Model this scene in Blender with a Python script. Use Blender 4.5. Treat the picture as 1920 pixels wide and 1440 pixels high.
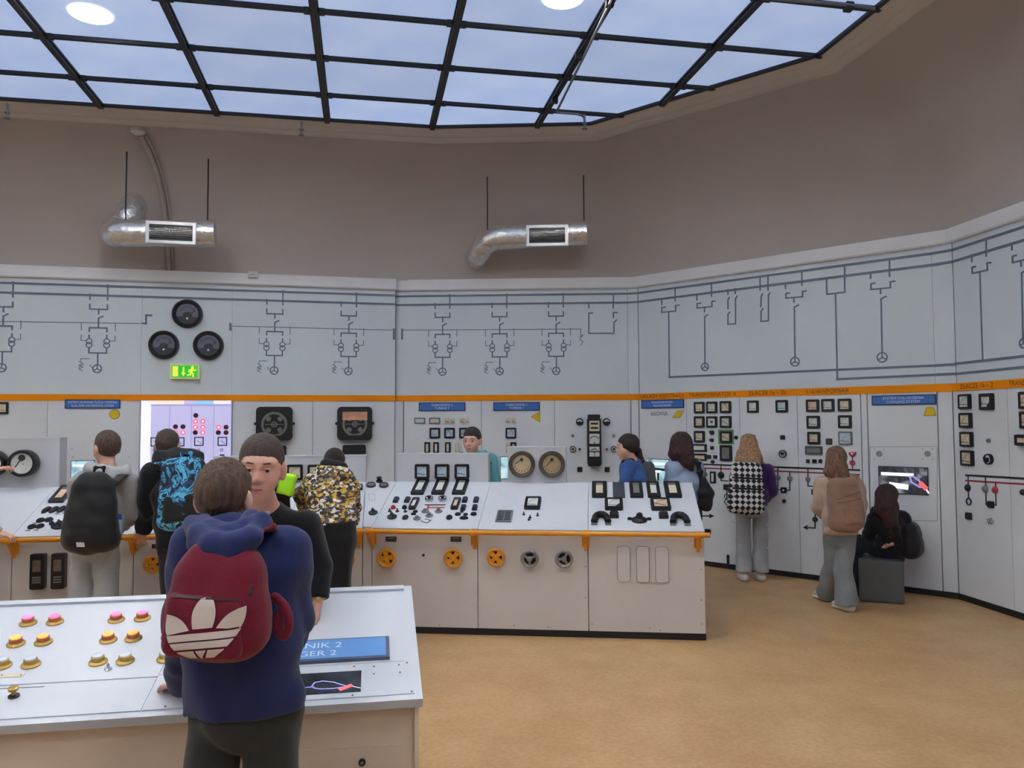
import bpy, math, random
import numpy as np
from mathutils import Vector, Matrix
from mathutils.bvhtree import BVHTree

for o in list(bpy.data.objects):
    bpy.data.objects.remove(o, do_unlink=True)
SC = bpy.context.scene
COL = SC.collection

# ------------------------------------------------------------------ camera
FPX, PITCH, ROLL, CH = 1475.0, 0.0486, -0.0049, 1.65
cp, sp_, cr, sr = math.cos(PITCH), math.sin(PITCH), math.cos(ROLL), math.sin(ROLL)
R0 = Vector((1, 0, 0)); U0 = Vector((0, -sp_, cp)); F0 = Vector((0, cp, sp_))
CR_ = R0 * cr + U0 * sr
CU_ = -R0 * sr + U0 * cr
cam_d = bpy.data.cameras.new('camera'); cam = bpy.data.objects.new('camera', cam_d); COL.objects.link(cam)
m = Matrix((CR_, CU_, -F0)).transposed().to_4x4(); m.translation = Vector((0, 0, CH)); cam.matrix_world = m
cam_d.sensor_width = 36.0; cam_d.lens = FPX / 1920 * 36; cam_d.clip_start = 0.05; cam_d.clip_end = 100
SC.camera = cam
# ------------------------------------------------------------------ world, exposure
w = bpy.data.worlds.new('world'); SC.world = w; w.use_nodes = True
w.node_tree.nodes['Background'].inputs[0].default_value = (0.62, 0.74, 0.95, 1)
w.node_tree.nodes['Background'].inputs[1].default_value = 0.6
SC.view_settings.view_transform = 'Standard'; SC.view_settings.look = 'None'
SC.view_settings.gamma = 1.0; SC.view_settings.use_curve_mapping = False
SC.view_settings.exposure = 0.0
PANE_E = 0.62      # brightness of the backlit frosted ceiling panes
LAMP_E = 560.0     # extra brightness in the middle of each round opal lamp

# ------------------------------------------------------------------ pixel ray helpers (authoring aid: where a sight line meets a real plane)
def ray(x, y):
    u = (x - 960) / FPX; v = -(y - 720) / FPX
    return CR_ * u + CU_ * v + F0
CAMP = Vector((0, 0, CH))
def at(x, y, Y):
    d = ray(x, y); return CAMP + d * (Y / d.y)
def atz(x, y, z):
    d = ray(x, y); return CAMP + d * ((z - CH) / d.z)

class Frame:
    """plane with origin o, axes eu (right), ev (up), ew (towards the room)"""
    def __init__(s, o, eu, ev):
        s.o = Vector(o); s.eu = Vector(eu).normalized(); s.ev = Vector(ev).normalized(); s.ew = s.eu.cross(s.ev).normalized()
    def p(s, u, v, w=0.0): return s.o + s.eu * u + s.ev * v + s.ew * w
    def uv(s, x, y, w=0.0):
        d = ray(x, y); t = s.ew.dot(s.p(0, 0, w) - CAMP) / s.ew.dot(d); q = CAMP + d * t - s.o
        return q.dot(s.eu), q.dot(s.ev)
    def rect(s, x0, y0, x1, y1, w=0.0):
        xm, ym = (x0 + x1) / 2, (y0 + y1) / 2
        return s.uv(x0, ym, w)[0], s.uv(x1, ym, w)[0], s.uv(xm, y1, w)[1], s.uv(xm, y0, w)[1]
    def at(s, u, v, w=0.0): return Frame(s.p(u, v, w), s.eu, s.ev)
    def rot(s, a):
        c, n = math.cos(a), math.sin(a); return Frame(s.o, s.eu * c + s.ev * n, s.ev * c - s.eu * n)

# ------------------------------------------------------------------ materials
MATS = {}
def lin(c):
    return tuple(((v / 255) / 12.92 if v <= 10 else (((v / 255) + 0.055) / 1.055) ** 2.4) for v in c) + (1.0,)
def mat(name, rgb, rough=0.55, metal=0.0, var=0.06, scale=6.0, bump=0.0, bscale=60.0, emit=0.0, coat=0.0, spec=0.5, stretch=(1, 1, 1), sheen=0.0):
    """principled material with procedural colour variation and optional fine relief; rgb is sRGB 0..255"""
    if name in MATS: return MATS[name]
    M = bpy.data.materials.new(name); M.use_nodes = True; nt = M.node_tree; N = nt.nodes; Lk = nt.links
    b = N['Principled BSDF']; c = lin(rgb)
    tc = N.new('ShaderNodeTexCoord'); mp = N.new('ShaderNodeMapping'); mp.inputs['Scale'].default_value = stretch
    Lk.new(tc.outputs['Object'], mp.inputs['Vector'])
    nz = N.new('ShaderNodeTexNoise'); nz.inputs['Scale'].default_value = scale; nz.inputs['Detail'].default_value = 5
    Lk.new(mp.outputs['Vector'], nz.inputs['Vector'])
    rp = N.new('ShaderNodeValToRGB'); rp.color_ramp.elements[0].position = 0.3; rp.color_ramp.elements[1].position = 0.7
    rp.color_ramp.elements[0].color = tuple(max(0, v * (1 - var)) for v in c[:3]) + (1,)
    rp.color_ramp.elements[1].color = tuple(min(1, v * (1 + var)) for v in c[:3]) + (1,)
    Lk.new(nz.outputs['Fac'], rp.inputs['Fac']); Lk.new(rp.outputs['Color'], b.inputs['Base Color'])
    b.inputs['Roughness'].default_value = rough; b.inputs['Metallic'].default_value = metal
    b.inputs['Specular IOR Level'].default_value = spec; b.inputs['Coat Weight'].default_value = coat
    b.inputs['Sheen Weight'].default_value = sheen
    if bump:
        n2 = N.new('ShaderNodeTexNoise'); n2.inputs['Scale'].default_value = bscale; n2.inputs['Detail'].default_value = 4
        Lk.new(mp.outputs['Vector'], n2.inputs['Vector'])
        bp = N.new('ShaderNodeBump'); bp.inputs['Strength'].default_value = bump; bp.inputs['Distance'].default_value = 0.01
        Lk.new(n2.outputs['Fac'], bp.inputs['Height']); Lk.new(bp.outputs['Normal'], b.inputs['Normal'])
    if emit:
        Lk.new(rp.outputs['Color'], b.inputs['Emission Color']); b.inputs['Emission Strength'].default_value = emit
    MATS[name] = M; return M

def pattern_mat(name, kind, cols, scale=10.0, rough=0.8, stretch=(1, 1, 1), bump=0.15, rotz=0.0, distort=0.0):
    """procedural print: cols = [(pos, rgb)...]; kind in checker / voronoi / wave / noise"""
    if name in MATS: return MATS[name]
    M = bpy.data.materials.new(name); M.use_nodes = True; nt = M.node_tree; N = nt.nodes; Lk = nt.links
    b = N['Principled BSDF']; b.inputs['Roughness'].default_value = rough
    tc = N.new('ShaderNodeTexCoord'); mp = N.new('ShaderNodeMapping'); mp.inputs['Scale'].default_value = stretch
    mp.inputs['Rotation'].default_value = (0, rotz, 0)
    Lk.new(tc.outputs['Object'], mp.inputs['Vector'])
    if kind == 'checker':
        # checks laid out on the two axes of the fabric face
        sp = N.new('ShaderNodeSeparateXYZ'); Lk.new(mp.outputs['Vector'], sp.inputs[0])
        def par(sock):
            a = N.new('ShaderNodeMath'); a.operation = 'MULTIPLY'; a.inputs[1].default_value = scale; Lk.new(sock, a.inputs[0])
            f = N.new('ShaderNodeMath'); f.operation = 'FLOOR'; Lk.new(a.outputs[0], f.inputs[0]); return f.outputs[0]
        s_ = N.new('ShaderNodeMath'); s_.operation = 'ADD'; Lk.new(par(sp.outputs['X']), s_.inputs[0]); Lk.new(par(sp.outputs['Z']), s_.inputs[1])
        md = N.new('ShaderNodeMath'); md.operation = 'FLOORED_MODULO'; md.inputs[1].default_value = 2; Lk.new(s_.outputs[0], md.inputs[0])
        out = md.outputs[0]
    elif kind == 'voronoi':
        nz = N.new('ShaderNodeTexNoise'); nz.inputs['Scale'].default_value = scale * .8
        Lk.new(mp.outputs['Vector'], nz.inputs['Vector'])
        mx = N.new('ShaderNodeMix'); mx.data_type = 'VECTOR'; mx.inputs['Factor'].default_value = distort
        Lk.new(mp.outputs['Vector'], mx.inputs['A']); Lk.new(nz.outputs['Color'], mx.inputs['B'])
        v = N.new('ShaderNodeTexVoronoi'); v.inputs['Scale'].default_value = scale; Lk.new(mx.outputs['Result'], v.inputs['Vector'])
        out = v.outputs['Color']
    elif kind == 'wave':
        v = N.new('ShaderNodeTexWave'); v.inputs['Scale'].default_value = scale; v.inputs['Distortion'].default_value = distort; v.inputs['Detail'].default_value = 3
        Lk.new(mp.outputs['Vector'], v.inputs['Vector']); out = v.outputs['Fac']
    else:
        v = N.new('ShaderNodeTexNoise'); v.inputs['Scale'].default_value = scale; v.inputs['Detail'].default_value = 3; v.inputs['Distortion'].default_value = distort
        Lk.new(mp.outputs['Vector'], v.inputs['Vector']); out = v.outputs['Fac']
    rp = N.new('ShaderNodeValToRGB'); rp.color_ramp.interpolation = 'CONSTANT' if kind != 'soft' else 'LINEAR'
    el = rp.color_ramp.elements
    while len(el) < len(cols): el.new(0.5)
    for e, (ps, c) in zip(el, cols): e.position = ps; e.color = lin(c)
    Lk.new(out, rp.inputs['Fac']); Lk.new(rp.outputs['Color'], b.inputs['Base Color'])
    n2 = N.new('ShaderNodeTexNoise'); n2.inputs['Scale'].default_value = 25; Lk.new(tc.outputs['Object'], n2.inputs['Vector'])
    bp = N.new('ShaderNodeBump'); bp.inputs['Strength'].default_value = bump; bp.inputs['Distance'].default_value = 0.01
    Lk.new(n2.outputs['Fac'], bp.inputs['Height']); Lk.new(bp.outputs['Normal'], b.inputs['Normal'])
    MATS[name] = M; return M

def soft_mat(name, cols, kind='noise', **k):
    M = pattern_mat(name, kind, cols, **k)
    for n in M.node_tree.nodes:
        if n.type == 'VALTORGB': n.color_ramp.interpolation = 'LINEAR'
    return M

# ------------------------------------------------------------------ object helpers
WLOC = {}
def wl(o): return WLOC[o.name] if o is not None else Vector((0, 0, 0))
def props(o, label=None, cat=None, group=None, kind=None):
    if label: o['label'] = label
    if cat: o['category'] = cat
    if group: o['group'] = group
    if kind: o['kind'] = kind
    return o
def thing(name, label, cat, loc, group=None, kind=None):
    o = bpy.data.objects.new(name, None); COL.objects.link(o); o.empty_display_size = 0.05
    o.location = loc; WLOC[o.name] = Vector(loc)
    return props(o, label, cat, group, kind)
def link_mesh(name, V, Fc, M, parent=None, smooth=False, auto=None):
    V = np.asarray([tuple(v) for v in V], dtype=float) if not isinstance(V, np.ndarray) else V
    c = (V.min(0) + V.max(0)) / 2
    me = bpy.data.meshes.new(name)
    me.from_pydata((V - c).tolist(), [], Fc if isinstance(Fc, list) else Fc.tolist())
    me.update()
    if smooth:
        me.polygons.foreach_set('use_smooth', [True] * len(me.polygons))
        if auto is not None:
            try: me.set_sharp_from_angle(angle=auto)
            except Exception: pass
    if M: me.materials.append(M)
    o = bpy.data.objects.new(name, me); COL.objects.link(o)
    c = Vector(c)
    WLOC[o.name] = c
    if parent is not None:
        o.parent = parent; o.location = c - wl(parent)
    else: o.location = c
    return o

class MB:
    def __init__(s): s.V = []; s.F = []
    def add(s, V, F):
        n = len(s.V); s.V += [tuple(v) for v in V]; s.F += [tuple(i + n for i in f) for f in F]; return s
    def box(s, fr, u0, u1, v0, v1, w0, w1):
        P = [fr.p(u, v, w) for w in (w0, w1) for v in (v0, v1) for u in (u0, u1)]
        return s.add(P, [(0, 2, 3, 1), (4, 5, 7, 6), (0, 1, 5, 4), (2, 6, 7, 3), (0, 4, 6, 2), (1, 3, 7, 5)])
    def prism(s, fr, poly, w0, w1, taper=1.0):
        n = len(poly); cu = sum(p[0] for p in poly) / n; cv = sum(p[1] for p in poly) / n
        P = [fr.p(u, v, w0) for u, v in poly] + [fr.p(cu + (u - cu) * taper, cv + (v - cv) * taper, w1) for u, v in poly]
        return s.add(P, [tuple(range(n - 1, -1, -1)), tuple(range(n, 2 * n))] + [(i, (i + 1) % n, n + (i + 1) % n, n + i) for i in range(n)])
    def cyl(s, fr, u, v, r, w0, w1, seg=20, r1=None):
        poly = [(u + r * math.cos(2 * math.pi * i / seg), v + r * math.sin(2 * math.pi * i / seg)) for i in range(seg)]
        return s.prism(fr, poly, w0, w1, 1.0 if r1 is None else r1 / r)
    def rrect(s, fr, u0, u1, v0, v1, w0, w1, r=0.008, seg=3, taper=1.0):
        return s.prism(fr, rr(u0, u1, v0, v1, r, seg), w0, w1, taper)
    def frame(s, fr, u0, u1, v0, v1, t, w0, w1):
        """rectangular ring"""
        o = [(u0, v0), (u1, v0), (u1, v1), (u0, v1)]; i = [(u0 + t, v0 + t), (u1 - t, v0 + t), (u1 - t, v1 - t), (u0 + t, v1 - t)]
        P = [fr.p(a, b, w) for w in (w0, w1) for L in (o, i) for a, b in L]
        F = []
        for k in range(4):
            k2 = (k + 1) % 4
            F += [(8 + k, 8 + k2, 12 + k2, 12 + k), (k2, k, 4 + k, 4 + k2), (k, k2, 8 + k2, 8 + k), (4 + k2, 4 + k, 12 + k, 12 + k2)]
        return s.add(P, F)
    def ring(s, fr, u, v, ro, ri, w0, w1, seg=28):
        P = []
        for w, r in ((w0, ro), (w1, ro), (w1, ri), (w0, ri)):
            P += [fr.p(u + r * math.cos(2 * math.pi * i / seg), v + r * math.sin(2 * math.pi * i / seg), w) for i in range(seg)]
        F = []
        for k in range(4):
            a, b = k * seg, ((k + 1) % 4) * seg
            F += [(a + i, a + (i + 1) % seg, b + (i + 1) % seg, b + i) for i in range(seg)]
        return s.add(P, F)
    def torus(s, fr, u, v, R, r, w, seg=28, sub=10):
        P = []
        for i in range(seg):
            a = 2 * math.pi * i / seg
            for j in range(sub):
                b = 2 * math.pi * j / sub; q = R + r * math.cos(b)
                P.append(fr.p(u + q * math.cos(a), v + q * math.sin(a), w + r * math.sin(b)))
        F = [(i * sub + j, ((i + 1) % seg) * sub + j, ((i + 1) % seg) * sub + (j + 1) % sub, i * sub + (j + 1) % sub) for i in range(seg) for j in range(sub)]
        return s.add(P, F)
    def lathe(s, fr, u, v, prof, seg=24, ca=1.0, cb=1.0):
        """prof = [(r, w)...] around the frame normal"""
        P = []
        for r, w in prof:
            P += [fr.p(u + ca * r * math.cos(2 * math.pi * i / seg), v + cb * r * math.sin(2 * math.pi * i / seg), w) for i in range(seg)]
        F = [(k * seg + i, k * seg + (i + 1) % seg, (k + 1) * seg + (i + 1) % seg, (k + 1) * seg + i) for k in range(len(prof) - 1) for i in range(seg)]
        F += [tuple(range(seg - 1, -1, -1)), tuple(range((len(prof) - 1) * seg, len(prof) * seg))]
        return s.add(P, F)
    def tube(s, pts, r, seg=8, closed=False):
        pts = [Vector(p) for p in pts]; n = len(pts); rs = r if isinstance(r, (list, tuple)) else [r] * n
        base = len(s.V); up = Vector((0, 0, 1)); prev = None
        for i, p in enumerate(pts):
            d = (pts[min(i + 1, n - 1)] - pts[max(i - 1, 0)]).normalized()
            if prev is None:
                a = d.cross(up) if abs(d.dot(up)) < 0.95 else d.cross(Vector((1, 0, 0)))
            else: a = prev - d * prev.dot(d)
            a.normalize(); prev = a; b = d.cross(a)
            s.V += [tuple(p + (a * math.cos(2 * math.pi * k / seg) + b * math.sin(2 * math.pi * k / seg)) * rs[i]) for k in range(seg)]
        for i in range(n - 1):
            s.F += [tuple(base + x for x in (i * seg + k, i * seg + (k + 1) % seg, (i + 1) * seg + (k + 1) % seg, (i + 1) * seg + k)) for k in range(seg)]
        s.F += [tuple(base + k for k in range(seg - 1, -1, -1)), tuple(base + (n - 1) * seg + k for k in range(seg))]
        return s
    def strip(s, fr, pts, t, w0, w1):
        """flat polyline strip of width t in the frame plane"""
        for (a, b), (c, d) in zip(pts[:-1], pts[1:]):
            L = math.hypot(c - a, d - b) or 1e-6; x, y = (c - a) / L, (d - b) / L; nx, ny = -y * t / 2, x * t / 2; ex, ey = x * t / 2, y * t / 2
            s.prism(fr, [(a - ex - nx, b - ey - ny), (c + ex - nx, d + ey - ny), (c + ex + nx, d + ey + ny), (a - ex + nx, b - ey + ny)], w0, w1)
        return s
    def build(s, name, M, parent=None, smooth=False, auto=math.radians(35), label=None, **kw):
        o = link_mesh(name, s.V, s.F, M, parent, smooth, auto)
        if label or kw: props(o, label, **kw)
        return o
def rr(u0, u1, v0, v1, r=0.008, seg=3):
    out = []
    for cx, cy, a0 in ((u1 - r, v1 - r, 0), (u0 + r, v1 - r, 90), (u0 + r, v0 + r, 180), (u1 - r, v0 + r, 270)):
        for i in range(seg + 1):
            a = math.radians(a0 + 90 * i / seg); out.append((cx + r * math.cos(a), cy + r * math.sin(a)))
    return out

def text_mesh(txt, fr, u, v, size, w, M, parent, name='lettering', align='CENTER', depth=0.0008, fit=None):
    cu = bpy.data.curves.new('t', 'FONT'); cu.body = txt; cu.size = 1.0; cu.align_x = align; cu.align_y = 'CENTER'; cu.extrude = 0.0; cu.resolution_u = 3
    o = bpy.data.objects.new('t', cu); COL.objects.link(o)
    dg = bpy.context.evaluated_depsgraph_get(); dg.update()
    me = o.evaluated_get(dg).to_mesh()
    V = [vv.co.copy() for vv in me.vertices]; Fc = [tuple(p.vertices) for p in me.polygons]
    o.evaluated_get(dg).to_mesh_clear(); bpy.data.objects.remove(o); bpy.data.curves.remove(cu)
    if not V: return None
    sx = size
    if fit:
        wdt = max(q.x for q in V) - min(q.x for q in V); sx = fit / wdt
    P = [fr.p(u + q.x * sx, v + q.y * size, w) for q in V]
    return props(link_mesh(name, P, Fc, M, parent), kind='stuff')
# ------------------------------------------------------------------ shared materials
m_panel = mat('painted_steel_light_grey', (225, 229, 232), rough=0.5, var=0.025, scale=1.5, bump=0.02, bscale=120)
m_upper = mat('painted_steel_blue_grey', (212, 222, 227), rough=0.55, var=0.03, scale=1.0, bump=0.02, bscale=120)
m_cornice = mat('cornice_white', (228, 228, 230), rough=0.6, var=0.03, scale=1.5)
m_stripe = mat('orange_band', (244, 146, 0), rough=0.6, spec=.2, var=0.03, scale=2)
m_base = mat('black_rubber_base', (18, 17, 19), rough=0.6)
m_cove = mat('plaster_grey_beige', (180, 173, 167), rough=0.85, var=0.03, scale=1.2, bump=0.05, bscale=40)
m_mould = mat('plaster_moulding', (204, 196, 186), rough=0.8, var=0.03, scale=2)
m_dark = mat('dark_backing', (140, 142, 144), rough=0.8)
m_black = mat('black_bakelite', (20, 20, 22), rough=0.38, var=0.15, scale=20)
m_steelblack = mat('black_steel_bar', (22, 24, 30), rough=0.5, var=0.1, scale=8)
m_line = mat('mimic_grey_blue', (104, 115, 134), rough=0.5, var=0.06, scale=4)
m_lettr = mat('sign_brown_letter', (106, 58, 14), rough=0.6)
m_white = mat('white_letter', (225, 230, 240), rough=0.6)
m_cream = mat('dial_cream', (222, 208, 178), rough=0.5, var=0.05, scale=15)
m_dwhite = mat('dial_white', (222, 224, 218), rough=0.45, var=0.04, scale=15)
m_dblue = mat('dial_pale_blue', (198, 216, 222), rough=0.45, var=0.04, scale=15)
m_dgreen = mat('dial_pale_green', (200, 214, 204), rough=0.45, var=0.04, scale=15)
m_dpeach = mat('dial_peach', (222, 190, 162), rough=0.45, var=0.05, scale=15)
m_dgrey = mat('dial_grey', (120, 122, 120), rough=0.45, var=0.1, scale=15)
DIAL = dict(c=m_cream, w=m_dwhite, b=m_dblue, g=m_dgreen, p=m_dpeach, d=m_dgrey)
m_needle = mat('needle_dark', (34, 34, 36), rough=0.5)
m_chrome = mat('chrome', (205, 208, 212), rough=0.22, metal=1.0, var=0.03)
m_red = mat('red_enamel', (186, 52, 58), rough=0.4)
m_redline = mat('red_line', (150, 38, 52), rough=0.5)
m_navy = mat('navy_lamp_cap', (36, 40, 66), rough=0.35)
m_blue = mat('sign_blue', (58, 112, 190), rough=0.45, var=0.03, scale=3)
m_bluerim = mat('sign_navy_rim', (28, 44, 86), rough=0.5)
m_yellow = mat('marker_yellow', (226, 196, 14), rough=0.5, var=0.03)
m_yellowrim = mat('marker_ochre_rim', (168, 138, 20), rough=0.5)
m_green = mat('meter_green_surround', (98, 150, 100), rough=0.5)
m_rail = mat('orange_enamel', (226, 148, 26), rough=0.32, var=0.04, scale=6, coat=0.2)
m_graymetal = mat('grey_metal', (128, 130, 132), rough=0.45, metal=0.3)

# ------------------------------------------------------------------ plan of the room
AX = 0.187                                   # the room's long axis is turned against the camera
E1 = Vector((math.cos(AX), math.sin(AX), 0)); E2 = Vector((-math.sin(AX), math.cos(AX), 0))
def G(u, v, z=0.0): return E1 * u + E2 * v + Vector((0, 0, z))
def gco(p): return Vector(p).dot(E1), Vector(p).dot(E2)
Z_T, Z_B1, Z_B2, Z_ST, Z_SB = 3.443, 3.239, 3.129, 1.991, 1.9175
UC, VC = -1.52, 1.5                           # centre of the plan along the two axes
LC = Vector((-1.198, 9.827, 0)); CRc = Vector((1.515, 9.710, 0)); RQ = Vector((4.116, 7.3445, 0))
aL, aC, aR, aQ = 0.2351, -0.0431, -0.7380, -1.4477
dirv = lambda a: Vector((math.cos(a), math.sin(a), 0))
uLC, vLC = gco(LC)
LL = LC - dirv(aL) * (uLC - (2 * UC - uLC) + 1.3) / math.cos(aL - AX)       # left end of the long back wall
vRQ = gco(RQ)[1]
QE = RQ + dirv(aQ) * ((vRQ - VC) / math.sin(AX - aQ))                  # middle of the right side
mirU = lambda p: G(2 * UC - gco(p)[0], gco(p)[1]); mirV = lambda p: G(gco(p)[0], 2 * VC - gco(p)[1])
top = [LL, LC, CRc, RQ, QE]
POLY = top + [mirV(RQ), mirV(CRc), mirV(LC), mirV(LL)] + [mirU(mirV(CRc)), mirU(mirV(RQ)), mirU(QE), mirU(RQ), mirU(CRc)]
SKY_Z = 4.9
sk = [(-4.6, 8.56), (0.78, 8.56), (2.45, 8.17), (4.01, 6.24), (4.01, VC)]
SKYG = sk + [(u, 2 * VC - v) for u, v in (sk[3], sk[2], sk[1], sk[0])] + [(2 * UC - u, v) for u, v in [(sk[2][0], 2 * VC - sk[2][1]), (sk[3][0], 2 * VC - sk[3][1]), sk[4], sk[3], sk[2]]]
SKYP = [G(u, v) for u, v in SKYG]
NP = len(POLY)

# floor
m_floor = bpy.data.materials.new('tan_linoleum'); m_floor.use_nodes = True
nt = m_floor.node_tree; N = nt.nodes; Lk = nt.links; b = N['Principled BSDF']
tc = N.new('ShaderNodeTexCoord')
n1 = N.new('ShaderNodeTexNoise'); n1.inputs['Scale'].default_value = 2.2; n1.inputs['Detail'].default_value = 8; n1.inputs['Roughness'].default_value = 0.65
n2 = N.new('ShaderNodeTexNoise'); n2.inputs['Scale'].default_value = 38; n2.inputs['Detail'].default_value = 4
for n_ in (n1, n2): Lk.new(tc.outputs['Object'], n_.inputs['Vector'])
r1 = N.new('ShaderNodeValToRGB'); r1.color_ramp.elements[0].position = 0.36; r1.color_ramp.elements[1].position = 0.64
r1.color_ramp.elements[0].color = lin((196, 155, 104)); r1.color_ramp.elements[1].color = lin((213, 174, 123))
r2 = N.new('ShaderNodeValToRGB'); r2.color_ramp.elements[0].position = 0.3; r2.color_ramp.elements[1].position = 0.7
r2.color_ramp.elements[0].color = (0.86, 0.84, 0.82, 1); r2.color_ramp.elements[1].color = (1.06, 1.06, 1.06, 1)
mx = N.new('ShaderNodeMix'); mx.data_type = 'RGBA'; mx.blend_type = 'MULTIPLY'; mx.inputs['Factor'].default_value = 1.0
Lk.new(n1.outputs['Fac'], r1.inputs['Fac']); Lk.new(n2.outputs['Fac'], r2.inputs['Fac'])
Lk.new(r1.outputs['Color'], mx.inputs['A']); Lk.new(r2.outputs['Color'], mx.inputs['B']); Lk.new(mx.outputs['Result'], b.inputs['Base Color'])
b.inputs['Roughness'].default_value = 0.36; b.inputs['Specular IOR Level'].default_value = 0.45
MATS['tan_linoleum'] = m_floor
cen = sum(POLY, Vector()) / NP
ext = [cen + (p - cen) * 1.03 for p in POLY]
fl = MB(); fl.add(ext + [p - Vector((0, 0, .1)) for p in ext], [tuple(range(NP - 1, -1, -1)), tuple(range(NP, 2 * NP))] + [(i, (i + 1) % NP, NP + (i + 1) % NP, NP + i) for i in range(NP)])
props(fl.build('floor', m_floor), kind='structure')

# walls: backing slab per side, then the steel boards in front of it
def facet(a, b_):
    """frame of a wall side seen from inside, u runs from a to b_ (clockwise list)"""
    return Frame(a, b_ - a, (0, 0, 1)), (b_ - a).length
WN = ['wall_left', 'wall_back', 'wall_back_right', 'wall_right', 'wall_right_front', 'wall_front_right', 'wall_front_right_middle', 'wall_front', 'wall_front_left_middle', 'wall_front_left', 'wall_left_front', 'wall_left_side', 'wall_left_back_side', 'wall_left_back']
FAC = [facet(POLY[i], POLY[(i + 1) % NP]) for i in range(NP)]
RNG = [[0.0, L] for f_, L in FAC]
RNG[0][1] = FAC[0][0].uv(741, 640)[0]; RNG[1][0] = FAC[1][0].uv(741, 640)[0]     # the long wall and the next one meet in a narrow cover strip
for i in range(NP):
    fr, L = FAC[i]
    mb = MB(); mb.box(fr, RNG[i][0] - 0.01, RNG[i][1] + 0.01, 0, Z_T, -0.14, -0.022)
    wobj = mb.build(WN[i], m_dark if i < 4 else m_panel); props(wobj, kind='structure')
FL, LL_ = FAC[0]; FC, LC_ = FAC[1]; FR, LR_ = FAC[2]; FQ, LQ_ = FAC[3]
# baseboards, orange band, cornice
BN = ['left', 'back', 'back_right', 'right']
tn = 1
for i in range(4):
    fr, L = FAC[i]
    u0, u1 = RNG[i]
    props(MB().box(fr, u0, u1, 0, 0.055, -0.02, 0.006).build('baseboard_' + BN[i], m_base), kind='structure')
    props(MB().box(fr, u0 - 0.001, u1 + 0.001, Z_SB, Z_ST, -0.02, 0.008).build('trim_%d' % tn, m_stripe), kind='structure'); tn += 1
for i in range(NP):
    fr, L = FAC[i]
    mb = MB(); prof = [(-0.02, 3.305), (0.035, 3.305), (0.045, 3.32), (0.03, Z_T), (-0.02, Z_T)]
    P = [fr.p(u, z, w_) for u in (RNG[i][0] - 0.01, RNG[i][1] + 0.01) for w_, z in prof]; n = len(prof)
    mb.add(P, [tuple(range(n)), tuple(range(2 * n - 1, n - 1, -1))] + [(k, n + k, n + (k + 1) % n, (k + 1) % n) for k in range(n)])
    props(mb.build('trim_%d' % tn, m_cornice), kind='structure'); tn += 1

# cove between cornice and skylight
NS = 14; cv = MB(); rings = []
ZC0, ZC1 = Z_T - 0.01, 4.80
sp_in = []
for i in range(NP):
    a, c = SKYP[i], sum(SKYP, Vector()) / NP
    sp_in.append(a + (a - c).normalized() * 0.17)
for k in range(NS + 1):
    th = math.pi / 2 * k / NS; s_ = 1 - math.cos(th); z = ZC0 + (ZC1 - ZC0) * math.sin(th)
    rings.append([POLY[i] * (1 - s_) + sp_in[i] * s_ + Vector((0, 0, z)) for i in range(NP)])
P = [p for r in rings for p in r]
cv.add(P, [(k * NP + i, (k + 1) * NP + i, (k + 1) * NP + (i + 1) % NP, k * NP + (i + 1) % NP) for k in range(NS) for i in range(NP)])
co = cv.build('ceiling', m_cove, smooth=True, auto=math.radians(60)); props(co, kind='structure')

# moulding ring under the skylight
def offs(poly, d):
    out = []; n = len(poly)
    for i in range(n):
        p0, p1, p2 = poly[i - 1], poly[i], poly[(i + 1) % n]
        d1 = (p1 - p0).normalized(); d2 = (p2 - p1).normalized()
        n1_ = Vector((-d1.y, d1.x, 0)); n2_ = Vector((-d2.y, d2.x, 0)); bs = (n1_ + n2_).normalized()
        out.append(p1 + bs * d / max(0.3, bs.dot(n1_)))
    return out
prof = [(-0.03, 4.94), (-0.03, 4.885), (0.005, 4.875), (0.02, 4.845), (0.05, 4.825), (0.085, 4.82), (0.10, 4.795), (0.15, 4.785), (0.19, 4.79), (0.22, 4.83), (0.22, 4.94)]
mb = MB(); P = []
for o_, z in prof: P += [q + Vector((0, 0, z)) for q in offs(SKYP, o_)]
n = len(prof)
mb.add(P, [(k * NP + i, k * NP + (i + 1) % NP, ((k + 1) % n) * NP + (i + 1) % NP, ((k + 1) % n) * NP + i) for k in range(n) for i in range(NP)])
props(mb.build('trim_%d' % tn, m_mould, smooth=True, auto=math.radians(50)), kind='structure'); tn += 1

# ------------------------------------------------------------------ skylight: bars and frosted panes
win = thing('window_1', None, None, G(UC, VC, SKY_Z), kind='structure')
m_pane = bpy.data.materials.new('frosted_backlit_glass'); m_pane.use_nodes = True
nt = m_pane.node_tree; N = nt.nodes; Lk = nt.links
N.remove(N['Principled BSDF']); outn = N['Material Output']
em = N.new('ShaderNodeEmission'); em.inputs[1].default_value = PANE_E
tc = N.new('ShaderNodeTexCoord'); nz = N.new('ShaderNodeTexNoise'); nz.inputs['Scale'].default_value = 1.6; nz.inputs['Detail'].default_value = 2
oi = N.new('ShaderNodeObjectInfo')
Lk.new(tc.outputs['Object'], nz.inputs['Vector'])
rp = N.new('ShaderNodeValToRGB'); rp.color_ramp.elements[0].color = lin((176, 202, 250)); rp.color_ramp.elements[1].color = lin((194, 214, 255))
rp.color_ramp.elements[0].position = 0.35; rp.color_ramp.elements[1].position = 0.65
Lk.new(nz.outputs['Fac'], rp.inputs['Fac']); Lk.new(rp.outputs['Color'], em.inputs[0])
mr = N.new('ShaderNodeMapRange'); mr.inputs['To Min'].default_value = PANE_E * .92; mr.inputs['To Max'].default_value = PANE_E * 1.12; Lk.new(oi.outputs['Random'], mr.inputs['Value']); Lk.new(mr.outputs['Result'], em.inputs[1])
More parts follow.
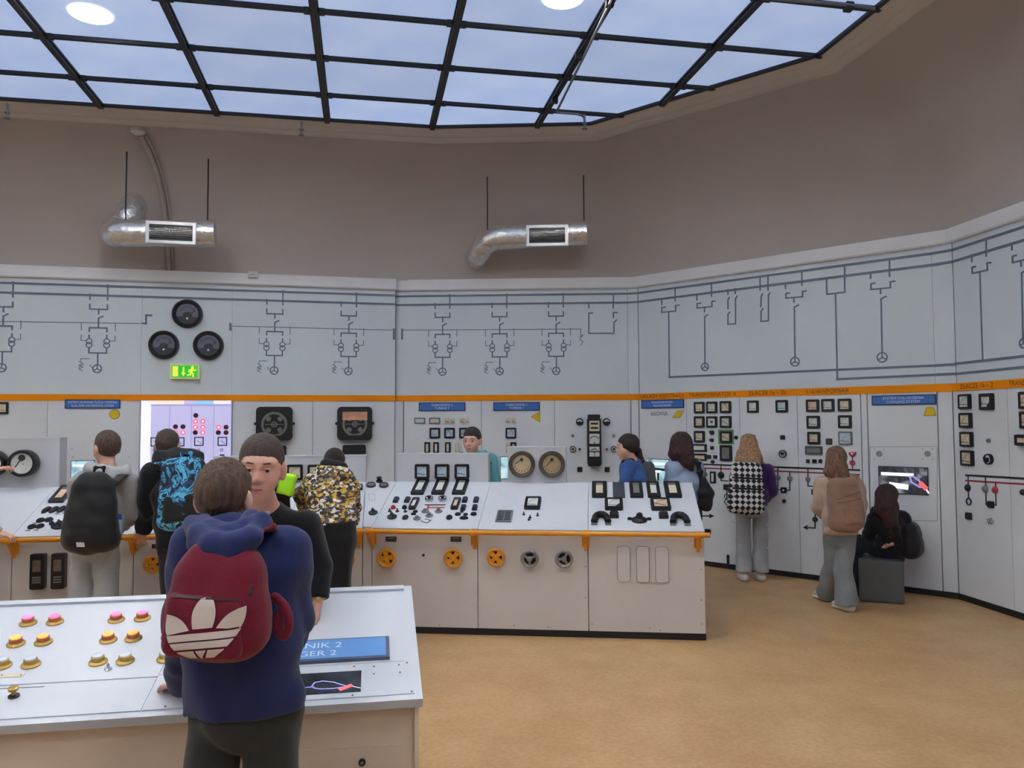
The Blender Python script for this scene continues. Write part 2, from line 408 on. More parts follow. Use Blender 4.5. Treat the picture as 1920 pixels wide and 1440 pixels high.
ad = N.new('ShaderNodeAddShader'); gl = N.new('ShaderNodeBsdfDiffuse'); gl.inputs[0].default_value = (0.25, 0.27, 0.3, 1)
Lk.new(gl.outputs[0], ad.inputs[0]); Lk.new(em.outputs[0], ad.inputs[1]); Lk.new(ad.outputs[0], outn.inputs['Surface'])
MATS['frosted_backlit_glass'] = m_pane
BU0, BUS, RV0, RVS = -2.6458, 1.1265, 7.8451, 0.8085
us = [BU0 + BUS * i for i in range(-4, 7)]; vs = [RV0 - RVS * i for i in range(-1, 17)]
umin, umax = min(p[0] for p in SKYG), max(p[0] for p in SKYG); vmin, vmax = min(p[1] for p in SKYG), max(p[1] for p in SKYG)
def clip_poly(poly, conv):
    n = len(conv); area = sum(conv[i][0] * conv[(i + 1) % n][1] - conv[(i + 1) % n][0] * conv[i][1] for i in range(n)); sg = 1 if area > 0 else -1
    for i in range(n):
        a, c = conv[i], conv[(i + 1) % n]; out = []
        f = lambda p: sg * ((c[0] - a[0]) * (p[1] - a[1]) - (c[1] - a[1]) * (p[0] - a[0]))
        for j in range(len(poly)):
            p, q = poly[j], poly[(j + 1) % len(poly)]; fp, fq = f(p), f(q)
            if fp >= 0: out.append(p)
            if fp * fq < 0: t = fp / (fp - fq); out.append((p[0] + (q[0] - p[0]) * t, p[1] + (q[1] - p[1]) * t))
        poly = out
        if len(poly) < 3: return []
    return poly
GF = Frame(Vector((0, 0, SKY_Z)), E1, E2)
ued = sorted([umin] + [u for u in us if umin + .05 < u < umax - .05] + [umax]); ved = sorted([vmin] + [v for v in vs if vmin + .05 < v < vmax - .05] + [vmax])
for i in range(len(ued) - 1):
    for j in range(len(ved) - 1):
        pl = clip_poly([(ued[i], ved[j]), (ued[i + 1], ved[j]), (ued[i + 1], ved[j + 1]), (ued[i], ved[j + 1])], SKYG)
        if len(pl) >= 3: MB().prism(GF, pl, 0.012, 0.02).build('pane', m_pane, win)
def span(conv, u=None, v=None):
    xs = []; n = len(conv)
    for i in range(n):
        p, q = conv[i], conv[(i + 1) % n]; k = 0 if u is not None else 1; t0 = u if u is not None else v
        if (p[k] - t0) * (q[k] - t0) < 0: t = (t0 - p[k]) / (q[k] - p[k]); xs.append(p[1 - k] + (q[1 - k] - p[1 - k]) * t)
    return (min(xs), max(xs)) if len(xs) >= 2 else None
for u in ued[1:-1]:
    s_ = span(SKYG, u=u)
    if s_:
        mb = MB(); mb.box(GF, u - 0.026, u + 0.026, s_[0] + .03, s_[1] - .03, -0.035, 0.011)
        mb.box(GF, u - 0.036, u + 0.036, s_[0] + .03, s_[1] - .03, -0.008, 0.0112); mb.build('mullion', m_steelblack, win)
for v in ved[1:-1]:
    s_ = span(SKYG, v=v)
    if s_:
        mb = MB(); mb.box(GF, s_[0], s_[1], v - 0.02, v + 0.02, -0.022, 0.0105)
        for u in ued[1:-1]:
            if s_[0] < u < s_[1]: mb.box(GF, u - 0.08, u + 0.08, v - 0.028, v + 0.028, -0.028, 0.0102)
        mb.build('transom', m_steelblack, win)
mb = MB(); P = []
for o_, z in ((-0.07, 4.885), (0.0, 4.885), (0.0, 4.925), (-0.07, 4.925)): P += [q + Vector((0, 0, z)) for q in offs(SKYP, o_)]
mb.add(P, [(k * NP + i, k * NP + (i + 1) % NP, ((k + 1) % 4) * NP + (i + 1) % NP, ((k + 1) % 4) * NP + i) for k in range(4) for i in range(NP)])
mb.build('frame', m_steelblack, win)

# round opal lamps set under the frosted panes: bright in the middle, fading to the rim
m_lamp = mat('lamp_housing', (235, 235, 235), rough=0.6)
m_opal = bpy.data.materials.new('opal_lamp_diffuser'); m_opal.use_nodes = True
nt = m_opal.node_tree; N = nt.nodes; Lk = nt.links; N.remove(N['Principled BSDF'])
tc = N.new('ShaderNodeTexCoord'); gr = N.new('ShaderNodeTexGradient'); gr.gradient_type = 'SPHERICAL'
mp = N.new('ShaderNodeMapping'); mp.inputs['Scale'].default_value = (1 / 0.17, 1 / 0.17, 0.0)
Lk.new(tc.outputs['Object'], mp.inputs['Vector']); Lk.new(mp.outputs['Vector'], gr.inputs['Vector'])
pw = N.new('ShaderNodeMath'); pw.operation = 'POWER'; pw.inputs[1].default_value = 1.6; Lk.new(gr.outputs['Fac'], pw.inputs[0])
ml = N.new('ShaderNodeMath'); ml.operation = 'MULTIPLY_ADD'; ml.inputs[1].default_value = LAMP_E; ml.inputs[2].default_value = PANE_E; Lk.new(pw.outputs[0], ml.inputs[0])
em = N.new('ShaderNodeEmission'); em.inputs[0].default_value = (0.96, 0.95, 0.90, 1); Lk.new(ml.outputs[0], em.inputs[1])
Lk.new(em.outputs[0], N['Material Output'].inputs['Surface']); MATS['opal_lamp_diffuser'] = m_opal
lu1 = gco(atz(170, 28, SKY_Z)); lu2 = gco(atz(1055, -2, SKY_Z))
lampspots = []
for k in range(4):
    lampspots += [(lu1[0], lu1[1] - 3 * RVS * k), (lu2[0], lu2[1] - 3 * RVS * k)]  # after the visible pair come unseen repeats, added to brighten the hall
lampspots += [(2 * lu1[0] - lu2[0], lu2[1] - 3 * RVS * k) for k in (0, 1, 2)]  # another unseen row of lamps, added for more light
for k, (u, v) in enumerate(lampspots):
    lt = MB().lathe(GF, u, v, [(0.158, 0.010), (0.162, 0.004), (0.12, -0.004), (0.001, -0.008)], 32).build('ceiling_lamp', m_opal, smooth=True)
    props(lt, ['round glowing lamp under the frosted ceiling pane above the wall gauges side', 'round glowing lamp under the frosted ceiling pane towards the right of the hall'][k] if k < 2 else 'round glowing lamp under a frosted ceiling pane over the visitors', 'lamp', 'round lamps of the glass ceiling')

# roof space above the panes stays closed so only the lamps and the glass light the hall
mb = MB(); outp = offs(SKYP, 0.25)
mb.add([q + Vector((0, 0, 5.6)) for q in outp] + [q + Vector((0, 0, 5.7)) for q in outp], [tuple(range(NP)), tuple(range(2 * NP - 1, NP - 1, -1))] + [(i, (i + 1) % NP, NP + (i + 1) % NP, NP + i) for i in range(NP)])
mb.add([q + Vector((0, 0, 4.93)) for q in outp] + [q + Vector((0, 0, 5.62)) for q in outp], [(i, NP + i, NP + (i + 1) % NP, (i + 1) % NP) for i in range(NP)])
props(mb.build('ceiling_roof', m_lamp), kind='structure')
# ------------------------------------------------------------------ instruments
def meter(par, fr, x0, y0, x1, y1, face='w', t=0.16, depth=0.022, needle=0.12, rim=None, name='meter', w0=0.0, corner=False, base=None):
    """square panel meter: black rim, dial, needle swinging from the lower right corner"""
    u0, u1, v0, v1 = fr.rect(x0, y0, x1, y1, w0); a, h = u1 - u0, v1 - v0; tt = t * min(a, h)
    mb = MB().rrect(fr, u0, u1, v0, v1, w0, w0 + depth * 0.7, r=0.1 * min(a, h))
    mb.frame(fr, u0 + .004, u1 - .004, v0 + .004, v1 - .004, tt, w0 + depth * 0.7, w0 + depth)
    f = mb.build(name, rim or m_black, par)
    MB().box(fr, u0 + tt, u1 - tt, v0 + tt, v1 - tt, w0 + depth * 0.7, w0 + depth * 0.78).build('dial', DIAL[face] if isinstance(face, str) else face, f)
    if needle is not None:
        n = MB(); wz0, wz1 = w0 + depth * 0.78, w0 + depth * 0.84
        ox, oy = u1 - tt - 0.12 * a, v0 + tt + 0.16 * h; L = 0.62 * a
        n.strip(fr, [(ox, oy), (ox - L * math.cos(needle), oy + L * math.sin(needle))], 0.035 * a, wz0, wz1)
        arc = [(ox - 0.5 * a * math.cos(b_), oy + 0.5 * h * math.sin(b_)) for b_ in [k * 0.22 for k in range(8)]]
        n.strip(fr, arc, 0.012 * a, wz0, wz1)
        if corner: n.prism(fr, [(u1 - tt, v0 + tt), (u1 - tt, v0 + tt + .3 * h), (u1 - tt - .1 * a, v0 + tt + .28 * h), (u1 - tt - .3 * a, v0 + tt)], wz0, wz1 + .002)
        n.build('needle', m_needle, f)
    return f
def sq(par, fr, x0, y0, x1, y1, M=None, depth=0.02, name='switch_cap'):
    u0, u1, v0, v1 = fr.rect(x0, y0, x1, y1)
    mb = MB().rrect(fr, u0, u1, v0, v1, 0, depth * .6, r=.12 * (u1 - u0)); mb.rrect(fr, u0 + .003, u1 - .003, v0 + .003, v1 - .003, depth * .6, depth, r=.1 * (u1 - u0), taper=.9)
    return mb.build(name, M or m_black, par)
def disc(fr, x, y, rpx):
    u, v = fr.uv(x, y); ua = fr.uv(x + rpx, y)[0]; return u, v, abs(ua - u)
def knob(par, fr, x, y, rpx, M=None, depth=0.025, name='knob', pointer=True):
    u, v, r = disc(fr, x, y, rpx)
    mb = MB().lathe(fr, u, v, [(r, 0), (r, depth * .35), (r * .75, depth * .5), (r * .68, depth), (r * .5, depth * 1.08)], 18)
    if pointer: mb.box(fr.at(u, v).rot(.6), -r * .14, r * .14, -r * .9, r * .9, depth * .5, depth * 1.3)
    return mb.build(name, M or m_black, par, smooth=True)
def round_dial(par, fr, x, y, rpx, face=None, name='round_dial', rim=None, depth=0.03, ang=0.7, hub=True):
    u, v, r = disc(fr, x, y, rpx)
    f = MB().lathe(fr, u, v, [(r, 0), (r, depth * .7), (r * .95, depth), (r * .8, depth), (r * .76, depth * .55), (.001, depth * .55)], 32).build(name, rim or m_black, par, smooth=True)
    MB().cyl(fr, u, v, r * .76, depth * .56, depth * .62, 32).build('dial', face or m_dwhite, f)
    n = MB().strip(fr, [(u + .15 * r * math.cos(ang + math.pi), v + .15 * r * math.sin(ang + math.pi)), (u + r * .6 * math.cos(ang), v + r * .6 * math.sin(ang))], r * .05, depth * .62, depth * .68)
    if hub: n.cyl(fr, u, v, r * .13, depth * .62, depth * .75, 14)
    n.build('needle', m_needle, f); return f
def half_dial(par, fr, x, y, rpx):
    u, v, r = disc(fr, x, y, rpx)
    f = MB().lathe(fr, u, v, [(r, 0), (r, .02), (r * .88, .028), (r * .8, .02), (.001, .02)], 24).build('round_dial', m_black, par, smooth=True)
    poly = [(u + r * .72 * math.cos(math.pi * k / 10), v + r * .05 + r * .6 * math.sin(math.pi * k / 10)) for k in range(11)] + [(u - r * .3, v + r * .02), (u, v + r * .22), (u + r * .3, v + r * .02)]
    MB().prism(fr, poly, .0205, .022).build('dial', m_dwhite, f); return f
def ball(par, fr, x, y, rpx, M, name='indicator'):
    u, v, r = disc(fr, x, y, rpx)
    return MB().lathe(fr, u, v, [(r, 0), (r, .008), (r * .8, .02), (r * .4, .028), (.002, .03)], 18).build(name, M, par, smooth=True)
def lines(par, fr, polys, t, M, name, w0=0.0, w1=0.004):
    mb = MB()
    for pl in polys: mb.strip(fr, [fr.uv(x, y) for x, y in pl], t, w0, w1)
    return mb.build(name, M, par)
def screws(par, fr, pts, r=0.006):
    for x, y in pts:
        u, v = fr.uv(x, y); MB().cyl(fr, u, v, r, 0, .003, 8).build('screw', m_graymetal, par)

# ------------------------------------------------------------------ upper mimic boards
def board(name, label, fr, u0, u1, v0, v1, M, cat, gap=0.003, sheet='sheet'):
    t = thing(name, label, cat, fr.p((u0 + u1) / 2, v0, 0))
    MB().box(fr, u0 + gap / 2, u1 - gap / 2, v0, v1, -0.02, 0.0).build(sheet, M, t)
    return t
def ux(fr, x, y): return fr.uv(x, y)[0]
uL = lambda x: ux(FL, x, 640); uCx = lambda x: ux(FC, x, 640); uRx = lambda x: ux(FR, x, 600); uQx = lambda x: ux(FQ, x, 600)
VU0, VU1 = Z_ST, 3.306
mim = {}
mim['L0'] = board('mimic_board', 'grey wall board with a generator diagram, beside the three round gauges', FL, 0.0, uL(265), VU0, VU1, m_upper, 'wall board')
mim['L1'] = board('mimic_board', 'grey wall board that carries the three round black gauges', FL, uL(265), uL(435), VU0, VU1, m_upper, 'wall board')
mim['L2'] = board('mimic_board', 'grey wall board with two generator diagrams above the round-chart recorders', FL, uL(435), RNG[0][1], VU0, VU1, m_upper, 'wall board')
mim['C'] = board('mimic_board', 'grey wall board with three generator diagrams and an open loop', FC, RNG[1][0], uCx(1177), VU0, VU1, m_upper, 'wall board')
mim['R'] = board('mimic_board', 'grey wall board with long motor feeder lines above the TRANSFORMATOR 4 heading', FR, uRx(1197), uRx(1750), VU0, VU1, m_upper, 'wall board')
mim['Q'] = board('mimic_board', 'grey wall board above the ZŁĄCZE 1b – 2 heading', FQ, uQx(1790), LQ_, VU0, VU1, m_upper, 'wall board')
# narrow cover strips in the corners
def cover(label, pts, v0, v1, M):
    g_ = .0 if v0 > 1 else .002
    mb = MB(); (a, b_) = pts; d = Frame(a, b_ - a, (0, 0, 1)); t = thing('corner_strip', label, 'cover strip', d.p((b_ - a).length / 2, v0))
    mb.box(d, g_, (b_ - a).length - g_, v0, v1, -0.016, 0.001); mb.build('sheet', M, t); return t, d
cs1 = cover('narrow grey strip in the corner beside the open loop diagram', (FC.p(uCx(1177.5), 0), FR.p(uRx(1196), 0)), VU0, VU1, m_upper)
cs2 = cover('narrow grey strip in the corner next to the ZŁĄCZE 1b – 2 wall board', (FR.p(uRx(1750.3), 0), FQ.p(uQx(1789), 0)), VU0, VU1, m_upper)
BUS_T = 0.024
def bus(par, fr, u0, u1, z):
    MB().box(fr, u0, u1, z - BUS_T / 2, z + BUS_T / 2, 0.0, 0.006).build('bus_line', m_line, par)
for z in (Z_B1, Z_B2):
    bus(mim['L0'], FL, 0.0, uL(265), z); bus(mim['L1'], FL, uL(265), uL(435), z); bus(mim['L2'], FL, uL(435), RNG[0][1], z)
    bus(mim['C'], FC, RNG[1][0], uCx(1177), z); bus(mim['R'], FR, uRx(1197), uRx(1750), z); bus(mim['Q'], FQ, uQx(1790), LQ_, z)
    for cs, d in (cs1, cs2):
        L = 0.5
        bus(cs, Frame(d.p(0, 0, .001), d.eu, d.ev), 0.0, {cs1[0].name: (FR.p(uRx(1196), 0) - FC.p(uCx(1177.5), 0)).length, cs2[0].name: (FQ.p(uQx(1789), 0) - FR.p(uRx(1750.3), 0)).length}[cs.name], z)

def zC(y): return FC.uv(830, y)[1]
PXM = FC.uv(840, 640)[0] - FC.uv(830, 640)[0]; PXM /= 10
def feeder(par, fr, uc, squiggle=True, lever='up'):
    """generator feeder as on the boards: taps, isolators, two transformers, generator; template in board metres"""
    X = lambda dx: uc + dx * PXM
    mb = MB(); T = 0.016
    S = lambda pts, t=T: mb.strip(fr, [(X(a), zC(b_)) for a, b_ in pts], t, 0, 0.005)
    S([(-14, 571), (-14, 578)]); S([(13.5, 554), (13.5, 578)])
    for dx, y in ((-14, 571), (13.5, 554.5)): mb.cyl(fr, X(dx), zC(y), .018, .006, .009, 10)
    S([(-14, 587), (-14, 595), (13.5, 595), (13.5, 587)])
    S([(0, 595), (0, 603)]); S([(0, 610.5), (6.5, 607)]); S([(0, 610.5), (0, 627)])
    S([(-14, 633), (-14, 627), (13.5, 627), (13.5, 633)])
    for dx in (-14, 13.5):
        S([(dx, 640), (dx, 645)])
        for y in (650, 656.5): mb.ring(fr, X(dx), zC(y), .036, .024, 0, .005, 18)
        S([(dx, 661), (dx, 670)])
    S([(-14, 670), (13.5, 670)]); S([(0, 670), (0, 689)])
    mb.ring(fr, X(-0.5), zC(697), .052, .038, 0, .005, 24)
    for a in (90, 210, 330): mb.strip(fr, [(X(-.5), zC(697)), (X(-.5) + .04 * math.cos(math.radians(a)), zC(697) + .04 * math.sin(math.radians(a)))], .012, 0, .005)
    f = mb.build('feeder_symbol', m_line, par, kind='stuff')
    mb = MB(); T2 = 0.008
    S2 = lambda pts: mb.strip(fr, [(X(a), zC(b_)) for a, b_ in pts], T2, 0, 0.003)
    S2([(-26.5, 619), (-26.5, 631)]); S2([(-26.5, 640), (-26.5, 649), (-19, 649)]); S2([(26.5, 618), (26.5, 631)]); S2([(26.5, 640), (26.5, 649), (19, 649)])
    if squiggle:
        S2([(-13, 680), (-26, 680), (-26, 685)]); S2([(-12, 691), (-9, 695)])
        S2([(-26 + 3 * ((k % 2) * 2 - 1), 685 + 3.2 * k) for k in range(6)]); S2([(-29, 685 + 10), (-22, 684 + 6)])
    mb.build('branch_line', m_line, f, kind='stuff')
for k, x in (('L0', 5), ('L0', 184), ('L2', 515), ('L2', 654)): feeder(mim[k], FL, uL(x))
for x in (830, 937, 1043): feeder(mim['C'], FC, uCx(x))
# thin cross wires and couplers
lines(mim['L0'], FL, [[(-20, 602.5), (262, 606.5)]], 0.009, m_line, 'cross_wire', 0, .003)
lines(mim['L1'], FL, [[(274, 591), (274, 607)], [(274, 591), (284, 591.5)], [(267, 606), (274, 607)]], 0.02, m_line, 'coupler', 0, .006)
lines(mim['L2'], FL, [[(437, 611.5), (735, 619)]], 0.009, m_line, 'cross_wire', 0, .003)
lines(mim['L1'], FL, [[(432, 608), (432, 618)]], 0.028, m_line, 'coupler', 0, .006)
lines(mim['L2'], FL, [[(738.5, 618), (738.5, 635)]], 0.024, m_line, 'coupler', 0, .006)
lines(mim['C'], FC, [[(754, 619), (1089, 617)], [(1089, 617), (1089, 628)], [(1086, 632), (1093, 628), (1087, 637), (1093, 640), (1089, 648)]], 0.009, m_line, 'cross_wire', 0, .003)
lines(mim['C'], FC, [[(754, 618), (754, 635)]], 0.024, m_line, 'coupler', 0, .006)
lines(mim['C'], FC, [[(1104, 569), (1104, 577)], [(1150, 552), (1150, 577)], [(1111, 587), (1104, 587), (1104, 625), (1151, 625), (1151, 605), (1156, 600)], [(1150, 595), (1150, 586), (1157, 586)]], 0.016, m_line, 'loop_line', 0, .005)
K = 0.3854
zz = lambda pts: [(1180 + K * x, 440 + K * y) for x, y in pts]
def feeders_px(par, fr, sets):
    for polys, circ in sets:
        mb = MB()
        for pl in polys: mb.strip(fr, [fr.uv(x, y) for x, y in zz(pl)], 0.015, 0, .005)
        if circ:
            cx, cy, rz = circ; (x, y), = zz([(cx, cy)]); u, v = fr.uv(x, y); r = rz * K * (fr.uv(x, y + 1)[1] - fr.uv(x, y)[1]) * -1
            mb.ring(fr, u, v, r, r - .013, 0, .005, 24)
            for a in (90, 210, 330): mb.strip(fr, [(u, v), (u + r * .85 * math.cos(math.radians(a)), v + r * .85 * math.sin(math.radians(a)))], .012, 0, .005)
        mb.build('feeder_symbol', m_line, par, kind='stuff')
feeders_px(mim['R'], FR, [
    ([[(158, 312), (158, 340)], [(223, 258), (223, 322)], [(175, 352), (158, 354), (158, 378), (225, 372), (225, 345), (241, 343)], [(192, 375), (195, 693)]], None),
    ([[(329, 288), (329, 318)], [(400, 235), (400, 300)], [(346, 333), (330, 335), (330, 357), (402, 350), (402, 325), (416, 323)], [(366, 354), (366, 375)], [(382, 390), (367, 398), (368, 622)]], (368, 643, 21)),
    ([[(480, 268), (480, 290)], [(487, 305), (480, 318), (480, 360)], [(489, 377), (480, 388), (480, 436), (517, 434), (517, 312), (524, 300)], [(516, 263), (516, 285)]], None),
    ([[(636, 203), (636, 270)], [(675, 196), (675, 270)], [(648, 288), (642, 300), (640, 350)], [(649, 360), (641, 374), (641, 422), (677, 419), (677, 295), (684, 284)]], None),
    ([[(760, 235), (760, 262)], [(840, 177), (840, 245)], [(778, 284), (762, 286), (762, 309), (843, 302), (843, 277), (858, 274)], [(801, 306), (801, 328)], [(822, 343), (803, 352), (806, 595)]], (806, 618, 24)),
    ([[(960, 211), (960, 258), (962, 290), (1048, 280), (1047, 149)], [(1003, 287), (1012, 702)]], None),
    ([[(1174, 184), (1174, 212)], [(1266, 121), (1266, 202)], [(1194, 236), (1176, 239), (1176, 267), (1270, 258), (1270, 230), (1291, 226)], [(1222, 263), (1222, 286)], [(1248, 301), (1225, 312), (1230, 572)]], (1230, 597, 26))])
feeders_px(mim['Q'], FQ, [
    ([[(1667, 98), (1667, 130)], [(1737, 18), (1737, 103)], [(1684, 155), (1668, 160), (1670, 188), (1743, 172), (1741, 139), (1758, 136)], [(1706, 180), (1720, 612)]], None),
    ([[(1862, 42), (1862, 72)], [(1882, 101), (1865, 106), (1866, 136), (1940, 118)], [(1905, 128), (1907, 152)], [(1925, 178), (1910, 186), (1916, 500)]], (1917, 528, 27))])
for (a, b_), (c, d) in (((195, 693), (1480, 637)), ((1012, 703), (1480, 682))):
    lines(mim['R'], FR, [zz([(a, b_), (c, d)])], 0.022, m_line, 'bus_line', 0, .006)
for (a, b_), (c, d) in (((1585, 628), (2200, 560)), ((1585, 678), (2200, 616))):
    lines(mim['Q'], FQ, [zz([(a, b_), (c, d)])], 0.022, m_line, 'bus_line', 0, .006)
for z0 in (FR.uv(*zz([(1480, 637)])[0])[1], FR.uv(*zz([(1480, 682)])[0])[1]):
    d = cs2[1]; bus(cs2[0], Frame(d.p(0, 0, .001), d.eu, d.ev), 0.0, (FQ.p(uQx(1789), 0) - FR.p(uRx(1750.3), 0)).length, z0)

# three big round gauges
m_gface = mat('gauge_face_slate', (96, 104, 118), rough=0.4, var=0.05); m_glow = mat('gauge_lower_black', (50, 53, 60), rough=0.5); m_rim = mat('gauge_rim_black', (26, 28, 34), rough=0.4)
for x, y, lb in ((352, 589, 'topmost of the three round black wall gauges, slate dial with white dot'), (308, 647, 'round black wall gauge below the top one, on the side of the yellow disc'), (391.5, 648, 'round black wall gauge below the top one, on the side of the round-chart recorders')):
    u, v, r = disc(FL, x, y, 28.5)
    t = thing('wall_gauge', lb, 'gauge', FL.p(u, v, 0), 'three round wall gauges')
    MB().lathe(FL, u, v, [(r, 0.001), (r, .05), (r * .97, .065), (r * .9, .07), (r * .74, .05), (r * .72, .03), (.001, .03)], 48).build('rim', m_rim, t, smooth=True)
    MB().cyl(FL, u, v, r * .72, .0305, .034, 40).build('dial', m_gface, t)
    seg = [(u + r * .72 * math.cos(a), v + r * .72 * math.sin(a)) for a in [math.radians(d_) for d_ in range(196, 345, 8)]] + [(u + r * .32 * math.cos(math.radians(d_)), v - r * .2 + r * .34 * math.sin(math.radians(d_))) for d_ in range(0, 181, 20)]
    MB().prism(FL, seg, .0342, .037).build('lower_cover', m_glow, t)
    mb = MB()
    for k in range(9):
        a = math.radians(35 + 110 * k / 8); mb.strip(FL, [(u + r * .5 * math.cos(a), v - r * .05 + r * .5 * math.sin(a)), (u + r * .57 * math.cos(a), v - r * .05 + r * .57 * math.sin(a))], .006, .0342, .036)
    mb.strip(FL, [(u + r * .1, v - r * .1), (u + r * .5, v + r * .22)], .008, .0342, .037); mb.build('scale', m_needle, t)
    MB().cyl(FL, u, v - r * .33, r * .07, .037, .042, 12).build('dot', m_white, t)
# exit sign: green lit box with arrow, running figure and door
u0, u1, v0, v1 = FL.rect(320.5, 683, 375.5, 711)
m_exit = mat('exit_green_lit', (40, 190, 50), rough=0.5, emit=0.55, var=0.02); m_exity = mat('exit_pictogram_lit', (225, 225, 80), rough=0.5, emit=0.75, var=0.02)
m_exitb = mat('exit_case', (222, 216, 160), rough=0.5, emit=0.12)
t = thing('exit_sign', 'lit green exit sign with arrow and running figure under the gauges', 'sign', FL.p((u0 + u1) / 2, v0, 0))
MB().rrect(FL, u0, u1, v0, v1, .001, .06, r=.012).build('case', m_exitb, t)
MB().box(FL, u0 + .018, u1 - .018, v0 + .018, v1 - .018, .06, .063).build('face', m_exit, t)
W_, H_ = u1 - u0, v1 - v0; q = lambda a, b_: (u0 + W_ * a, v0 + H_ * b_)
MB().box(FL, u0 + .03, u0 + W_ * .27, v0 + .03, v1 - .03, .063, .0645).build('door_pictogram', m_exity, t)
MB().prism(FL, [q(.43, .8), q(.43, .42), q(.38, .42), q(.455, .18), q(.53, .42), q(.48, .42), q(.48, .8)], .063, .0645).build('arrow', m_exity, t)
mb = MB().cyl(FL, *q(.76, .78), .014, .063, .0645, 12)
for pl, w_ in (([q(.75, .66), q(.72, .42)], .026), ([q(.75, .64), q(.84, .56), q(.87, .62)], .012), ([q(.74, .62), q(.66, .6), q(.64, .48)], .012), ([q(.72, .42), q(.79, .34), q(.78, .18)], .014), ([q(.72, .42), q(.69, .28), q(.6, .26)], .014)): mb.strip(FL, pl, w_, .063, .0645)
mb.build('running_figure', m_exity, t)
# ------------------------------------------------------------------ lower switchboard panels
VP0, VP1 = 0.055, Z_SB
uv8 = lambda fr: (lambda x: fr.uv(x, 820)[0])
l8, c8, r8, q8 = uv8(FL), uv8(FC), uv8(FR), uv8(FQ)
def lower(fr, a, b_, label): return board('switchboard_panel', label, fr, a, b_, VP0, VP1, m_panel, 'control panel', gap=0.006)
pnl = {}
pnl['La'] = lower(FL, 0.0, l8(88), 'light grey switchboard panel behind the console with the round pressure gauge')
pnl['Lb'] = lower(FL, l8(88), l8(262), 'light grey switchboard panel with the yellow disc marker')
pnl['Lc'] = lower(FL, l8(262), l8(435), 'light grey switchboard panel behind the glowing lamp screen')
pnl['Ld'] = lower(FL, l8(435), l8(586), 'light grey switchboard panel with a black dial recorder beside the lamp screen')
pnl['Le'] = lower(FL, l8(586), l8(740), 'light grey switchboard panel with the recorder that shows a copper reflection')
pnl['Ca'] = lower(FC, c8(757), c8(903), 'light grey switchboard panel of turbine set 2 with rows of small meters')
pnl['Cb'] = lower(FC, c8(903), c8(1040), 'light grey switchboard panel of turbine set 1 with the yellow triangle')
pnl['Cc'] = lower(FC, c8(1040), c8(1183), 'light grey switchboard panel with the tall black synchronising column')
pnl['Ra'] = lower(FR, r8(1199), r8(1288), 'light grey switchboard panel lettered KASOWNIK')
pnl['Rb'] = lower(FR, r8(1288), r8(1388), 'light grey switchboard panel under the TRANSFORMATOR 4 heading')
pnl['Rc'] = lower(FR, r8(1388), r8(1496), 'light grey switchboard panel under the ZŁĄCZE 1a – 2b heading')
pnl['Rd'] = lower(FR, r8(1496), r8(1615), 'light grey switchboard panel under the 110/6kVPOMIAR heading')
pnl['Re'] = lower(FR, r8(1628), r8(1759), 'light grey switchboard panel of the cooling system with a yellow trapezium')
pnl['Qa'] = lower(FQ, q8(1789), q8(1891), 'light grey switchboard panel under the ZŁĄCZE 1b – 2 heading')
pnl['Qb'] = lower(FQ, q8(1891), LQ_, 'light grey switchboard panel under the heading that begins TRAN')
cover('narrow light grey strip between the recorder panel and turbine set 2 panel', (FL.p(l8(741), 0), FC.p(c8(756), 0)), VP0, VP1, m_panel)
cover('narrow light grey strip between the synchronising column panel and KASOWNIK panel', (FC.p(c8(1184), 0), FR.p(r8(1198), 0)), VP0, VP1, m_panel)
cover('narrow light grey strip between the 110/6kVPOMIAR and cooling system panels', (FR.p(r8(1616), 0), FR.p(r8(1627), 0)), VP0, VP1, m_panel)
cover('narrow light grey strip between the cooling system and ZŁĄCZE 1b – 2 panels', (FR.p(r8(1760), 0), FQ.p(q8(1788), 0)), VP0, VP1, m_panel)

# headings painted on the orange band
for txt, fr, xa, xb, y in (('UKŁADY REJESTRACJI', FR, 1202, 1282, 742.5), ('TRANSFORMATOR 4', FR, 1292, 1379, 740.5), ('ZŁĄCZE 1a – 2b', FR, 1403, 1474, 738), ('110/6kVPOMIAR', FR, 1511, 1591, 734.5), ('ZŁĄCZE 1b – 2', FQ, 1800, 1862, 724.5), ('TRANSFORMATOR 3', FQ, 1892, 1984, 718)):
    ua, va = fr.uv(xa, y, .009); ub, vb = fr.uv(xb, y, .009)
    t = thing('band_lettering', 'brown lettering %s on the orange band' % (txt if not txt.endswith('3') else 'beginning TRAN'), 'lettering', fr.p((ua + ub) / 2, (Z_ST + Z_SB) / 2, .009))
    text_mesh(txt, fr, (ua + ub) / 2, (Z_ST + Z_SB) / 2, 0.062, .0092, m_lettr, t, fit=ub - ua)

# blue signs with two lines of white text
def sign(fr, x0, y0, x1, y1, l1, l2, label, f1, f2):
    u0, u1, v0, v1 = fr.rect(x0, y0, x1, y1); t = thing('info_sign', label, 'sign', fr.p((u0 + u1) / 2, v0, 0))
    MB().box(fr, u0, u1, v0, v1, .001, .012).build('rim', m_bluerim, t); MB().box(fr, u0 + .012, u1 - .012, v0 + .01, v1 - .01, .012, .015).build('face', m_blue, t)
    h = v1 - v0
    text_mesh(l1, fr, (u0 + u1) / 2, v0 + h * .68, h * .36, .0155, m_white, t, fit=(u1 - u0) * f1)
    text_mesh(l2, fr, (u0 + u1) / 2, v0 + h * .3, h * .36, .0155, m_white, t, fit=(u1 - u0) * f2)
sign(FL, 122, 749, 226, 766, 'SYSTEM USUWANIA ŻUŻLA I POPIOŁU', 'SLAG AND ASH REMOVAL SYSTEM', 'blue two-line sign above the yellow disc marker', .88, .76)
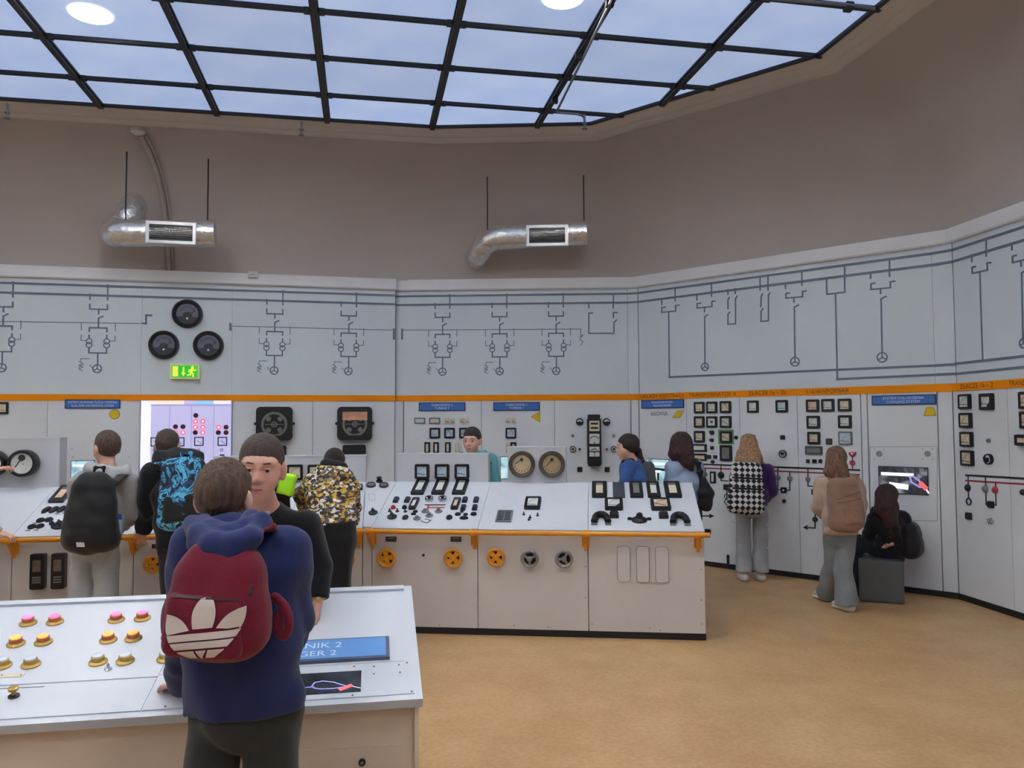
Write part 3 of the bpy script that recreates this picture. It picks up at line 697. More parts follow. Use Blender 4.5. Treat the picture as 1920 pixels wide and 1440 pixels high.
sign(FC, 785.5, 754.5, 872.5, 770.5, 'TURBOZESPÓŁ 2', 'TURBINE 2', 'blue sign of turbine set 2 above the small meters', .46, .3)
sign(FC, 925, 754, 1012.5, 770, 'TURBOZESPÓŁ 1', 'TURBINE 1', 'blue sign of turbine set 1 above the yellow triangle', .46, .3)
sign(FR, 1203, 749.5, 1283, 765.5, 'TRANSFORMATOR', 'TRANSFORMER', 'blue transformer sign above the word KASOWNIK', .5, .42)
sign(FR, 1635, 740.5, 1756, 759, 'SYSTEM CHŁODZENIA', 'COOLING SYSTEM', 'blue cooling system sign above the yellow trapezium', .64, .52)
text_mesh('KASOWNIK', FR, *FR.uv(1236.5, 776), .07, .001, m_needle, pnl['Ra'], fit=abs(r8(1252) - r8(1221)))
# yellow markers
def marker(fr, pts, label, cir=None):
    if cir:
        u, v, r = disc(fr, *cir); poly = [(u + r * math.cos(k * math.pi / 16), v + r * math.sin(k * math.pi / 16)) for k in range(32)]
    else: poly = [fr.uv(*p) for p in pts]
    cu = sum(p[0] for p in poly) / len(poly); cv_ = sum(p[1] for p in poly) / len(poly)
    if sum(poly[i][0] * poly[(i + 1) % len(poly)][1] - poly[(i + 1) % len(poly)][0] * poly[i][1] for i in range(len(poly))) < 0: poly = poly[::-1]
    t = thing('floor_plan_marker', label, 'marker', fr.p(cu, min(p[1] for p in poly), 0)); t.name = 'shape_marker'; WLOC[t.name] = Vector(t.location)
    MB().prism(fr, poly, .0005, .004).build('rim', m_yellowrim, t)
    MB().prism(fr, [(cu + (a - cu) * .86, cv_ + (b_ - cv_) * .86) for a, b_ in poly], .004, .006).build('face', m_yellow, t)
marker(FL, None, 'round yellow disc marker under the blue two-line sign', (215, 777, 10))
marker(FC, [(995, 781.5), (1013, 771), (1013, 792.5)], 'yellow triangle marker under the turbine set 1 sign')
marker(FR, [(1260.5, 783.5), (1270, 770.5), (1283, 770), (1275, 783)], 'yellow slanted parallelogram marker beside the word KASOWNIK')
marker(FR, [(1732, 780), (1737, 763.5), (1751, 763.5), (1756, 779.5)], 'yellow trapezium marker under the cooling system sign')

# --- left wall panels
P = pnl['La']; meter(P, FL, -6, 754, 16.5, 776.5, 'c'); knob(P, FL, 113.5, 834, 4.5) if False else None
P = pnl['Lb']; knob(P, FL, 113, 834, 4.5, depth=.03)
screws(P, FL, [(125, 861), (135, 842), (137, 857), (125, 875), (242, 857)])
# the glowing lamp screen
u0, u1, v0, v1 = FL.rect(263.5, 751, 434, 908)
m_scr = mat('lit_screen_lavender', (188, 186, 226), rough=0.4, emit=0.62, var=0.02, scale=1.2); m_scr2 = mat('lit_screen_edge', (226, 226, 255), rough=0.4, emit=0.85, var=0.02)
m_lit = mat('lit_red_lamp', (255, 78, 110), rough=0.4, emit=1.0); m_litc = mat('lit_red_core', (255, 205, 225), rough=0.4, emit=1.3); m_unlit = mat('unlit_red_lamp', (92, 26, 40), rough=0.4)
m_peach = mat('lit_screen_peach', (255, 214, 196), rough=0.4, emit=0.85, var=0.05, scale=3); m_skyb = mat('lit_screen_blue', (130, 190, 255), rough=0.4, emit=0.8, var=0.05); m_sgrey = mat('lit_screen_lines', (150, 148, 188), rough=0.4, emit=.3)
t = thing('video_screen', 'glowing lavender screen showing rows of red lamps and square meters', 'screen', FL.p((u0 + u1) / 2, v0, 0))
MB().box(FL, u0, u1, v0, v1, .001, .03).build('case', m_sgrey, t)
MB().box(FL, u0 + .004, u1 - .004, v0 + .004, v1 - .002, .03, .032).build('picture', m_scr, t)
r_ = lambda x0, y0, x1, y1, M, n, w1=.0335: MB().box(FL, *FL.rect(x0, y0, x1, y1, .032), .032, w1).build(n, M, t)
r_(264, 752, 282, 907, m_scr2, 'bright_edge'); r_(282, 751.5, 323, 758, m_peach, 'top_strip'); r_(324, 751.5, 345, 758, m_peach, 'top_strip'); r_(368, 751.5, 400, 758, m_skyb, 'top_strip'); r_(401, 751.5, 433, 757, m_scr2, 'top_strip')
for x in (317, 358, 400): r_(x, 760, x + .8, 907, m_sgrey, 'picture_line')
r_(282, 759, 434, 760.2, m_sgrey, 'picture_line')
for x, y, on in ((330, 800, 0), (344, 800, 0), (330, 811, 1), (344, 811, 1), (368, 779, 0), (367.5, 790, 1), (381, 790, 1), (367, 801, 1), (381, 801, 1), (367, 811, 0), (381, 811, 1), (410.5, 801, 1), (424.5, 801, 0), (410, 811, 0), (424.5, 811, 0)):
    u, v, r = disc(FL, x, y, 4.8); lm = MB().cyl(FL, u, v, r, .032, .0335, 18).build('picture_lamp', m_lit if on else m_unlit, t)
    if on: MB().cyl(FL, u, v, r * .5, .0335, .0345, 14).build('lamp_core', m_litc, lm)
for x0, y0 in ((282, 820), (328, 820), (364, 819), (408, 819)):
    a = FL.rect(x0, y0, x0 + 18, y0 + 17, .032); MB().frame(FL, *a, .012, .032, .034).build('picture_meter', m_needle, t)
    lines(t, Frame(FL.p(0, 0, .032), FL.eu, FL.ev), [[(x0 + 6, y0 + 7), (x0 + 14, y0 + 13)]], .005, m_needle, 'picture_needle', 0, .0015)
for x, y in ((298.5, 811.5), (291, 844), (373, 844), (416, 843.5)):
    u, v, r = disc(FL, x, y, 3); MB().ring(FL, u, v, r, r * .65, .032, .0335, 16).build('picture_ring', m_needle, t)
r_(412, 852, 421, 856, m_navy, 'picture_switch')
# round-chart recorders
m_rec = mat('recorder_black_enamel', (24, 24, 26), rough=0.35, coat=.3); m_recface = mat('recorder_dark_plate', (48, 46, 44), rough=0.3, metal=.4, var=.2, scale=10); m_recm = mat('recorder_alloy', (132, 130, 122), rough=0.35, metal=.7); m_copper_refl = mat('painted_copper_reflection', (216, 160, 128), rough=0.3, var=.25, scale=9)
for x0, x1, y0, y1, lb, cop in ((481, 549, 763, 826, 'black dial recorder with a dark round chart, beside the lamp screen', 0), (632, 697, 763, 825, 'black dial recorder with a copper-coloured reflection in its upper window', 1)):
    a, b_, c, d = FL.rect(x0, y0, x1, y1); t = thing('chart_recorder', lb, 'recorder', FL.p((a + b_) / 2, c, 0), 'round-chart recorders'); W_, H_ = b_ - a, d - c; cu, cv_ = (a + b_) / 2, (c + d) / 2
    mb = MB().rrect(FL, a, b_, c, d, .001, .10, r=.05, seg=4); mb.frame(FL, a + .02, b_ - .02, c + .02, d - .02, .04, .10, .115); mb.build('case', m_rec, t)
    for s_ in (-1, 1): MB().cyl(FL, cu + s_ * W_ * .52, cv_, .018, .03, .06, 10).build('hinge', m_rec, t)
    MB().box(FL, a + .05, b_ - .05, c + .05, d - .05, .10, .104).build('window', m_recface, t)
    r = W_ * .36
    f = MB().ring(FL, cu, cv_ - H_ * .02, r, r * .8, .104, .108, 36).build('chart_ring', m_recm, t)
    for ang in (45, 135, 225, 315):
        al = math.radians(ang); MB().cyl(FL, cu + r * .62 * math.cos(al), cv_ - H_ * .02 + r * .62 * math.sin(al), r * .2, .104, .109, 14).build('corner_lug', m_recm, t)
    for ang in (0, 90, 180, 270):
        al = math.radians(ang); MB().cyl(FL, cu + r * .6 * math.cos(al), cv_ - H_ * .02 + r * .6 * math.sin(al), r * .36, .1045, .1075, 20).build('dark_lobe', m_rec, t)
    mb = MB().ring(FL, cu, cv_ - H_ * .02, r * .24, r * .15, .108, .113, 20); mb.cyl(FL, cu, cv_ - H_ * .02, r * .09, .108, .115, 12); mb.strip(FL, [(cu - r * .7, cv_ - H_ * .02), (cu + r * .7, cv_ - H_ * .02)], r * .06, .108, .111); mb.build('hub', m_recm, t)
    if cop: MB().box(FL, a + .06, b_ - .06, cv_ + H_ * .1, d - .055, .109, .1105).build('painted_reflection', m_copper_refl, t)  # warm reflection in the glass, painted as a coloured plate
for x0, x1, y0, y1, lb in ((492, 537, 835, 868, 'flat black recorder slot below the dark round-chart recorder'), (642, 685.5, 834, 868, 'flat black recorder slot below the copper-reflecting recorder')):
    a, b_, c, d = FL.rect(x0, y0, x1, y1); t = thing('recorder_slot', lb, 'recorder', FL.p((a + b_) / 2, c, 0), 'flat recorder slots')
    MB().rrect(FL, a, b_, c, d, .001, .07, r=.025).build('case', m_rec, t); MB().box(FL, a + .03, b_ - .03, c + .02, d - .04, .07, .074).build('window', m_recface, t); MB().strip(FL, [(a + .05, c + .07), (b_ - .05, c + .07)], .006, .074, .077).build('scale_line', m_recm, t)

# --- panels of turbine set 2 and 1
P = pnl['Ca']
for x0, f in ((777, 'g'), (805, 'c')): meter(P, FC, x0, 783, x0 + 20.5, 794.5, f, t=.14, needle=None, rim=m_graymetal)
def twin(P, fr, x0, y0, x1, y1):
    u0, u1, v0, v1 = fr.rect(x0, y0, x1, y1); f = MB().rrect(fr, u0, u1, v0, v1, 0, .012, r=.012).build('twin_indicator', m_dwhite, P)
    h = (u1 - u0) / 2
    for k in (0, 1): MB().rrect(fr, u0 + k * h + .008, u0 + (k + 1) * h - .008, v0 + .008, v1 - .008, .012, .018, r=.01).build('window', m_cream, f); 
    for k in (0, 1): MB().strip(fr, [(u0 + k * h + .02, v0 + .03), (u0 + (k + 1) * h - .015, v0 + .02)], .006, .018, .02).build('needle', m_needle, f)
twin(P, FC, 833, 783, 854, 794.5); twin(P, FC, 861, 783, 881, 794.5)
for x0, nd in ((805.5, .05), (833, .9), (861, .3)): meter(P, FC, x0, 802, x0 + 20, 822, 'b', t=.15, needle=nd)
for x0 in (796, 812.5, 834.5): meter(P, FC, x0, 829, x0 + 10.5, 850, 'c', t=.24, needle=None)
twin(P, FC, 852, 830, 863, 849); screws(P, FC, [(784, 822), (800, 822.5)], .004)
P = pnl['Cb']
twin(P, FC, 947, 783, 968, 794.5); meter(P, FC, 948, 802, 968, 822, 'b', t=.13, needle=1.2); twin(P, FC, 947, 829.5, 956, 850); meter(P, FC, 957, 829, 968.5, 850, 'c', t=.26, needle=None)
P = pnl['Cc']
half_dial(P, FC, 1086.7, 791, 7); half_dial(P, FC, 1137.4, 791, 7)
for x in (1074, 1150.5): ball(P, FC, x, 817, 2.8, m_graymetal, 'lamp_cap'); 
for x in (1074, 1151): round_dial(P, FC, x, 842, 6, rim=m_black, hub=False); knob(P, FC, x, 842, 2.6, depth=.04)
ball(P, FC, 1087, 842.3, 2.3, m_black, 'button'); ball(P, FC, 1138, 842.3, 2.3, m_red, 'button')
sq(P, FC, 1082.5, 875.5, 1092, 885); sq(P, FC, 1133.5, 875.5, 1143, 885)
u0, u1, v0, v1 = FC.rect(1100.5, 785, 1126, 870)
t = thing('synchroniser_column', 'tall narrow black instrument column with three stacked white dials', 'instrument', FC.p((u0 + u1) / 2, v0, 0))
W_ = u1 - u0; H_ = v1 - v0
mb = MB().rrect(FC, u0, u1, v0, v1, .001, .14, r=.01); mb.rrect(FC, u0 + .01, u1 - .01, v1, v1 + .05, .02, .12, r=.01); mb.rrect(FC, u0 + .01, u1 - .01, v0 - .02, v0, .02, .12, r=.009); mb.build('case', m_black, t)
for k, (y0, y1) in enumerate(((789, 808), (813, 831.5), (837, 855))):
    a, b_, c, d = FC.rect(1104, y0, 1122.5, y1); f = MB().box(FC, a, b_, c, d, .14, .146).build('dial_plate', m_cream if k == 0 else m_dwhite, t)
    cu, cv_ = (a + b_) / 2, (c + d) / 2; mb = MB()
    if k == 0:
        for z in (.028, -.024): mb.box(FC, cu - .045, cu + .045, cv_ + z - .012, cv_ + z + .012, .146, .15)
    elif k == 1:
        mb.strip(FC, [(cu + .05 * math.cos(x), cv_ - .01 + .04 * math.sin(x)) for x in [.3 + .28 * j for j in range(10)]], .008, .146, .149); mb.cyl(FC, cu, c + .012, .008, .146, .15, 8)
    else:
        mb.strip(FC, [(a, cv_), (b_, cv_)], .012, .146, .15); mb.strip(FC, [(cu, cv_), (cu, c + .01)], .008, .146, .15); mb.strip(FC, [(cu + .04 * math.cos(x), cv_ + .035 * math.sin(x)) for x in [.5 + .3 * j for j in range(8)]], .008, .146, .149)
    mb.build('marks', m_needle, f)

# --- right-hand panels
P = pnl['Rb']
for x0, x1, y0, y1, f, nd in ((1302, 1321.5, 753.5, 775, 'c', .05), (1325, 1345.5, 753, 775, 'w', .05), (1350.5, 1371.5, 752, 774.5, 'c', 1.1), (1302, 1321.5, 780.5, 802, 'c', .05), (1350.5, 1372, 780, 802.5, 'w', .45), (1302, 1322, 808, 829.5, 'c', .15)):
    meter(P, FR, x0, y0, x1, y1, f, needle=nd)
m_ = meter(P, FR, 1325, 780.5, 1345.5, 802, 'w', needle=None); knob(P, FR, 1336, 791, 2.2, depth=.03)
u0, u1, v0, v1 = FR.rect(1347, 805.5, 1376, 833); MB().box(FR, u0, u1, v0, v1, 0, .004).build('green_surround', m_green, P, label='green plate around the meter')
meter(P, FR, 1351, 808.5, 1372.5, 830.5, 'c', needle=.45, w0=.004)
meter(P, FR, 1299, 832.5, 1325.5, 847, 'w', t=.18, needle=None); meter(P, FR, 1301, 850.5, 1325.5, 864, 'c', t=.2, needle=None)
meter(P, FR, 1350.5, 834.5, 1373, 864.5, 'd', t=.16, needle=None); knob(P, FR, 1335.5, 811, 4, depth=.04); knob(P, FR, 1335.5, 825.5, 3.2, depth=.04)
sq(P, FR, 1332.5, 836.5, 1338.8, 843); sq(P, FR, 1326.5, 853, 1333.5, 860); sq(P, FR, 1338, 853.5, 1345, 860); ball(P, FR, 1336.5, 866, 3.3, m_black, 'button'); ball(P, FR, 1380.5, 820.5, 3.5, m_black, 'button')
lines(P, FR, [[(1300, 870), (1387, 873)]], .017, m_black, 'black_bus'); lines(P, FR, [[(1300, 877), (1387, 880)]], .014, m_redline, 'red_bus')
for x, y, r, M in ((1322.5, 889.5, 4.2, m_graymetal), (1352, 891, 6, m_black)): ball(P, FR, x, y, r, M)
lines(P, FR, [[(1322.5, 880), (1322.5, 900)], [(1352, 873), (1352, 901), (1365, 902)]], .011, m_black, 'symbol_line')
meter(P, FR, 1332, 884, 1342.5, 906, 'w', t=.22, needle=None); sq(P, FR, 1324, 907.5, 1331, 915.5); u, v, r = disc(FR, 1335.5, 923, 4); MB().ring(FR, u, v, r, r * .6, 0, .02, 8).build('ring_switch', m_black, P); sq(P, FR, 1357, 908, 1367.5, 918.5)
lines(P, FR, [[(1300, 967), (1336, 967.5)], [(1331, 965), (1337, 967.5), (1331, 970)]], .014, m_black, 'arrow_line'); sq(P, FR, 1322.5, 992, 1333, 1001.5)
for y0 in (946, 948): pass
lines(P, FR, [[(1363, 918), (1363, 935)]], .012, m_black, 'symbol_line')
for y in (931, 941): u, v, r = disc(FR, 1363, y, 5); MB().ring(FR, u, v, r, r * .78, 0, .006, 20).build('ring_symbol', m_black, P)
screws(P, FR, [(1384, 1030), (1366, 1052)], .005)
u, v = FR.uv(1366, 1057); MB().box(FR, u - .012, u + .012, VP0 - .0, VP0 + .1, .0, .02).build('door_stop', m_base, P)
P = pnl['Rc']
meter(P, FR, 1401.5, 751, 1423, 774, 'w', needle=.05); meter(P, FR, 1455, 750, 1478, 773.5, 'b', needle=.05)
sq(P, FR, 1409, 816, 1417, 824); sq(P, FR, 1463.5, 816, 1472, 824.5); round_dial(P, FR, 1468.5, 851, 7, hub=False, rim=m_black); knob(P, FR, 1468.5, 850.5, 3.6, m_black, depth=.04)
lines(P, FR, [[(1388, 873), (1496, 877.5)]], .017, m_black, 'black_bus'); lines(P, FR, [[(1388, 880), (1496, 885)]], .014, m_redline, 'red_bus')
ball(P, FR, 1458.5, 895.5, 5, m_graymetal); ball(P, FR, 1481, 897, 5, m_graymetal)
lines(P, FR, [[(1458.5, 877), (1458.5, 918), (1481, 919), (1481, 884)]], .011, m_black, 'symbol_line'); sq(P, FR, 1464.5, 913.5, 1475.5, 924.5); ball(P, FR, 1470, 919, 2.5, m_dwhite, 'lamp_cap'); ball(P, FR, 1470.5, 939.5, 3.8, m_black, 'button')
P = pnl['Rd']
for x0, x1, y0, y1, f, nd in ((1512, 1536.5, 749, 772.5, 'p', .05), (1540.5, 1565, 748, 772, 'w', .05), (1571.5, 1597, 747.5, 771.5, 'c', .05), (1513, 1538, 779.5, 803.5, 'w', .05), (1572, 1597.5, 778.5, 803, 'w', .05), (1514.5, 1538.5, 809.5, 833, 'c', .05)): meter(P, FR, x0, y0, x1, y1, f, needle=nd)
meter(P, FR, 1572.5, 809, 1598.5, 834, 'b', t=.08, needle=.1, rim=m_graymetal); sq(P, FR, 1549, 822, 1560.5, 833.5, mat('switch_cap_grey', (62, 62, 66), rough=.5)); meter(P, FR, 1510.5, 836.5, 1542.5, 852, 'd', t=.2, needle=None, rim=mat('meter_rim_grey', (78, 78, 80), rough=.5))
for x0 in (1512, 1523.5, 1535.5): sq(P, FR, x0, 861, x0 + (8 if x0 == 1523.5 else 6.5), 868.5)
for y in (852, 868): u, v, r = disc(FR, 1598.5, y, 5.2); MB().ring(FR, u, v, r, r * .55, 0, .012, 20).build('red_ring_symbol', m_red, P)
ball(P, FR, 1598.5, 851, 3, m_dwhite, 'lamp_cap'); lines(P, FR, [[(1598.5, 857), (1598.5, 878)], [(1592.5, 849), (1592.5, 852), (1604.5, 852), (1604.5, 848)]], .011, m_red, 'symbol_line')
lines(P, FR, [[(1497, 877.5), (1611, 881.5)]], .017, m_black, 'black_bus'); lines(P, FR, [[(1497, 885), (1611, 890)]], .014, m_redline, 'red_bus')
ball(P, FR, 1515, 898.5, 4.8, m_graymetal); lines(P, FR, [[(1515, 878), (1515, 911), (1527, 912), (1527, 925)]], .011, m_black, 'symbol_line'); sq(P, FR, 1522, 917, 1532, 928)
lines(P, FR, [[(1528.5, 950), (1528.5, 990), (1510, 989)], [(1514, 986), (1508, 989), (1514, 992)]], .012, m_black, 'arrow_line'); ball(P, FR, 1528.5, 974, 5.2, m_black); u, v, r = disc(FR, 1527, 955, 4.5); MB().ring(FR, u, v, r, r * .6, 0, .006, 18).build('ring_symbol', m_black, P)
P = pnl['Re']
m_perf = mat('perforated_grey', (148, 150, 153), rough=.7, var=.2, scale=160)
for x in (1648.5, 1739):
    u, v, r = disc(FR, x, 851, 6); MB().cyl(FR, u, v, r, 0, .002, 22).build('speaker_grille', m_perf, P)
    screws(P, FR, [(x - 9, 842), (x + 9, 842), (x - 9, 861), (x + 9, 861)], .005)
lines(P, FR, [[(1633, 838), (1756, 837)], [(1757, 838), (1757.5, 977)], [(1700, 976), (1757, 977)], [(1631, 838), (1631.5, 975)]], .004, m_graymetal, 'hatch_seam', 0, .001)
P = pnl['Qa']
for k, (x0, x1, y0, y1) in enumerate(((1800.5, 1822, 739, 767), (1802, 1824, 774, 802), (1803.5, 1826, 809.5, 838), (1805, 1827.5, 844.5, 873.5))): meter(P, FQ, x0, y0, x1, y1, 'c' if k else 'w', t=.12, needle=.05, depth=.03)
meter(P, FQ, 1840, 737.5, 1865, 769, 'w', t=.17, needle=.1, depth=.03, corner=True)
ball(P, FQ, 1855, 826, 3, m_graymetal, 'lamp_cap'); round_dial(P, FQ, 1856, 861, 7.5, rim=m_black, hub=False); knob(P, FQ, 1855, 862, 4, depth=.04)
lines(P, FQ, [[(1811.5, 891), (1891, 895.5)]], .017, m_black, 'black_bus'); lines(P, FQ, [[(1811.5, 901), (1891, 906)]], .014, m_redline, 'red_bus')
for x, y, M in ((1815.5, 914.5, m_black), (1848.5, 917, m_graymetal), (1867, 919, m_red)): ball(P, FQ, x, y, 5, M)
lines(P, FQ, [[(1815.5, 892), (1816.5, 935)], [(1848, 893), (1849.5, 946), (1868, 947), (1867, 907)]], .011, m_black, 'symbol_line'); u, v, r = disc(FQ, 1817, 940.5, 5); MB().ring(FQ, u, v, r, r * .7, 0, .008, 18).build('ring_symbol', m_black, P)
sq(P, FQ, 1853.5, 939.5, 1864.5, 952.5); sq(P, FQ, 1812, 961, 1823, 974); knob(P, FQ, 1860, 977.5, 4.5, m_chrome, depth=.03)
P = pnl['Qb']
meter(P, FQ, 1914, 734, 1940, 767, 'c', t=.15, depth=.03); meter(P, FQ, 1916, 771, 1942, 804, 'c', t=.15, depth=.03); meter(P, FQ, 1909, 815, 1946, 836, 'c', t=.24, needle=None, depth=.04)
lines(P, FQ, [[(1891.5, 895.5), (1990, 902)]], .017, m_black, 'black_bus'); lines(P, FQ, [[(1891.5, 906), (1990, 912)]], .014, m_redline, 'red_bus'); ball(P, FQ, 1919, 923, 4.5, m_black)

# --- picture screens set into the panels
def pic_screen(fr, x0, y0, x1, y1, label, M, extra=None):
    u0, u1, v0, v1 = fr.rect(x0, y0, x1, y1); t = thing('video_screen', label, 'screen', fr.p((u0 + u1) / 2, v0, 0))
    MB().box(fr, u0, u1, v0, v1, .001, .012).build('case', m_black, t); MB().box(fr, u0 + .006, u1 - .006, v0 + .006, v1 - .006, .012, .014).build('picture', M, t)
    if extra: extra(t, Frame(fr.p(0, 0, .0142), fr.eu, fr.ev))
    return t
def emis(M, k):
    for n_ in M.node_tree.nodes:
        if n_.type == 'BSDF_PRINCIPLED':
            rp_ = [q for q in M.node_tree.nodes if q.type == 'VALTORGB'][0]
            M.node_tree.links.new(rp_.outputs['Color'], n_.inputs['Emission Color']); n_.inputs['Emission Strength'].default_value = k
    return M
m_pic1 = emis(soft_mat('lit_picture_cyan', [(0.3, (90, 120, 140)), (.5, (170, 215, 225)), (.7, (225, 245, 248))], scale=9, rough=.4, bump=0), .6)
m_picw = mat('lit_picture_white', (240, 246, 255), rough=.4, emit=.9); m_picd = mat('lit_picture_dark', (32, 40, 60), rough=.4, emit=.1)
m_pic2 = emis(soft_mat('lit_picture_dark_machine', [(0.35, (24, 26, 32)), (.52, (60, 62, 70)), (.66, (150, 152, 160))], scale=7, rough=.4, bump=0, distort=.6), .5)
m_picp = mat('lit_picture_lilac', (150, 150, 215), rough=.4, emit=.7); m_picr = mat('lit_picture_pink', (255, 110, 110), rough=.4, emit=.6); m_picv = mat('lit_picture_violet', (90, 88, 150), rough=.4, emit=.4)
def ex1(t, fr):
    lines(t, fr, [[(1217, 869.5), (1247, 870)]], .028, m_picw, 'caption_bar', 0, .001); lines(t, fr, [[(1225, 883), (1238, 883.5)]], .02, m_picw, 'caption_bar', 0, .001)
    lines(t, fr, [[(1226, 890), (1226, 899)], [(1234, 889), (1234, 899)], [(1226, 879), (1245, 881)]], .03, m_picd, 'dark_figure', 0, .001)
pic_screen(FR, 1213, 860.5, 1256, 905, 'bright cyan picture screen between the denim jacket and the pale blue sweater', m_pic1, ex1)
pic_screen(FC, 938, 856, 960, 898, 'bright cyan picture screen partly behind the box with two round gauges', m_pic1)
def ex0(t, fr): lines(t, fr, [[(138, 873), (160, 873)]], .02, m_picw, 'caption_bar', 0, .001)
pic_screen(FL, 133, 863.5, 178, 906, 'bright cyan picture screen behind the grey hoodie', m_pic1, ex0)
def ex2(t, fr):
    lines(t, fr, [[(1655, 888), (1710, 890.5)]], .03, m_picw, 'caption_bar', 0, .001)
    lines(t, fr, [[(1706, 894), (1712, 893), (1723, 901), (1731, 912)], [(1706, 894), (1709, 904), (1724, 913), (1733, 914)]], .016, m_picp, 'tong_outline', 0, .0012)
    lines(t, fr, [[(1728, 908), (1734, 914)]], .045, m_picr, 'hot_tip', 0, .0013); lines(t, fr, [[(1735, 915), (1741, 924)]], .015, m_picw, 'tong_outline', 0, .0012)
    lines(t, fr, [[(1672, 909), (1698, 913)]], .05, m_picw, 'bright_patch', 0, .001)
pic_screen(FR, 1648, 875, 1741, 926, 'wide dark picture screen with glowing lilac tongs on cooling panel', m_pic2, ex2)
m_small = mat('junction_box_white', (206, 204, 196), rough=.5)
u0, u1, v0, v1 = FL.rect(465, 509.5, 484, 521, .04); t = thing('junction_box', 'small white junction box on the cornice', 'box', FL.p((u0 + u1) / 2, v0, .03))
MB().rrect(FL, u0, u1, v0, v1, .045, .08, r=.01).build('case', m_small, t); MB().strip(FL, [(u0 + .03, v0 + .03), (u1 - .05, v0 + .03)], .006, .08, .082).build('lid_seam', m_graymetal, t)
# ------------------------------------------------------------------ ventilation ducts, conduits, sprinklers under the cove
m_foil = mat('crumpled_foil', (236, 234, 230), rough=0.26, metal=0.78, var=0.12, scale=14, bump=0.9, bscale=26)
m_louv = mat('louvre_dark', (74, 76, 80), rough=.5); m_galv = mat('galvanised_frame', (198, 200, 204), rough=0.4, metal=0.6)
m_rod = mat('threaded_rod', (60, 58, 56), rough=0.6, metal=.4)
m_cond = mat('conduit_grey_beige', (168, 160, 150), rough=0.6)
COVE_W = 1.04
def cove_z(w_):
    s_ = min(max(w_ / COVE_W, 0), 1); return ZC0 + (ZC1 - ZC0) * math.sin(math.acos(1 - s_))
def cove_hit(fr, x, y, off=0.03):
    best = None
    for k in range(400):
        w_ = COVE_W * k / 400; u, v = fr.uv(x, y, w_); e = abs(v - cove_z(w_))
        if best is None or e < best[0]: best = (e, u, v, w_)
    return fr.p(best[1], best[2], best[3]) + (fr.ew * .6 - Vector((0, 0, .8))) * off
def on(fr, x, y, w_): u, v = fr.uv(x, y, w_); return fr.p(u, v, w_)
def smooth_path(pts, n=6):
    pts = [Vector(p) for p in pts]; out = []
    for i in range(len(pts) - 1):
        p0, p1, p2, p3 = pts[max(i - 1, 0)], pts[i], pts[i + 1], pts[min(i + 2, len(pts) - 1)]
        for k in range(n):
            t = k / n; out.append(0.5 * ((2 * p1) + (p2 - p0) * t + (2 * p0 - 5 * p1 + 4 * p2 - p3) * t * t + (3 * p1 - p0 - 3 * p2 + p3) * t ** 3))
    return out + [pts[-1]]
def wob(pts, r, amp=.05):
    rnd = random.Random(3); return [r * (1 + amp * (rnd.random() - .5)) for _ in pts]
def duct(fr, W0, ends, elbow, grille, rods, r, label):
    a, b_ = on(fr, *ends[0], W0), on(fr, *ends[1], W0)
    t = thing('ventilation_duct', label, 'duct', (a + b_) / 2 - Vector((0, 0, r)), 'silver foil ventilation ducts')
    pts = [a + (b_ - a) * (k / 14) for k in range(15)]
    MB().tube(pts, wob(pts, r, .03), 28).build('main_pipe', m_foil, t, smooth=True)
    pe = smooth_path([on(fr, x, y, w_) for x, y, w_ in elbow], 7)
    MB().tube(pe, wob(pe, r * .93, .10), 24).build('flexible_elbow', m_foil, t, smooth=True)
    d = (b_ - a).normalized()
    end = [b_ - d * .14, b_ - d * .12, b_ + d * .02]
    MB().tube(end, [r * 1.03] * 3, 28).build('end_cap', m_foil, t, smooth=True)
    x0, y0, x1, y1 = grille; f2 = Frame(fr.p(0, 0, W0 + r * .72), fr.eu, fr.ev)
    u0, u1, v0, v1 = f2.rect(x0, y0, x1, y1)
    g = MB().frame(f2, u0, u1, v0, v1, .035, 0, .06).build('grille_frame', m_galv, t)
    MB().box(f2, u0 + .03, u1 - .03, v0 + .03, v1 - .03, .0, .02).build('grille_back', m_base, g)
    n = 8
    for k in range(n):
        z = v0 + .04 + (v1 - v0 - .08) * (k + .5) / n
        MB().box(f2, u0 + .035, u1 - .035, z - .004, z + .005, .02, .05).build('louvre', m_louv, g)
    for x, y in rods:
        p = on(fr, x, y, W0); zt = cove_z(W0) + .01
        MB().tube([p, Vector((p.x, p.y, zt))], .008, 6).build('hanger_rod', m_rod, t)
    return t
duct(FL, .55, ((228, 437), (400, 438)), [(250, 436, .55), (222, 437, .54), (210, 437, .42), (222, 425, .26), (245, 398, .2), (255, 372, .08)], (275, 418, 369, 459), [(235, 430), (389, 430)], .148, 'silver foil air duct whose elbow climbs up beside the grey cable conduit')
duct(FC, .5, ((935, 446), (1096, 436)), [(955, 445, .5), (930, 447, .5), (910, 458, .42), (899, 474, .3), (894, 484, .1)], (987, 424, 1065, 463), [(914, 448), (1095, 430)], .145, 'silver foil air duct whose elbow droops towards the wall')
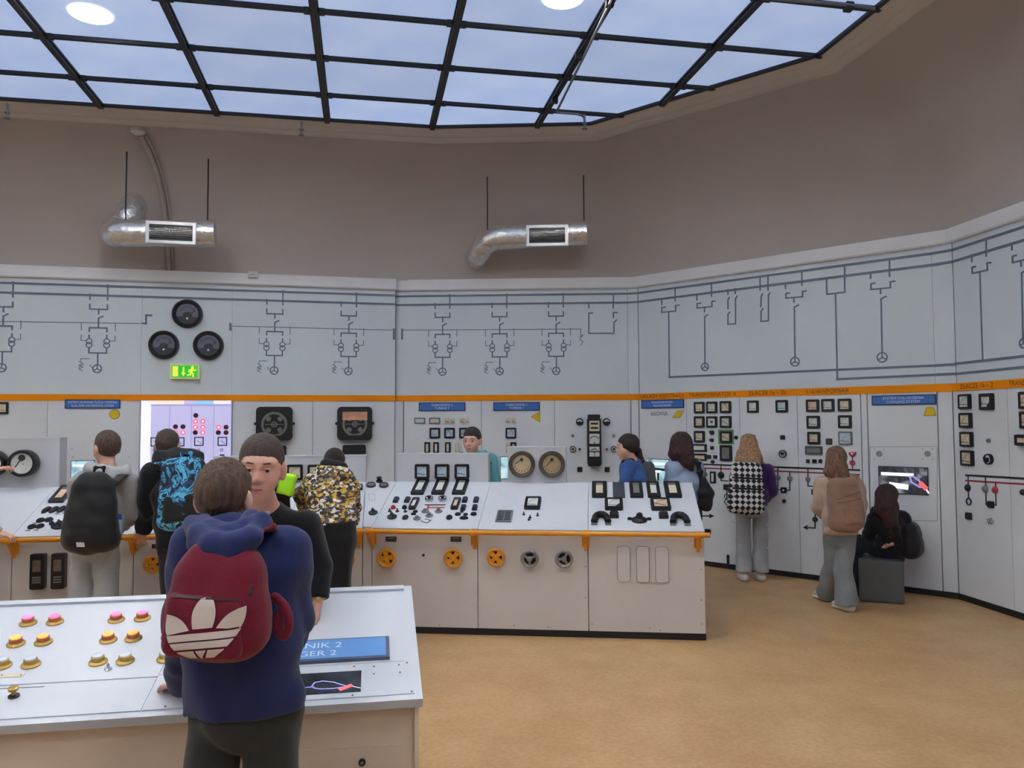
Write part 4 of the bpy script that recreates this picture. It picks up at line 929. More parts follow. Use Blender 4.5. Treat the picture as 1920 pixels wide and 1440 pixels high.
# cable conduit from a round base on the moulding down the cove to the cornice
t = thing('cable_conduit', 'curved grey cable conduit running down the cove to the cornice', 'conduit', on(FL, 316, 505, .03))
pc = smooth_path([cove_hit(FL, x, y) for x, y in ((264, 250), (282, 285), (296, 325), (306, 370), (312, 420), (315, 465))] + [on(FL, 316, 507, .03)], 5)
MB().tube(pc, .03, 10).build('conduit', m_cond, t, smooth=True)
side = FL.eu * .05
MB().tube([p + side for p in pc], .012, 8).build('side_cable', m_cond, t, smooth=True)
b0 = cove_hit(FL, 259, 243, .0)
FD = Frame(b0, (1, 0, 0), (0, -1, 0)); FD.ew = Vector((0, 0, -1))
MB().lathe(FD, 0, 0, [(.075, -.02), (.075, .03), (.05, .05), (.002, .055)], 20).build('round_base', m_small, t, smooth=True)
# fire sprinklers under the moulding and the thin pipe run along the skylight bars
def sprinkler(p, label):
    t = thing('fire_sprinkler', label, 'sprinkler', p, 'fire sprinklers under the glass ceiling')
    F_ = Frame(p, (1, 0, 0), (0, -1, 0)); F_.ew = Vector((0, 0, -1))
    MB().lathe(F_, 0, 0, [(.012, -.06), (.012, .02), (.028, .024), (.028, .034), (.012, .04), (.012, .08), (.03, .085), (.03, .09)], 12).build('nozzle', m_graymetal, t, smooth=True)
sprinkler(atz(14, 206, 4.74), 'small sprinkler head under the moulding, farthest from the ventilation duct with drooping elbow')
sprinkler(atz(565, 238, 4.74), 'small sprinkler head under the moulding between the two ventilation ducts')
sprinkler(atz(1096, 226, 4.76), 'small sprinkler head at the end of the thin bent pipe')
t = thing('sprinkler_pipe', 'thin grey pipe following a skylight bar to the moulding corner', 'pipe', atz(1045, 208, 4.80))
pp = [atz(1145, 2, 4.82), atz(1100, 95, 4.82), atz(1043, 211, 4.82), atz(1082, 214, 4.82), atz(1092, 217, 4.81), atz(1096, 222, 4.79), atz(1096, 228, 4.76)]
pp.insert(0, pp[0] + (pp[0] - pp[1]) * 1.2)
MB().tube(pp, .012, 8).build('pipe', m_graymetal, t, smooth=True)
for x, y in ((1143, 8), (1085, 107), (1040, 190)):
    q = atz(x, y, 4.83); FB = Frame(q, E1, E2); MB().box(FB, -.03, .03, -.02, .02, -.02, .03).build('pipe_clip', m_steelblack, t)
t = thing('sprinkler_pipe', 'thin grey pipe with a clip near the slanted side of the skylight', 'pipe', atz(1590, 12, 4.82))
MB().tube([atz(1400, -6, 4.83), atz(1590, 9, 4.83), atz(1640, 16, 4.83)], .012, 8).build('pipe', m_graymetal, t, smooth=True)
q = atz(1591, 13, 4.83); MB().box(Frame(q, E1, E2), -.03, .03, -.03, .03, -.03, .03).build('pipe_clip', m_steelblack, t)
# ------------------------------------------------------------------ the long control console
m_top = mat('console_top_white', (212, 215, 221), rough=0.38, var=0.02, scale=2.5)
m_front = mat('console_front_greige', (214, 206, 198), rough=0.5, var=0.03, scale=2, bump=.02, bscale=90)
m_box = mat('console_box_white', (206, 207, 210), rough=0.45, var=0.02, scale=3)
m_silver = mat('handwheel_alloy', (150, 152, 156), rough=0.35, metal=.8)
m_hole = mat('deep_black', (10, 10, 11), rough=.8)
m_bezel = mat('dial_bezel_bronze', (78, 70, 62), rough=.4, metal=.3); m_tan = mat('dial_tan', (196, 176, 140), rough=.5, var=.05, scale=12); m_tan2 = mat('dial_sand', (176, 156, 118), rough=.5, var=.05, scale=12)
ZF, LB, RB = 0.825, 0.76, 0.301        # front edge height, depth and rise of the sloping top
A_ = Vector((-0.793, 6.268, 0)); B_ = Vector((1.458, 6.017, 0))
KR = Frame(A_, B_ - A_, (0, 0, 1))
P1, P2 = atz(20, 1013.7, 0.80), atz(660, 997, 0.80)
e_ = (P2 - P1); e_.z = 0; e_.normalize(); nb = Vector((-e_.y, e_.x, 0))
o_ = P2 + nb * 0.085; o_.z = 0
KL = Frame(o_, e_, (0, 0, 1))
# corner of the two runs
den = KL.eu.x * KR.eu.y - KL.eu.y * KR.eu.x
dv = KR.o - KL.o; tL = (dv.x * KR.eu.y - dv.y * KR.eu.x) / den
CORN = KL.p(tL, 0); uRc = (CORN - KR.o).dot(KR.eu)
def slope(F): return Frame(F.p(0, ZF, 0), F.eu, -F.ew * LB + Vector((0, 0, RB)))
SR, SL = slope(KR), slope(KL)
SLEN = math.hypot(LB, RB)
BKR, BKL = Frame(KR.p(0, ZF + RB, -LB), KR.eu, (0, 0, 1)), Frame(KL.p(0, ZF + RB, -LB), KL.eu, (0, 0, 1))
def extr(F, prof, u0, u1):
    """side profile [(back, z)] extruded along the run"""
    n = len(prof); P = [F.p(u, z, -d) for u in (u0, u1) for d, z in prof]
    return MB().add(P, [tuple(range(n)), tuple(range(2 * n - 1, n - 1, -1))] + [(k, n + k, n + (k + 1) % n, (k + 1) % n) for k in range(n)])
def unit(F, S, u0, u1, label, kick=True):
    t = thing('console_unit', label, 'control console', F.p((u0 + u1) / 2, 0, -LB / 2))
    g = .003
    extr(F, [(.012, .05), (.012, ZF - .035), (LB - .005, ZF + RB - .04), (LB - .005, .05)], u0 + g, u1 - g).build('body', m_front, t)
    MB().box(F, u0 + g, u1 - g, .05, ZF - .032, -.012, 0).build('front_panel', m_front, t)
    MB().box(F, u0, u1, 0, .05, -LB + .02, .004).build('plinth', m_base, t)
    mb = MB().box(S, u0 + g / 2, u1 - g / 2, -.02, SLEN, -.03, 0); mb.build('sloping_top', m_top, t)
    return t
rb = [uRc + .045] + [KR.uv(x, 1080)[0] for x in (896, 1103, 1322)]
R1 = unit(KR, SR, rb[0], rb[1], 'white console unit with three meters on an upright box and two yellow handwheels')
R2 = unit(KR, SR, rb[1], rb[2], 'white console unit with one yellow and two silver handwheels')
R3 = unit(KR, SR, rb[2], rb[3], 'white end console unit with three raised oblong covers on its front')
lb = [KL.uv(x, 1060)[0] for x in (-190, 22, 250, 470)] + [tL - .03]
L0 = unit(KL, SL, lb[0], lb[1], 'white console unit held by the hands of the visitor in the pale yellow sleeve')
L1 = unit(KL, SL, lb[1], lb[2], 'white console unit with rows of black oval switches and two black devices')
L2 = unit(KL, SL, lb[2], lb[3], 'white console unit behind the blue flame-print backpack')
L3 = unit(KL, SL, lb[3], lb[4], 'white console unit under the visitor in the printed jacket')
# corner unit: wedge between the two runs
W = thing('console_unit', 'white wedge-shaped corner console unit with two round dials', 'control console', CORN)
fL, fR = KL.p(lb[4] + .003, 0), KR.p(rb[0] - .003, 0); bL, bR = KL.p(lb[4] + .003, 0, -LB), KR.p(rb[0] - .003, 0, -LB)
Z3 = lambda p, z: Vector((p.x, p.y, z))
zf, zb = ZF, ZF + RB
V = [Z3(fL, .05), Z3(fR, .05), Z3(bR, .05), Z3(bL, .05), Z3(fL, zf - .03), Z3(fR, zf - .03), Z3(bR, zb - .03), Z3(bL, zb - .03)]
QF = [(3, 2, 1, 0), (4, 5, 6, 7), (0, 1, 5, 4), (1, 2, 6, 5), (2, 3, 7, 6), (3, 0, 4, 7)]
MB().add(V, QF).build('body', m_front, W)
V = [Z3(fL, zf - .029), Z3(fR, zf - .029), Z3(bR, zb - .029), Z3(bL, zb - .029), Z3(fL, zf), Z3(fR, zf), Z3(bR, zb), Z3(bL, zb)]
MB().add(V, QF).build('sloping_top', m_top, W)
MB().add([Z3(q, z) for z in (0, .05) for q in (fL, fR, bR, bL)], QF).build('plinth', m_base, W)
SW = Frame(Z3((fL + fR) / 2, zf), fR - fL, ((bL + bR) / 2 - (fL + fR) / 2) + Vector((0, 0, RB)))

# upright boxes at the back of the tops
def upbox(par, F, x0, y0, x1, y1, d=.16, M=None, v0=-.035):
    u0, u1, _, v1 = F.rect(x0, y0, x1, y1)
    o = MB().box(F, u0, u1, v0 if v0 is not None else 0, v1, -d, -.002).build('upright_box', M or m_box, par)
    MB().box(F, u0 - .004, u1 + .004, v1, v1 + .008, -d - .004, .002).build('box_cap', m_top, o); return o
upbox(R1, BKR, 745, 852, 915, 903); upbox(R2, BKR, 952, 839, 1061, 902)
upbox(L3, BKL, 400, 856.5, 686, 903); upbox(L0, BKL, -160, 823, 111, 912)
for x0, nd in ((778.5, .12), (816, .06), (853, .2)): meter(R1, BKR, x0, 870, x0 + 27, 898, 'b', t=.14, needle=nd, depth=.03)
for x, M, a in ((979, m_tan, 3.7), (1035, m_tan2, 4.0)):
    u, v, r = disc(BKR, x, 870, 24.5)
    f = MB().lathe(BKR, u, v, [(r, 0), (r, .05), (r * .93, .06), (r * .72, .05), (r * .7, .03), (.001, .03)], 44).build('round_gauge', m_bezel, R2, smooth=True)
    MB().cyl(BKR, u, v, r * .7, .031, .034, 40).build('dial', M, f)
    uc, vc = u, v + r * .34
    mb = MB().cyl(BKR, uc, vc, r * .12, .034, .04, 16); mb.strip(BKR, [(uc, vc), (uc + r * .62 * math.cos(a), vc + r * .62 * math.sin(a))], .006, .034, .037); mb.build('needle', m_needle, f)
    mb = MB()
    for k in range(7):
        al = math.radians(200 + 140 * k / 6); mb.strip(BKR, [(u + r * .5 * math.cos(al), v + r * .5 * math.sin(al)), (u + r * .58 * math.cos(al), v + r * .58 * math.sin(al))], .005, .034, .036)
    mb.build('scale', m_needle, f, kind='stuff')
for x, sc in ((50, 1), (-8, 1)):
    u, v, r = disc(BKL, x, 868, 27)
    f = MB().lathe(BKL, u, v, [(r * .95, 0), (r * 1.0, .02), (r * 1.0, .09), (r * .95, .11), (r * .8, .11), (r * .76, .085), (.001, .085)], 44).build('pressure_gauge', m_black, L0, smooth=True)
    MB().cyl(BKL, u, v, r * .76, .086, .09, 40).build('dial', m_dwhite, f)
    mb = MB().cyl(BKL, u, v + r * .42, r * .24, .09, .096, 18); mb.strip(BKL, [(u, v + r * .42), (u - r * .42, v - r * .25)], .007, .09, .094); mb.build('needle', m_needle, f)
    mb = MB().cyl(BKL, u + r * .1, v - r * .05, r * .04, .09, .093, 8)
    mb.build('centre_mark', m_needle, f)
for x0 in (538, 577): meter(L3, BKL, x0, 871, x0 + 30, 900, 'c', t=.12, needle=.2, depth=.03)

# --- instruments on the sloping tops
def chart(par, S, x0, y0, x1, y1, face='w', skew=0):
    """flush strip-chart instrument: wide black rim with a paper window"""
    u0, u1, v0, v1 = S.rect(x0, y0, x1, y1); a, h = u1 - u0, v1 - v0
    f = MB().rrect(S, u0, u1, v0, v1, 0, .02, r=.012).build('strip_chart', m_black, par)
    MB().box(S, u0 + a * .27, u1 - a * .27, v0 + h * .2, v1 - h * .16, .02, .022).build('paper', DIAL[face], f)
    MB().box(S, u0 + a * .27, u1 - a * .27, v1 - h * .3, v1 - h * .17, .022, .024).build('scale_bar', m_dgrey, f); return f
def oval(par, S, x, y, a, b_, name='oval_switch', rot=0, M=None, hgt=.013):
    u, v = S.uv(x, y); F_ = S.at(u, v).rot(rot)
    return MB().lathe(F_, 0, 0, [(1, 0), (1, hgt * .5), (.85, hgt), (.3, hgt * 1.05)], 20, a, b_).build(name, M or m_black, par, smooth=True)
def lever(par, S, x, y, r=.02, M=None):
    u, v = S.uv(x, y); f = MB().lathe(S, u, v, [(r, 0), (r, .006), (r * .45, .011), (r * .35, .02), (r * .5, .023), (r * .3, .028)], 12).build('lever_knob', M or m_black, par, smooth=True); return f
def bigknob(par, S, x, y, r):
    u, v = S.uv(x, y); f = MB().lathe(S, u, v, [(r, 0), (r, .01), (r * .75, .016), (r * .4, .022), (r * .32, .036), (r * .2, .042)], 20).build('control_knob', m_black, par, smooth=True)
    MB().box(S.at(u, v).rot(.5), -r * .12, r * .12, -r * .9, r * .5, .022, .042).build('grip', m_black, f); return f
for x0, x1 in ((776, 800), (814, 838), (852, 876)): chart(R1, SR, x0, 900.5, x1, 928, 'w')
for x0, y0 in ((738, 935), (759, 935), (867, 935), (888, 935), (864, 949.5), (885.5, 949.5)): sq(R1, SR, x0, y0, x0 + 9.5, y0 + 8, m_navy, .025, 'lamp_cap')
chart(R1, SR, 770, 936, 783, 956, 'w'); chart(R1, SR, 848, 936, 861.5, 956, 'p')
for x in (805, 830): round_dial(R1, SR, x, 938, 8, m_dwhite, rim=m_chrome, depth=.03); knob(R1, SR, x, 937.5, 4, depth=.028)
ball(R1, SR, 737.5, 953, 4.8, m_red, 'push_button'); ball(R1, SR, 758.5, 953, 4.8, m_black, 'push_button')
lines(R1, SR, [[(798, 947), (834, 947)]], .012, m_black, 'mimic_line'); lines(R1, SR, [[(802, 952), (832, 952)], [(803, 947), (802, 958)]], .012, m_red, 'mimic_line')
for x, y in ((731, 959), (745, 959), (760, 959.5), (866, 960)): lever(R1, SR, x, y, .016)
for x, y in ((797.5, 959), (822.5, 959), (805, 967), (782, 972.5)): lever(R1, SR, x, y, .032, m_graymetal)
bigknob(R1, SR, 735, 969.5, .04)
for x, y, a, b_ in ((760, 971, .026, .035), (775.5, 964.5, .022, .014), (779, 960, .02, .014), (842.5, 971, .026, .035), (858.5, 965, .025, .022), (870, 972, .036, .022), (873, 965.5, .02, .014), (888, 964.5, .026, .026)): oval(R1, SR, x, y, a, b_)
lines(R1, SR, [[(790, 977), (800, 981), (808, 976), (797, 973)], [(800, 962), (811, 966), (803, 971)]], .006, m_graymetal, 'mimic_line')
meter(R2, SR, 984, 936, 1014, 956, 'w', t=.15, needle=.1, depth=.03)
u0, u1, v0, v1 = SR.rect(931, 958.5, 960, 979.5); f = MB().frame(SR, u0, u1, v0, v1, .012, 0, .012).build('vent_grille', m_graymetal, R2); MB().box(SR, u0 + .01, u1 - .01, v0 + .01, v1 - .01, 0, .003).build('grille_back', m_needle, f)
for k in range(7): z = v0 + .02 + (v1 - v0 - .04) * k / 6; MB().box(SR, u0 + .01, u1 - .01, z - .004, z + .004, .003, .009).build('louvre', m_graymetal, f)
MB().box(SR, (u0 + u1) / 2 - .004, (u0 + u1) / 2 + .004, v0 + .01, v1 - .01, .003, .011).build('divider', m_graymetal, f)
for x, y in ((982, 965), (1008, 967), (994, 971), (992, 975)): lever(R2, SR, x, y, .012)
for x0, x1, f in ((1110, 1138, 'c'), (1180.5, 1205, 'd'), (1213, 1237, 'w'), (1246, 1276, 'c')): chart(R3, SR, x0, 905.5, x1, 934, f)
u0, u1, v0, v1 = SR.rect(1149, 906, 1171, 934); MB().rrect(SR, u0, u1, v0, v1, 0, .012, r=.008).build('blank_plate', mat('blank_plate_slate', (62, 66, 74), rough=.5), R3)
meter(R3, SR, 1134, 938, 1168, 957.5, 'w', t=.15, needle=.1, depth=.03, corner=True); meter(R3, SR, 1220, 938, 1257, 958, 'p', t=.14, needle=.45, depth=.03)
sq(R3, SR, 1143, 963, 1160, 972, None, .03, 'block_switch'); sq(R3, SR, 1235, 964, 1253, 973, None, .03, 'block_switch')
def horseshoe(par, S, x, y):
    u, v = S.uv(x, y); arc = [S.p(u + .048 * math.cos(a), v + .07 * math.sin(a) - .02, .03) for a in [math.pi * k / 10 for k in range(11)]]
    arc = [S.p(u + .055, v - .05, .02)] + arc + [S.p(u - .055, v - .05, .02)]
    f = MB().tube(arc, [.026] * len(arc), 10).build('horseshoe_handle', m_black, par, smooth=True)
    for s_ in (-1, 1): MB().box(S, u + s_ * .055 - .022, u + s_ * .055 + .022, v - .075, v - .05, 0, .012).build('foot_plate', m_graymetal, f)
horseshoe(R3, SR, 1127, 976); horseshoe(R3, SR, 1274, 977)
u, v = SR.uv(1199, 976); f = MB().lathe(SR, u, v, [(.062, 0), (.062, .012), (.03, .03), (.022, .06), (.012, .068)], 22, 1, .8).build('control_knob', m_black, R3, smooth=True)
for x, y in ((1181, 973.5), (1217, 974)): oval(R3, SR, x, y, .02, .016, 'oval_button')
# wedge
for x in (700, 724): round_dial(W, SW, x, 911, 9, m_dgrey, rim=m_bezel, depth=.02)
bigknob(W, SW, 701, 962, .038)
lines(W, SW, [[(695, 926), (706, 926), (706, 938), (695, 938), (695, 926)]], .003, m_graymetal, 'scribed_square', 0, .001)
u, v = BKL.uv(716, 898); 
f = MB().lathe(SW, *SW.uv(716, 903), [(.03, 0), (.03, .012), (.018, .016), (.018, .03), (.024, .033), (.024, .042)], 14).build('post_knob', m_black, W, smooth=True)
# left run
meter(L3, SL, 662, 911, 680, 919.5, 'c', t=.12, needle=None); sq(L3, SL, 662, 934.5, 672, 942, m_navy, .025, 'lamp_cap'); ball(L3, SL, 667, 953, 4.6, m_red, 'push_button')
for x, y in ((665.5, 961), (671, 966), (655, 972)): oval(L3, SL, x, y, .018, .012)
chart(L1, SL, 103, 913, 131, 943, 'p')
for x, y in ((87, 957), (101, 956.5), (115.5, 955.5), (130, 955)): oval(L1, SL, x, y, .026, .055, rot=-.2)
for x, y in ((76, 976.5), (91.5, 975.5), (60, 988.5), (75, 987.5)): oval(L1, SL, x, y, .03, .034, rot=-.2)
for x, y in ((107, 963.5), (122, 962.5), (66, 981), (52, 995), (68, 994)): u, v = SL.uv(x, y); MB().box(SL, u - .016, u + .016, v - .006, v + .006, 0, .003).build('tag_plate', m_dgrey, L1)
ball(L1, SL, 97, 983, 5, m_navy, 'push_button'); bigknob(L1, SL, 112, 986, .06)
chart(L1, SL, 236, 912, 262, 940, 'p'); oval(L1, SL, 236, 982, .035, .02)
chart(L2, SL, 262, 911, 284, 940, 'p'); chart(L2, SL, 390, 908, 412, 936, 'w'); chart(L2, SL, 430, 908, 452, 936, 'w')
for k in range(4): oval(L2, SL, 262 + 12 * k, 955, .024, .05)
for x in (480, 505, 530): chart(L3, SL, x, 905, x + 20, 933, 'w')

# --- front: handwheels, plates, covers
def handwheel(par, F, x, y, rpx, M, spokes=4, a0=.5):
    u, v, r = disc(F, x, y, rpx); h = MB().torus(F, u, v, r * .84, r * .17, .055, 32, 10).build('handwheel', M, par, smooth=True)
    MB().cyl(F, u, v, r * .98, 0, .004, 28).build('wheel_backplate', m_hole if spokes == 3 else m_hole, h) if False else None
    MB().cyl(F, u, v, r * .7, .0, .006, 24).build('wheel_recess', m_hole, h)
    MB().lathe(F, u, v, [(r * .2, 0), (r * .2, .05), (r * .3, .055), (r * .28, .07), (r * .1, .074)], 18).build('hub', M, h, smooth=True)
    for k in range(spokes):
        a = a0 + 2 * math.pi * k / spokes
        F2 = F.at(u, v).rot(a); wd = r * (.2 if spokes == 4 else .1)
        MB().prism(F2, [(r * .15, -wd), (r * .78, -wd * 1.5), (r * .78, wd * 1.5), (r * .15, wd)], .04, .062).build('spoke', M, h)
    return h
handwheel(R1, KR, 728, 1044, 17.5, m_rail, 4, .15); handwheel(R1, KR, 851.5, 1044, 17.5, m_rail, 4, .8); handwheel(R2, KR, 931, 1043, 17, m_rail, 4, .8)
handwheel(R2, KR, 994, 1046, 17, m_silver, 3, -math.pi / 2); handwheel(R2, KR, 1058, 1046, 17, m_silver, 3, 1.1)
handwheel(L2, KL, 290, 1056, 18, m_rail, 4, .75); handwheel(L3, KL, 648, 1048, 18, m_rail, 4, .75)
m_plate = mat('engraved_black_plate', (38, 32, 32), rough=.5, var=.15, scale=80)
for par, F, x0, x1, y0, y1 in ((R1, KR, 723, 743.5, 1006, 1015.5), (R1, KR, 845, 865, 1006, 1015.5), (L2, KL, 285, 305, 1020, 1028)):
    f = MB().box(F, *F.rect(x0, y0, x1, y1), 0, .004).build('name_plate', m_plate, par); a = F.rect(x0 + 4, y0 + 2.5, x1 - 4, y0 + 4, .004)
    MB().box(F, *a, .004, .005).build('engraving', m_dgrey, f)
u, v, r = disc(KR, 794, 1041, 2.6); MB().cyl(KR, u, v, r, 0, .004, 14).build('plug_hole', m_hole, R1)
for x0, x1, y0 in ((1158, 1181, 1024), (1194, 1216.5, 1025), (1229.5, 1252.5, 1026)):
    u0, u1, v0, v1 = KR.rect(x0, y0, x1, y0 + 65); f = MB().rrect(KR, u0, u1, v0, v1, .003, .022, r=.018).build('raised_cover', m_front, R3); MB().rrect(KR, u0 - .004, u1 + .005, v0 - .005, v1 + .003, 0, .003, r=.02).build('cover_edge_shade', m_graymetal, f)  # grey rim under each cover paints the shadow along its edges
def kscrews(par, F, pts): screws(par, F, pts, .005)
kscrews(R1, KR, [(824, 1172), (712, 1060)]); kscrews(R2, KR, [(964, 1173), (1028, 1176), (1098, 1062), (1098, 1120)]); kscrews(R3, KR, [(1218, 1178), (1238, 1182), (1315, 1068), (1315, 1125), (1316, 1170), (1110, 1170)])
for x0, x1, y0, y1 in ((61, 88, 1037, 1103), (100.5, 126, 1036, 1102)):
    u0, u1, v0, v1 = KL.rect(x0, y0, x1, y1); f = MB().rrect(KL, u0, u1, v0, v1, 0, .05, r=.012).build('relay_box', m_black, L1)
    a, h = u1 - u0, v1 - v0
    MB().rrect(KL, u0 + a * .2, u1 - a * .25, v0 + h * .5, v1 - h * .17, .05, .056, r=.008).build('relay_window', mat('relay_inner', (110, 96, 86), rough=.4, var=.3, scale=25), f)
    for k in range(3): MB().box(KL, u0 + a * .2, u1 - a * .22, v0 + h * (.18 + .07 * k), v0 + h * (.22 + .07 * k), .05, .054).build('relay_strip', m_dgrey, f)

# --- orange handrails with gusset brackets
def handrail(F, xs_br, u0, u1, label, y=1060):
    t = thing('handrail', label, 'handrail', F.p((u0 + u1) / 2, .8, .085), 'orange console handrails')
    pts = [F.p(u0 + (u1 - u0) * k / 8, .80, .085) for k in range(9)]
    MB().tube(pts, .019, 14).build('rail', m_rail, t, smooth=True)
    for u in xs_br:
        b_ = MB(); b_.box(F, u - .028, u + .028, .69, .822, .001, .008)
        P = [F.p(u + s_, z, w_) for s_ in (-.012, .012) for w_, z in ((.008, .66), (.012, .82), (.10, .825), (.105, .78), (.04, .70))]
        b_.add(P, [(4, 3, 2, 1, 0), (5, 6, 7, 8, 9)] + [(k, (k + 1) % 5, 5 + (k + 1) % 5, 5 + k) for k in range(5)]); b_.build('bracket', m_rail, t)
        MB().tube([F.p(u - .03, .80, .085), F.p(u + .03, .80, .085)], .025, 14).build('collar', m_rail, t, smooth=True)
handrail(KR, [rb[0] + .01, KR.uv(890, 1010)[0], KR.uv(1098, 1010)[0], rb[3] - .05], rb[0] - .02, rb[3] + .03, 'orange handrail along the console units with handwheels and raised covers')
handrail(KL, [lb[1] + .02, lb[2] - .0, lb[3], lb[4] - .03], lb[0], lb[4] + .02, 'orange handrail along the console where the backpack wearers stand')

# ------------------------------------------------------------------ near desk with glowing buttons
DZ, DL, DR = 0.80, 0.80, 0.179
DA, DB = atz(0, 1353, DZ), atz(785, 1303, DZ)
DF = Frame(Vector((DA.x, DA.y, 0)), Vector((DB.x - DA.x, DB.y - DA.y, 0)), (0, 0, 1)); DW = (DB - DA).length
DS = Frame(DF.p(0, DZ, 0), DF.eu, -DF.ew * DL + Vector((0, 0, DR))); DSL = math.hypot(DL, DR)
m_desk = mat('desk_front_tan', (238, 216, 190), rough=.55, var=.04, scale=3); m_brass = mat('brass_flange', (196, 160, 88), rough=.3, metal=.75, var=.08)
D = thing('control_desk', 'white control desk with pink, orange and white glowing push buttons', 'control desk', DF.p(DW / 2, 0, -DL / 2))
ul = -1.1
extr(DF, [(.02, .06), (.02, DZ - .03), (DL - .01, DZ + DR - .03), (DL - .01, .06)], ul, DW - .012).build('body', m_desk, D)
MB().box(DF, ul, DW - .02, 0, .06, -DL + .05, -.05).build('plinth', m_base, D)
DFf = Frame(DF.p(0, 0, -.02), DF.eu, DF.ev)
MB().box(DFf, DW - .40, DW - .05, .1, DFf.uv(700, 1398)[1], 0, .006).build('lower_door', m_desk, D)
u, v = DFf.uv(679, 1427); f = MB().cyl(DFf, u, v, .011, .006, .014, 16).build('lock', m_black, D); MB().cyl(DFf, u, v, .005, .014, .016, 10).build('lock_core', m_graymetal, f)
extr(DF, [(-.004, .06), (-.004, DZ - .03), (DL, DZ + DR - .03), (DL, .06)], DW - .012, DW).build('end_panel', m_desk, D)
MB().box(DS, ul, DW + .012, -.018, DSL, -.03, -.003).build('top_frame', m_top, D)
sx = DS.uv(330, 1200)[0]
v275 = DS.uv(160, 1277)[1]; v1118 = DS.uv(160, 1143)[1]
for a, b_, c, d, nme in ((ul, sx, v275 + .004, v1118, 'button_plate'), (ul, sx, .012, v275 - .002, 'lower_plate'), (sx + .004, DW - .035, DS.uv(700, 1243)[1] + .003, DS.uv(700, 1120)[1], 'sign_plate'), (sx + .004, DW - .012, .012, DS.uv(700, 1243)[1], 'screen_plate')):
    MB().box(DS, a, b_, c, d, -.003, 0).build(nme, m_top, D)
MB().box(DS, ul, DW - .02, DSL - .045, DSL - .01, -.003, .006).build('back_ledge', m_top, D)
m_pk = mat('button_glow_pink', (255, 120, 175), rough=.35, emit=.7); m_or = mat('button_glow_orange', (255, 176, 84), rough=.35, emit=.7); m_wh = mat('button_clear_white', (214, 220, 226), rough=.25, emit=.1); m_ring = mat('button_collar_copper', (196, 116, 70), rough=.35, metal=.5)
def button(x, y, M, ringm):
    u, v = DS.uv(x, y + 6); f = MB().lathe(DS, u, v, [(.029, 0), (.029, .004), (.024, .009), (.0205, .010), (.0205, .004)], 28).build('push_button', m_brass, D, smooth=True)
    MB().lathe(DS, u, v, [(.020, .004), (.020, .022), (.0175, .024)], 28).build('collar', ringm, f, smooth=True)
    MB().lathe(DS, u, v, [(.0178, .023), (.0165, .027), (.01, .0285), (.001, .029)], 28).build('cap', M, f, smooth=True)
for x, y in ((53, 1163), (103, 1161), (218, 1157), (267, 1154)): button(x, y, m_pk, m_ring)
for x, y in ((30, 1202), (81.5, 1199), (203, 1195), (250, 1192), (318, 1189)): button(x, y, m_or, m_ring)
for x, y in ((4, 1243), (58, 1241), (184, 1236), (235, 1234), (311, 1230)): button(x, y, m_wh, m_brass)
u, v = DS.uv(203, 1256); f = MB().lathe(DS, u, v, [(.012, 0), (.012, .004), (.005, .008), (.004, .02), (.002, .024)], 14).build('toggle', m_chrome, D, smooth=True)
u0, u1, v0, v1 = DS.rect(-6, 1264, 44, 1270.5); f = MB().rrect(DS, u0, u1, v0, v1, 0, .002, r=.002).build('label_plate', m_cream, D)
for x in (4, 39.5): u, v = DS.uv(x, 1267); MB().cyl(DS, u, v, .002, .002, .003, 8).build('plate_screw', m_needle, f)
u, v = DS.uv(26, 1306); f = MB().lathe(DS, u, v, [(.016, 0), (.016, .004), (.008, .006)], 18).build('lever_base', m_black, D, smooth=True)
MB().lathe(DS, u, v, [(.006, .004), (.007, .018), (.014, .022), (.015, .029), (.01, .033)], 18).build('lever_knob', m_brass, f, smooth=True)
lines(D, DS, [[(0, 1291.5), (82, 1287.5)]], .003, m_graymetal, 'slot_line', 0, .001)
# blue sign KIEROWNIK 2 / MANAGER 2 and the small screen
def quad_on(S, x0, yl, yr, x1, h): pass
us0 = DS.uv(425, 1230)[0]; us1 = DS.uv(730, 1218)[0]; vs0, vs1 = DS.uv(730, 1237)[1], DS.uv(730, 1198)[1]
m_dsign = mat('desk_sign_blue', (104, 158, 220), rough=.4, var=.02); m_drim = mat('desk_sign_slate_rim', (92, 96, 122), rough=.45); 
f = MB().box(DS, us0, us1, vs0, vs1, 0, .012).build('name_sign', m_drim, D, label='blue sign reading KIEROWNIK 2 and MANAGER 2')
MB().box(DS, us0 + .012, us1 - .012, vs0 + .01, vs1 - .008, .012, .0135).build('sign_face', m_dsign, f)
hh = vs1 - vs0
uk = DS.uv(642, 1217)[0]; um = DS.uv(632, 1230)[0]
text_mesh('KIEROWNIK 2', DS, uk, vs0 + hh * .66, hh * .36, .0138, m_white, f, align='RIGHT')
text_mesh('MANAGER 2', DS, um, vs0 + hh * .29, hh * .34, .0138, m_white, f, align='RIGHT')
u0, u1 = DS.uv(520, 1290)[0], DS.uv(677, 1280)[0]; v0, v1 = DS.uv(677, 1297)[1], DS.uv(677, 1258)[1]
m_dscr = emis(soft_mat('desk_screen_dark', [(0.4, (20, 21, 25)), (.6, (44, 46, 54))], scale=14, rough=.25, bump=0), .35)
f = MB().box(DS, u0, u1, v0, v1, 0, .002).build('desk_screen', m_dscr, D, label='small dark screen with lilac tongs picture')
DT = Frame(DS.p(0, 0, .002), DS.eu, DS.ev)
lines(f, DT, [[(585, 1286), (590, 1280), (605, 1277), (625, 1279), (648, 1286)], [(588, 1290), (600, 1292), (625, 1291), (645, 1288)], [(560, 1290), (588, 1288)]], .004, m_picp, 'tong_outline', 0, .0006)
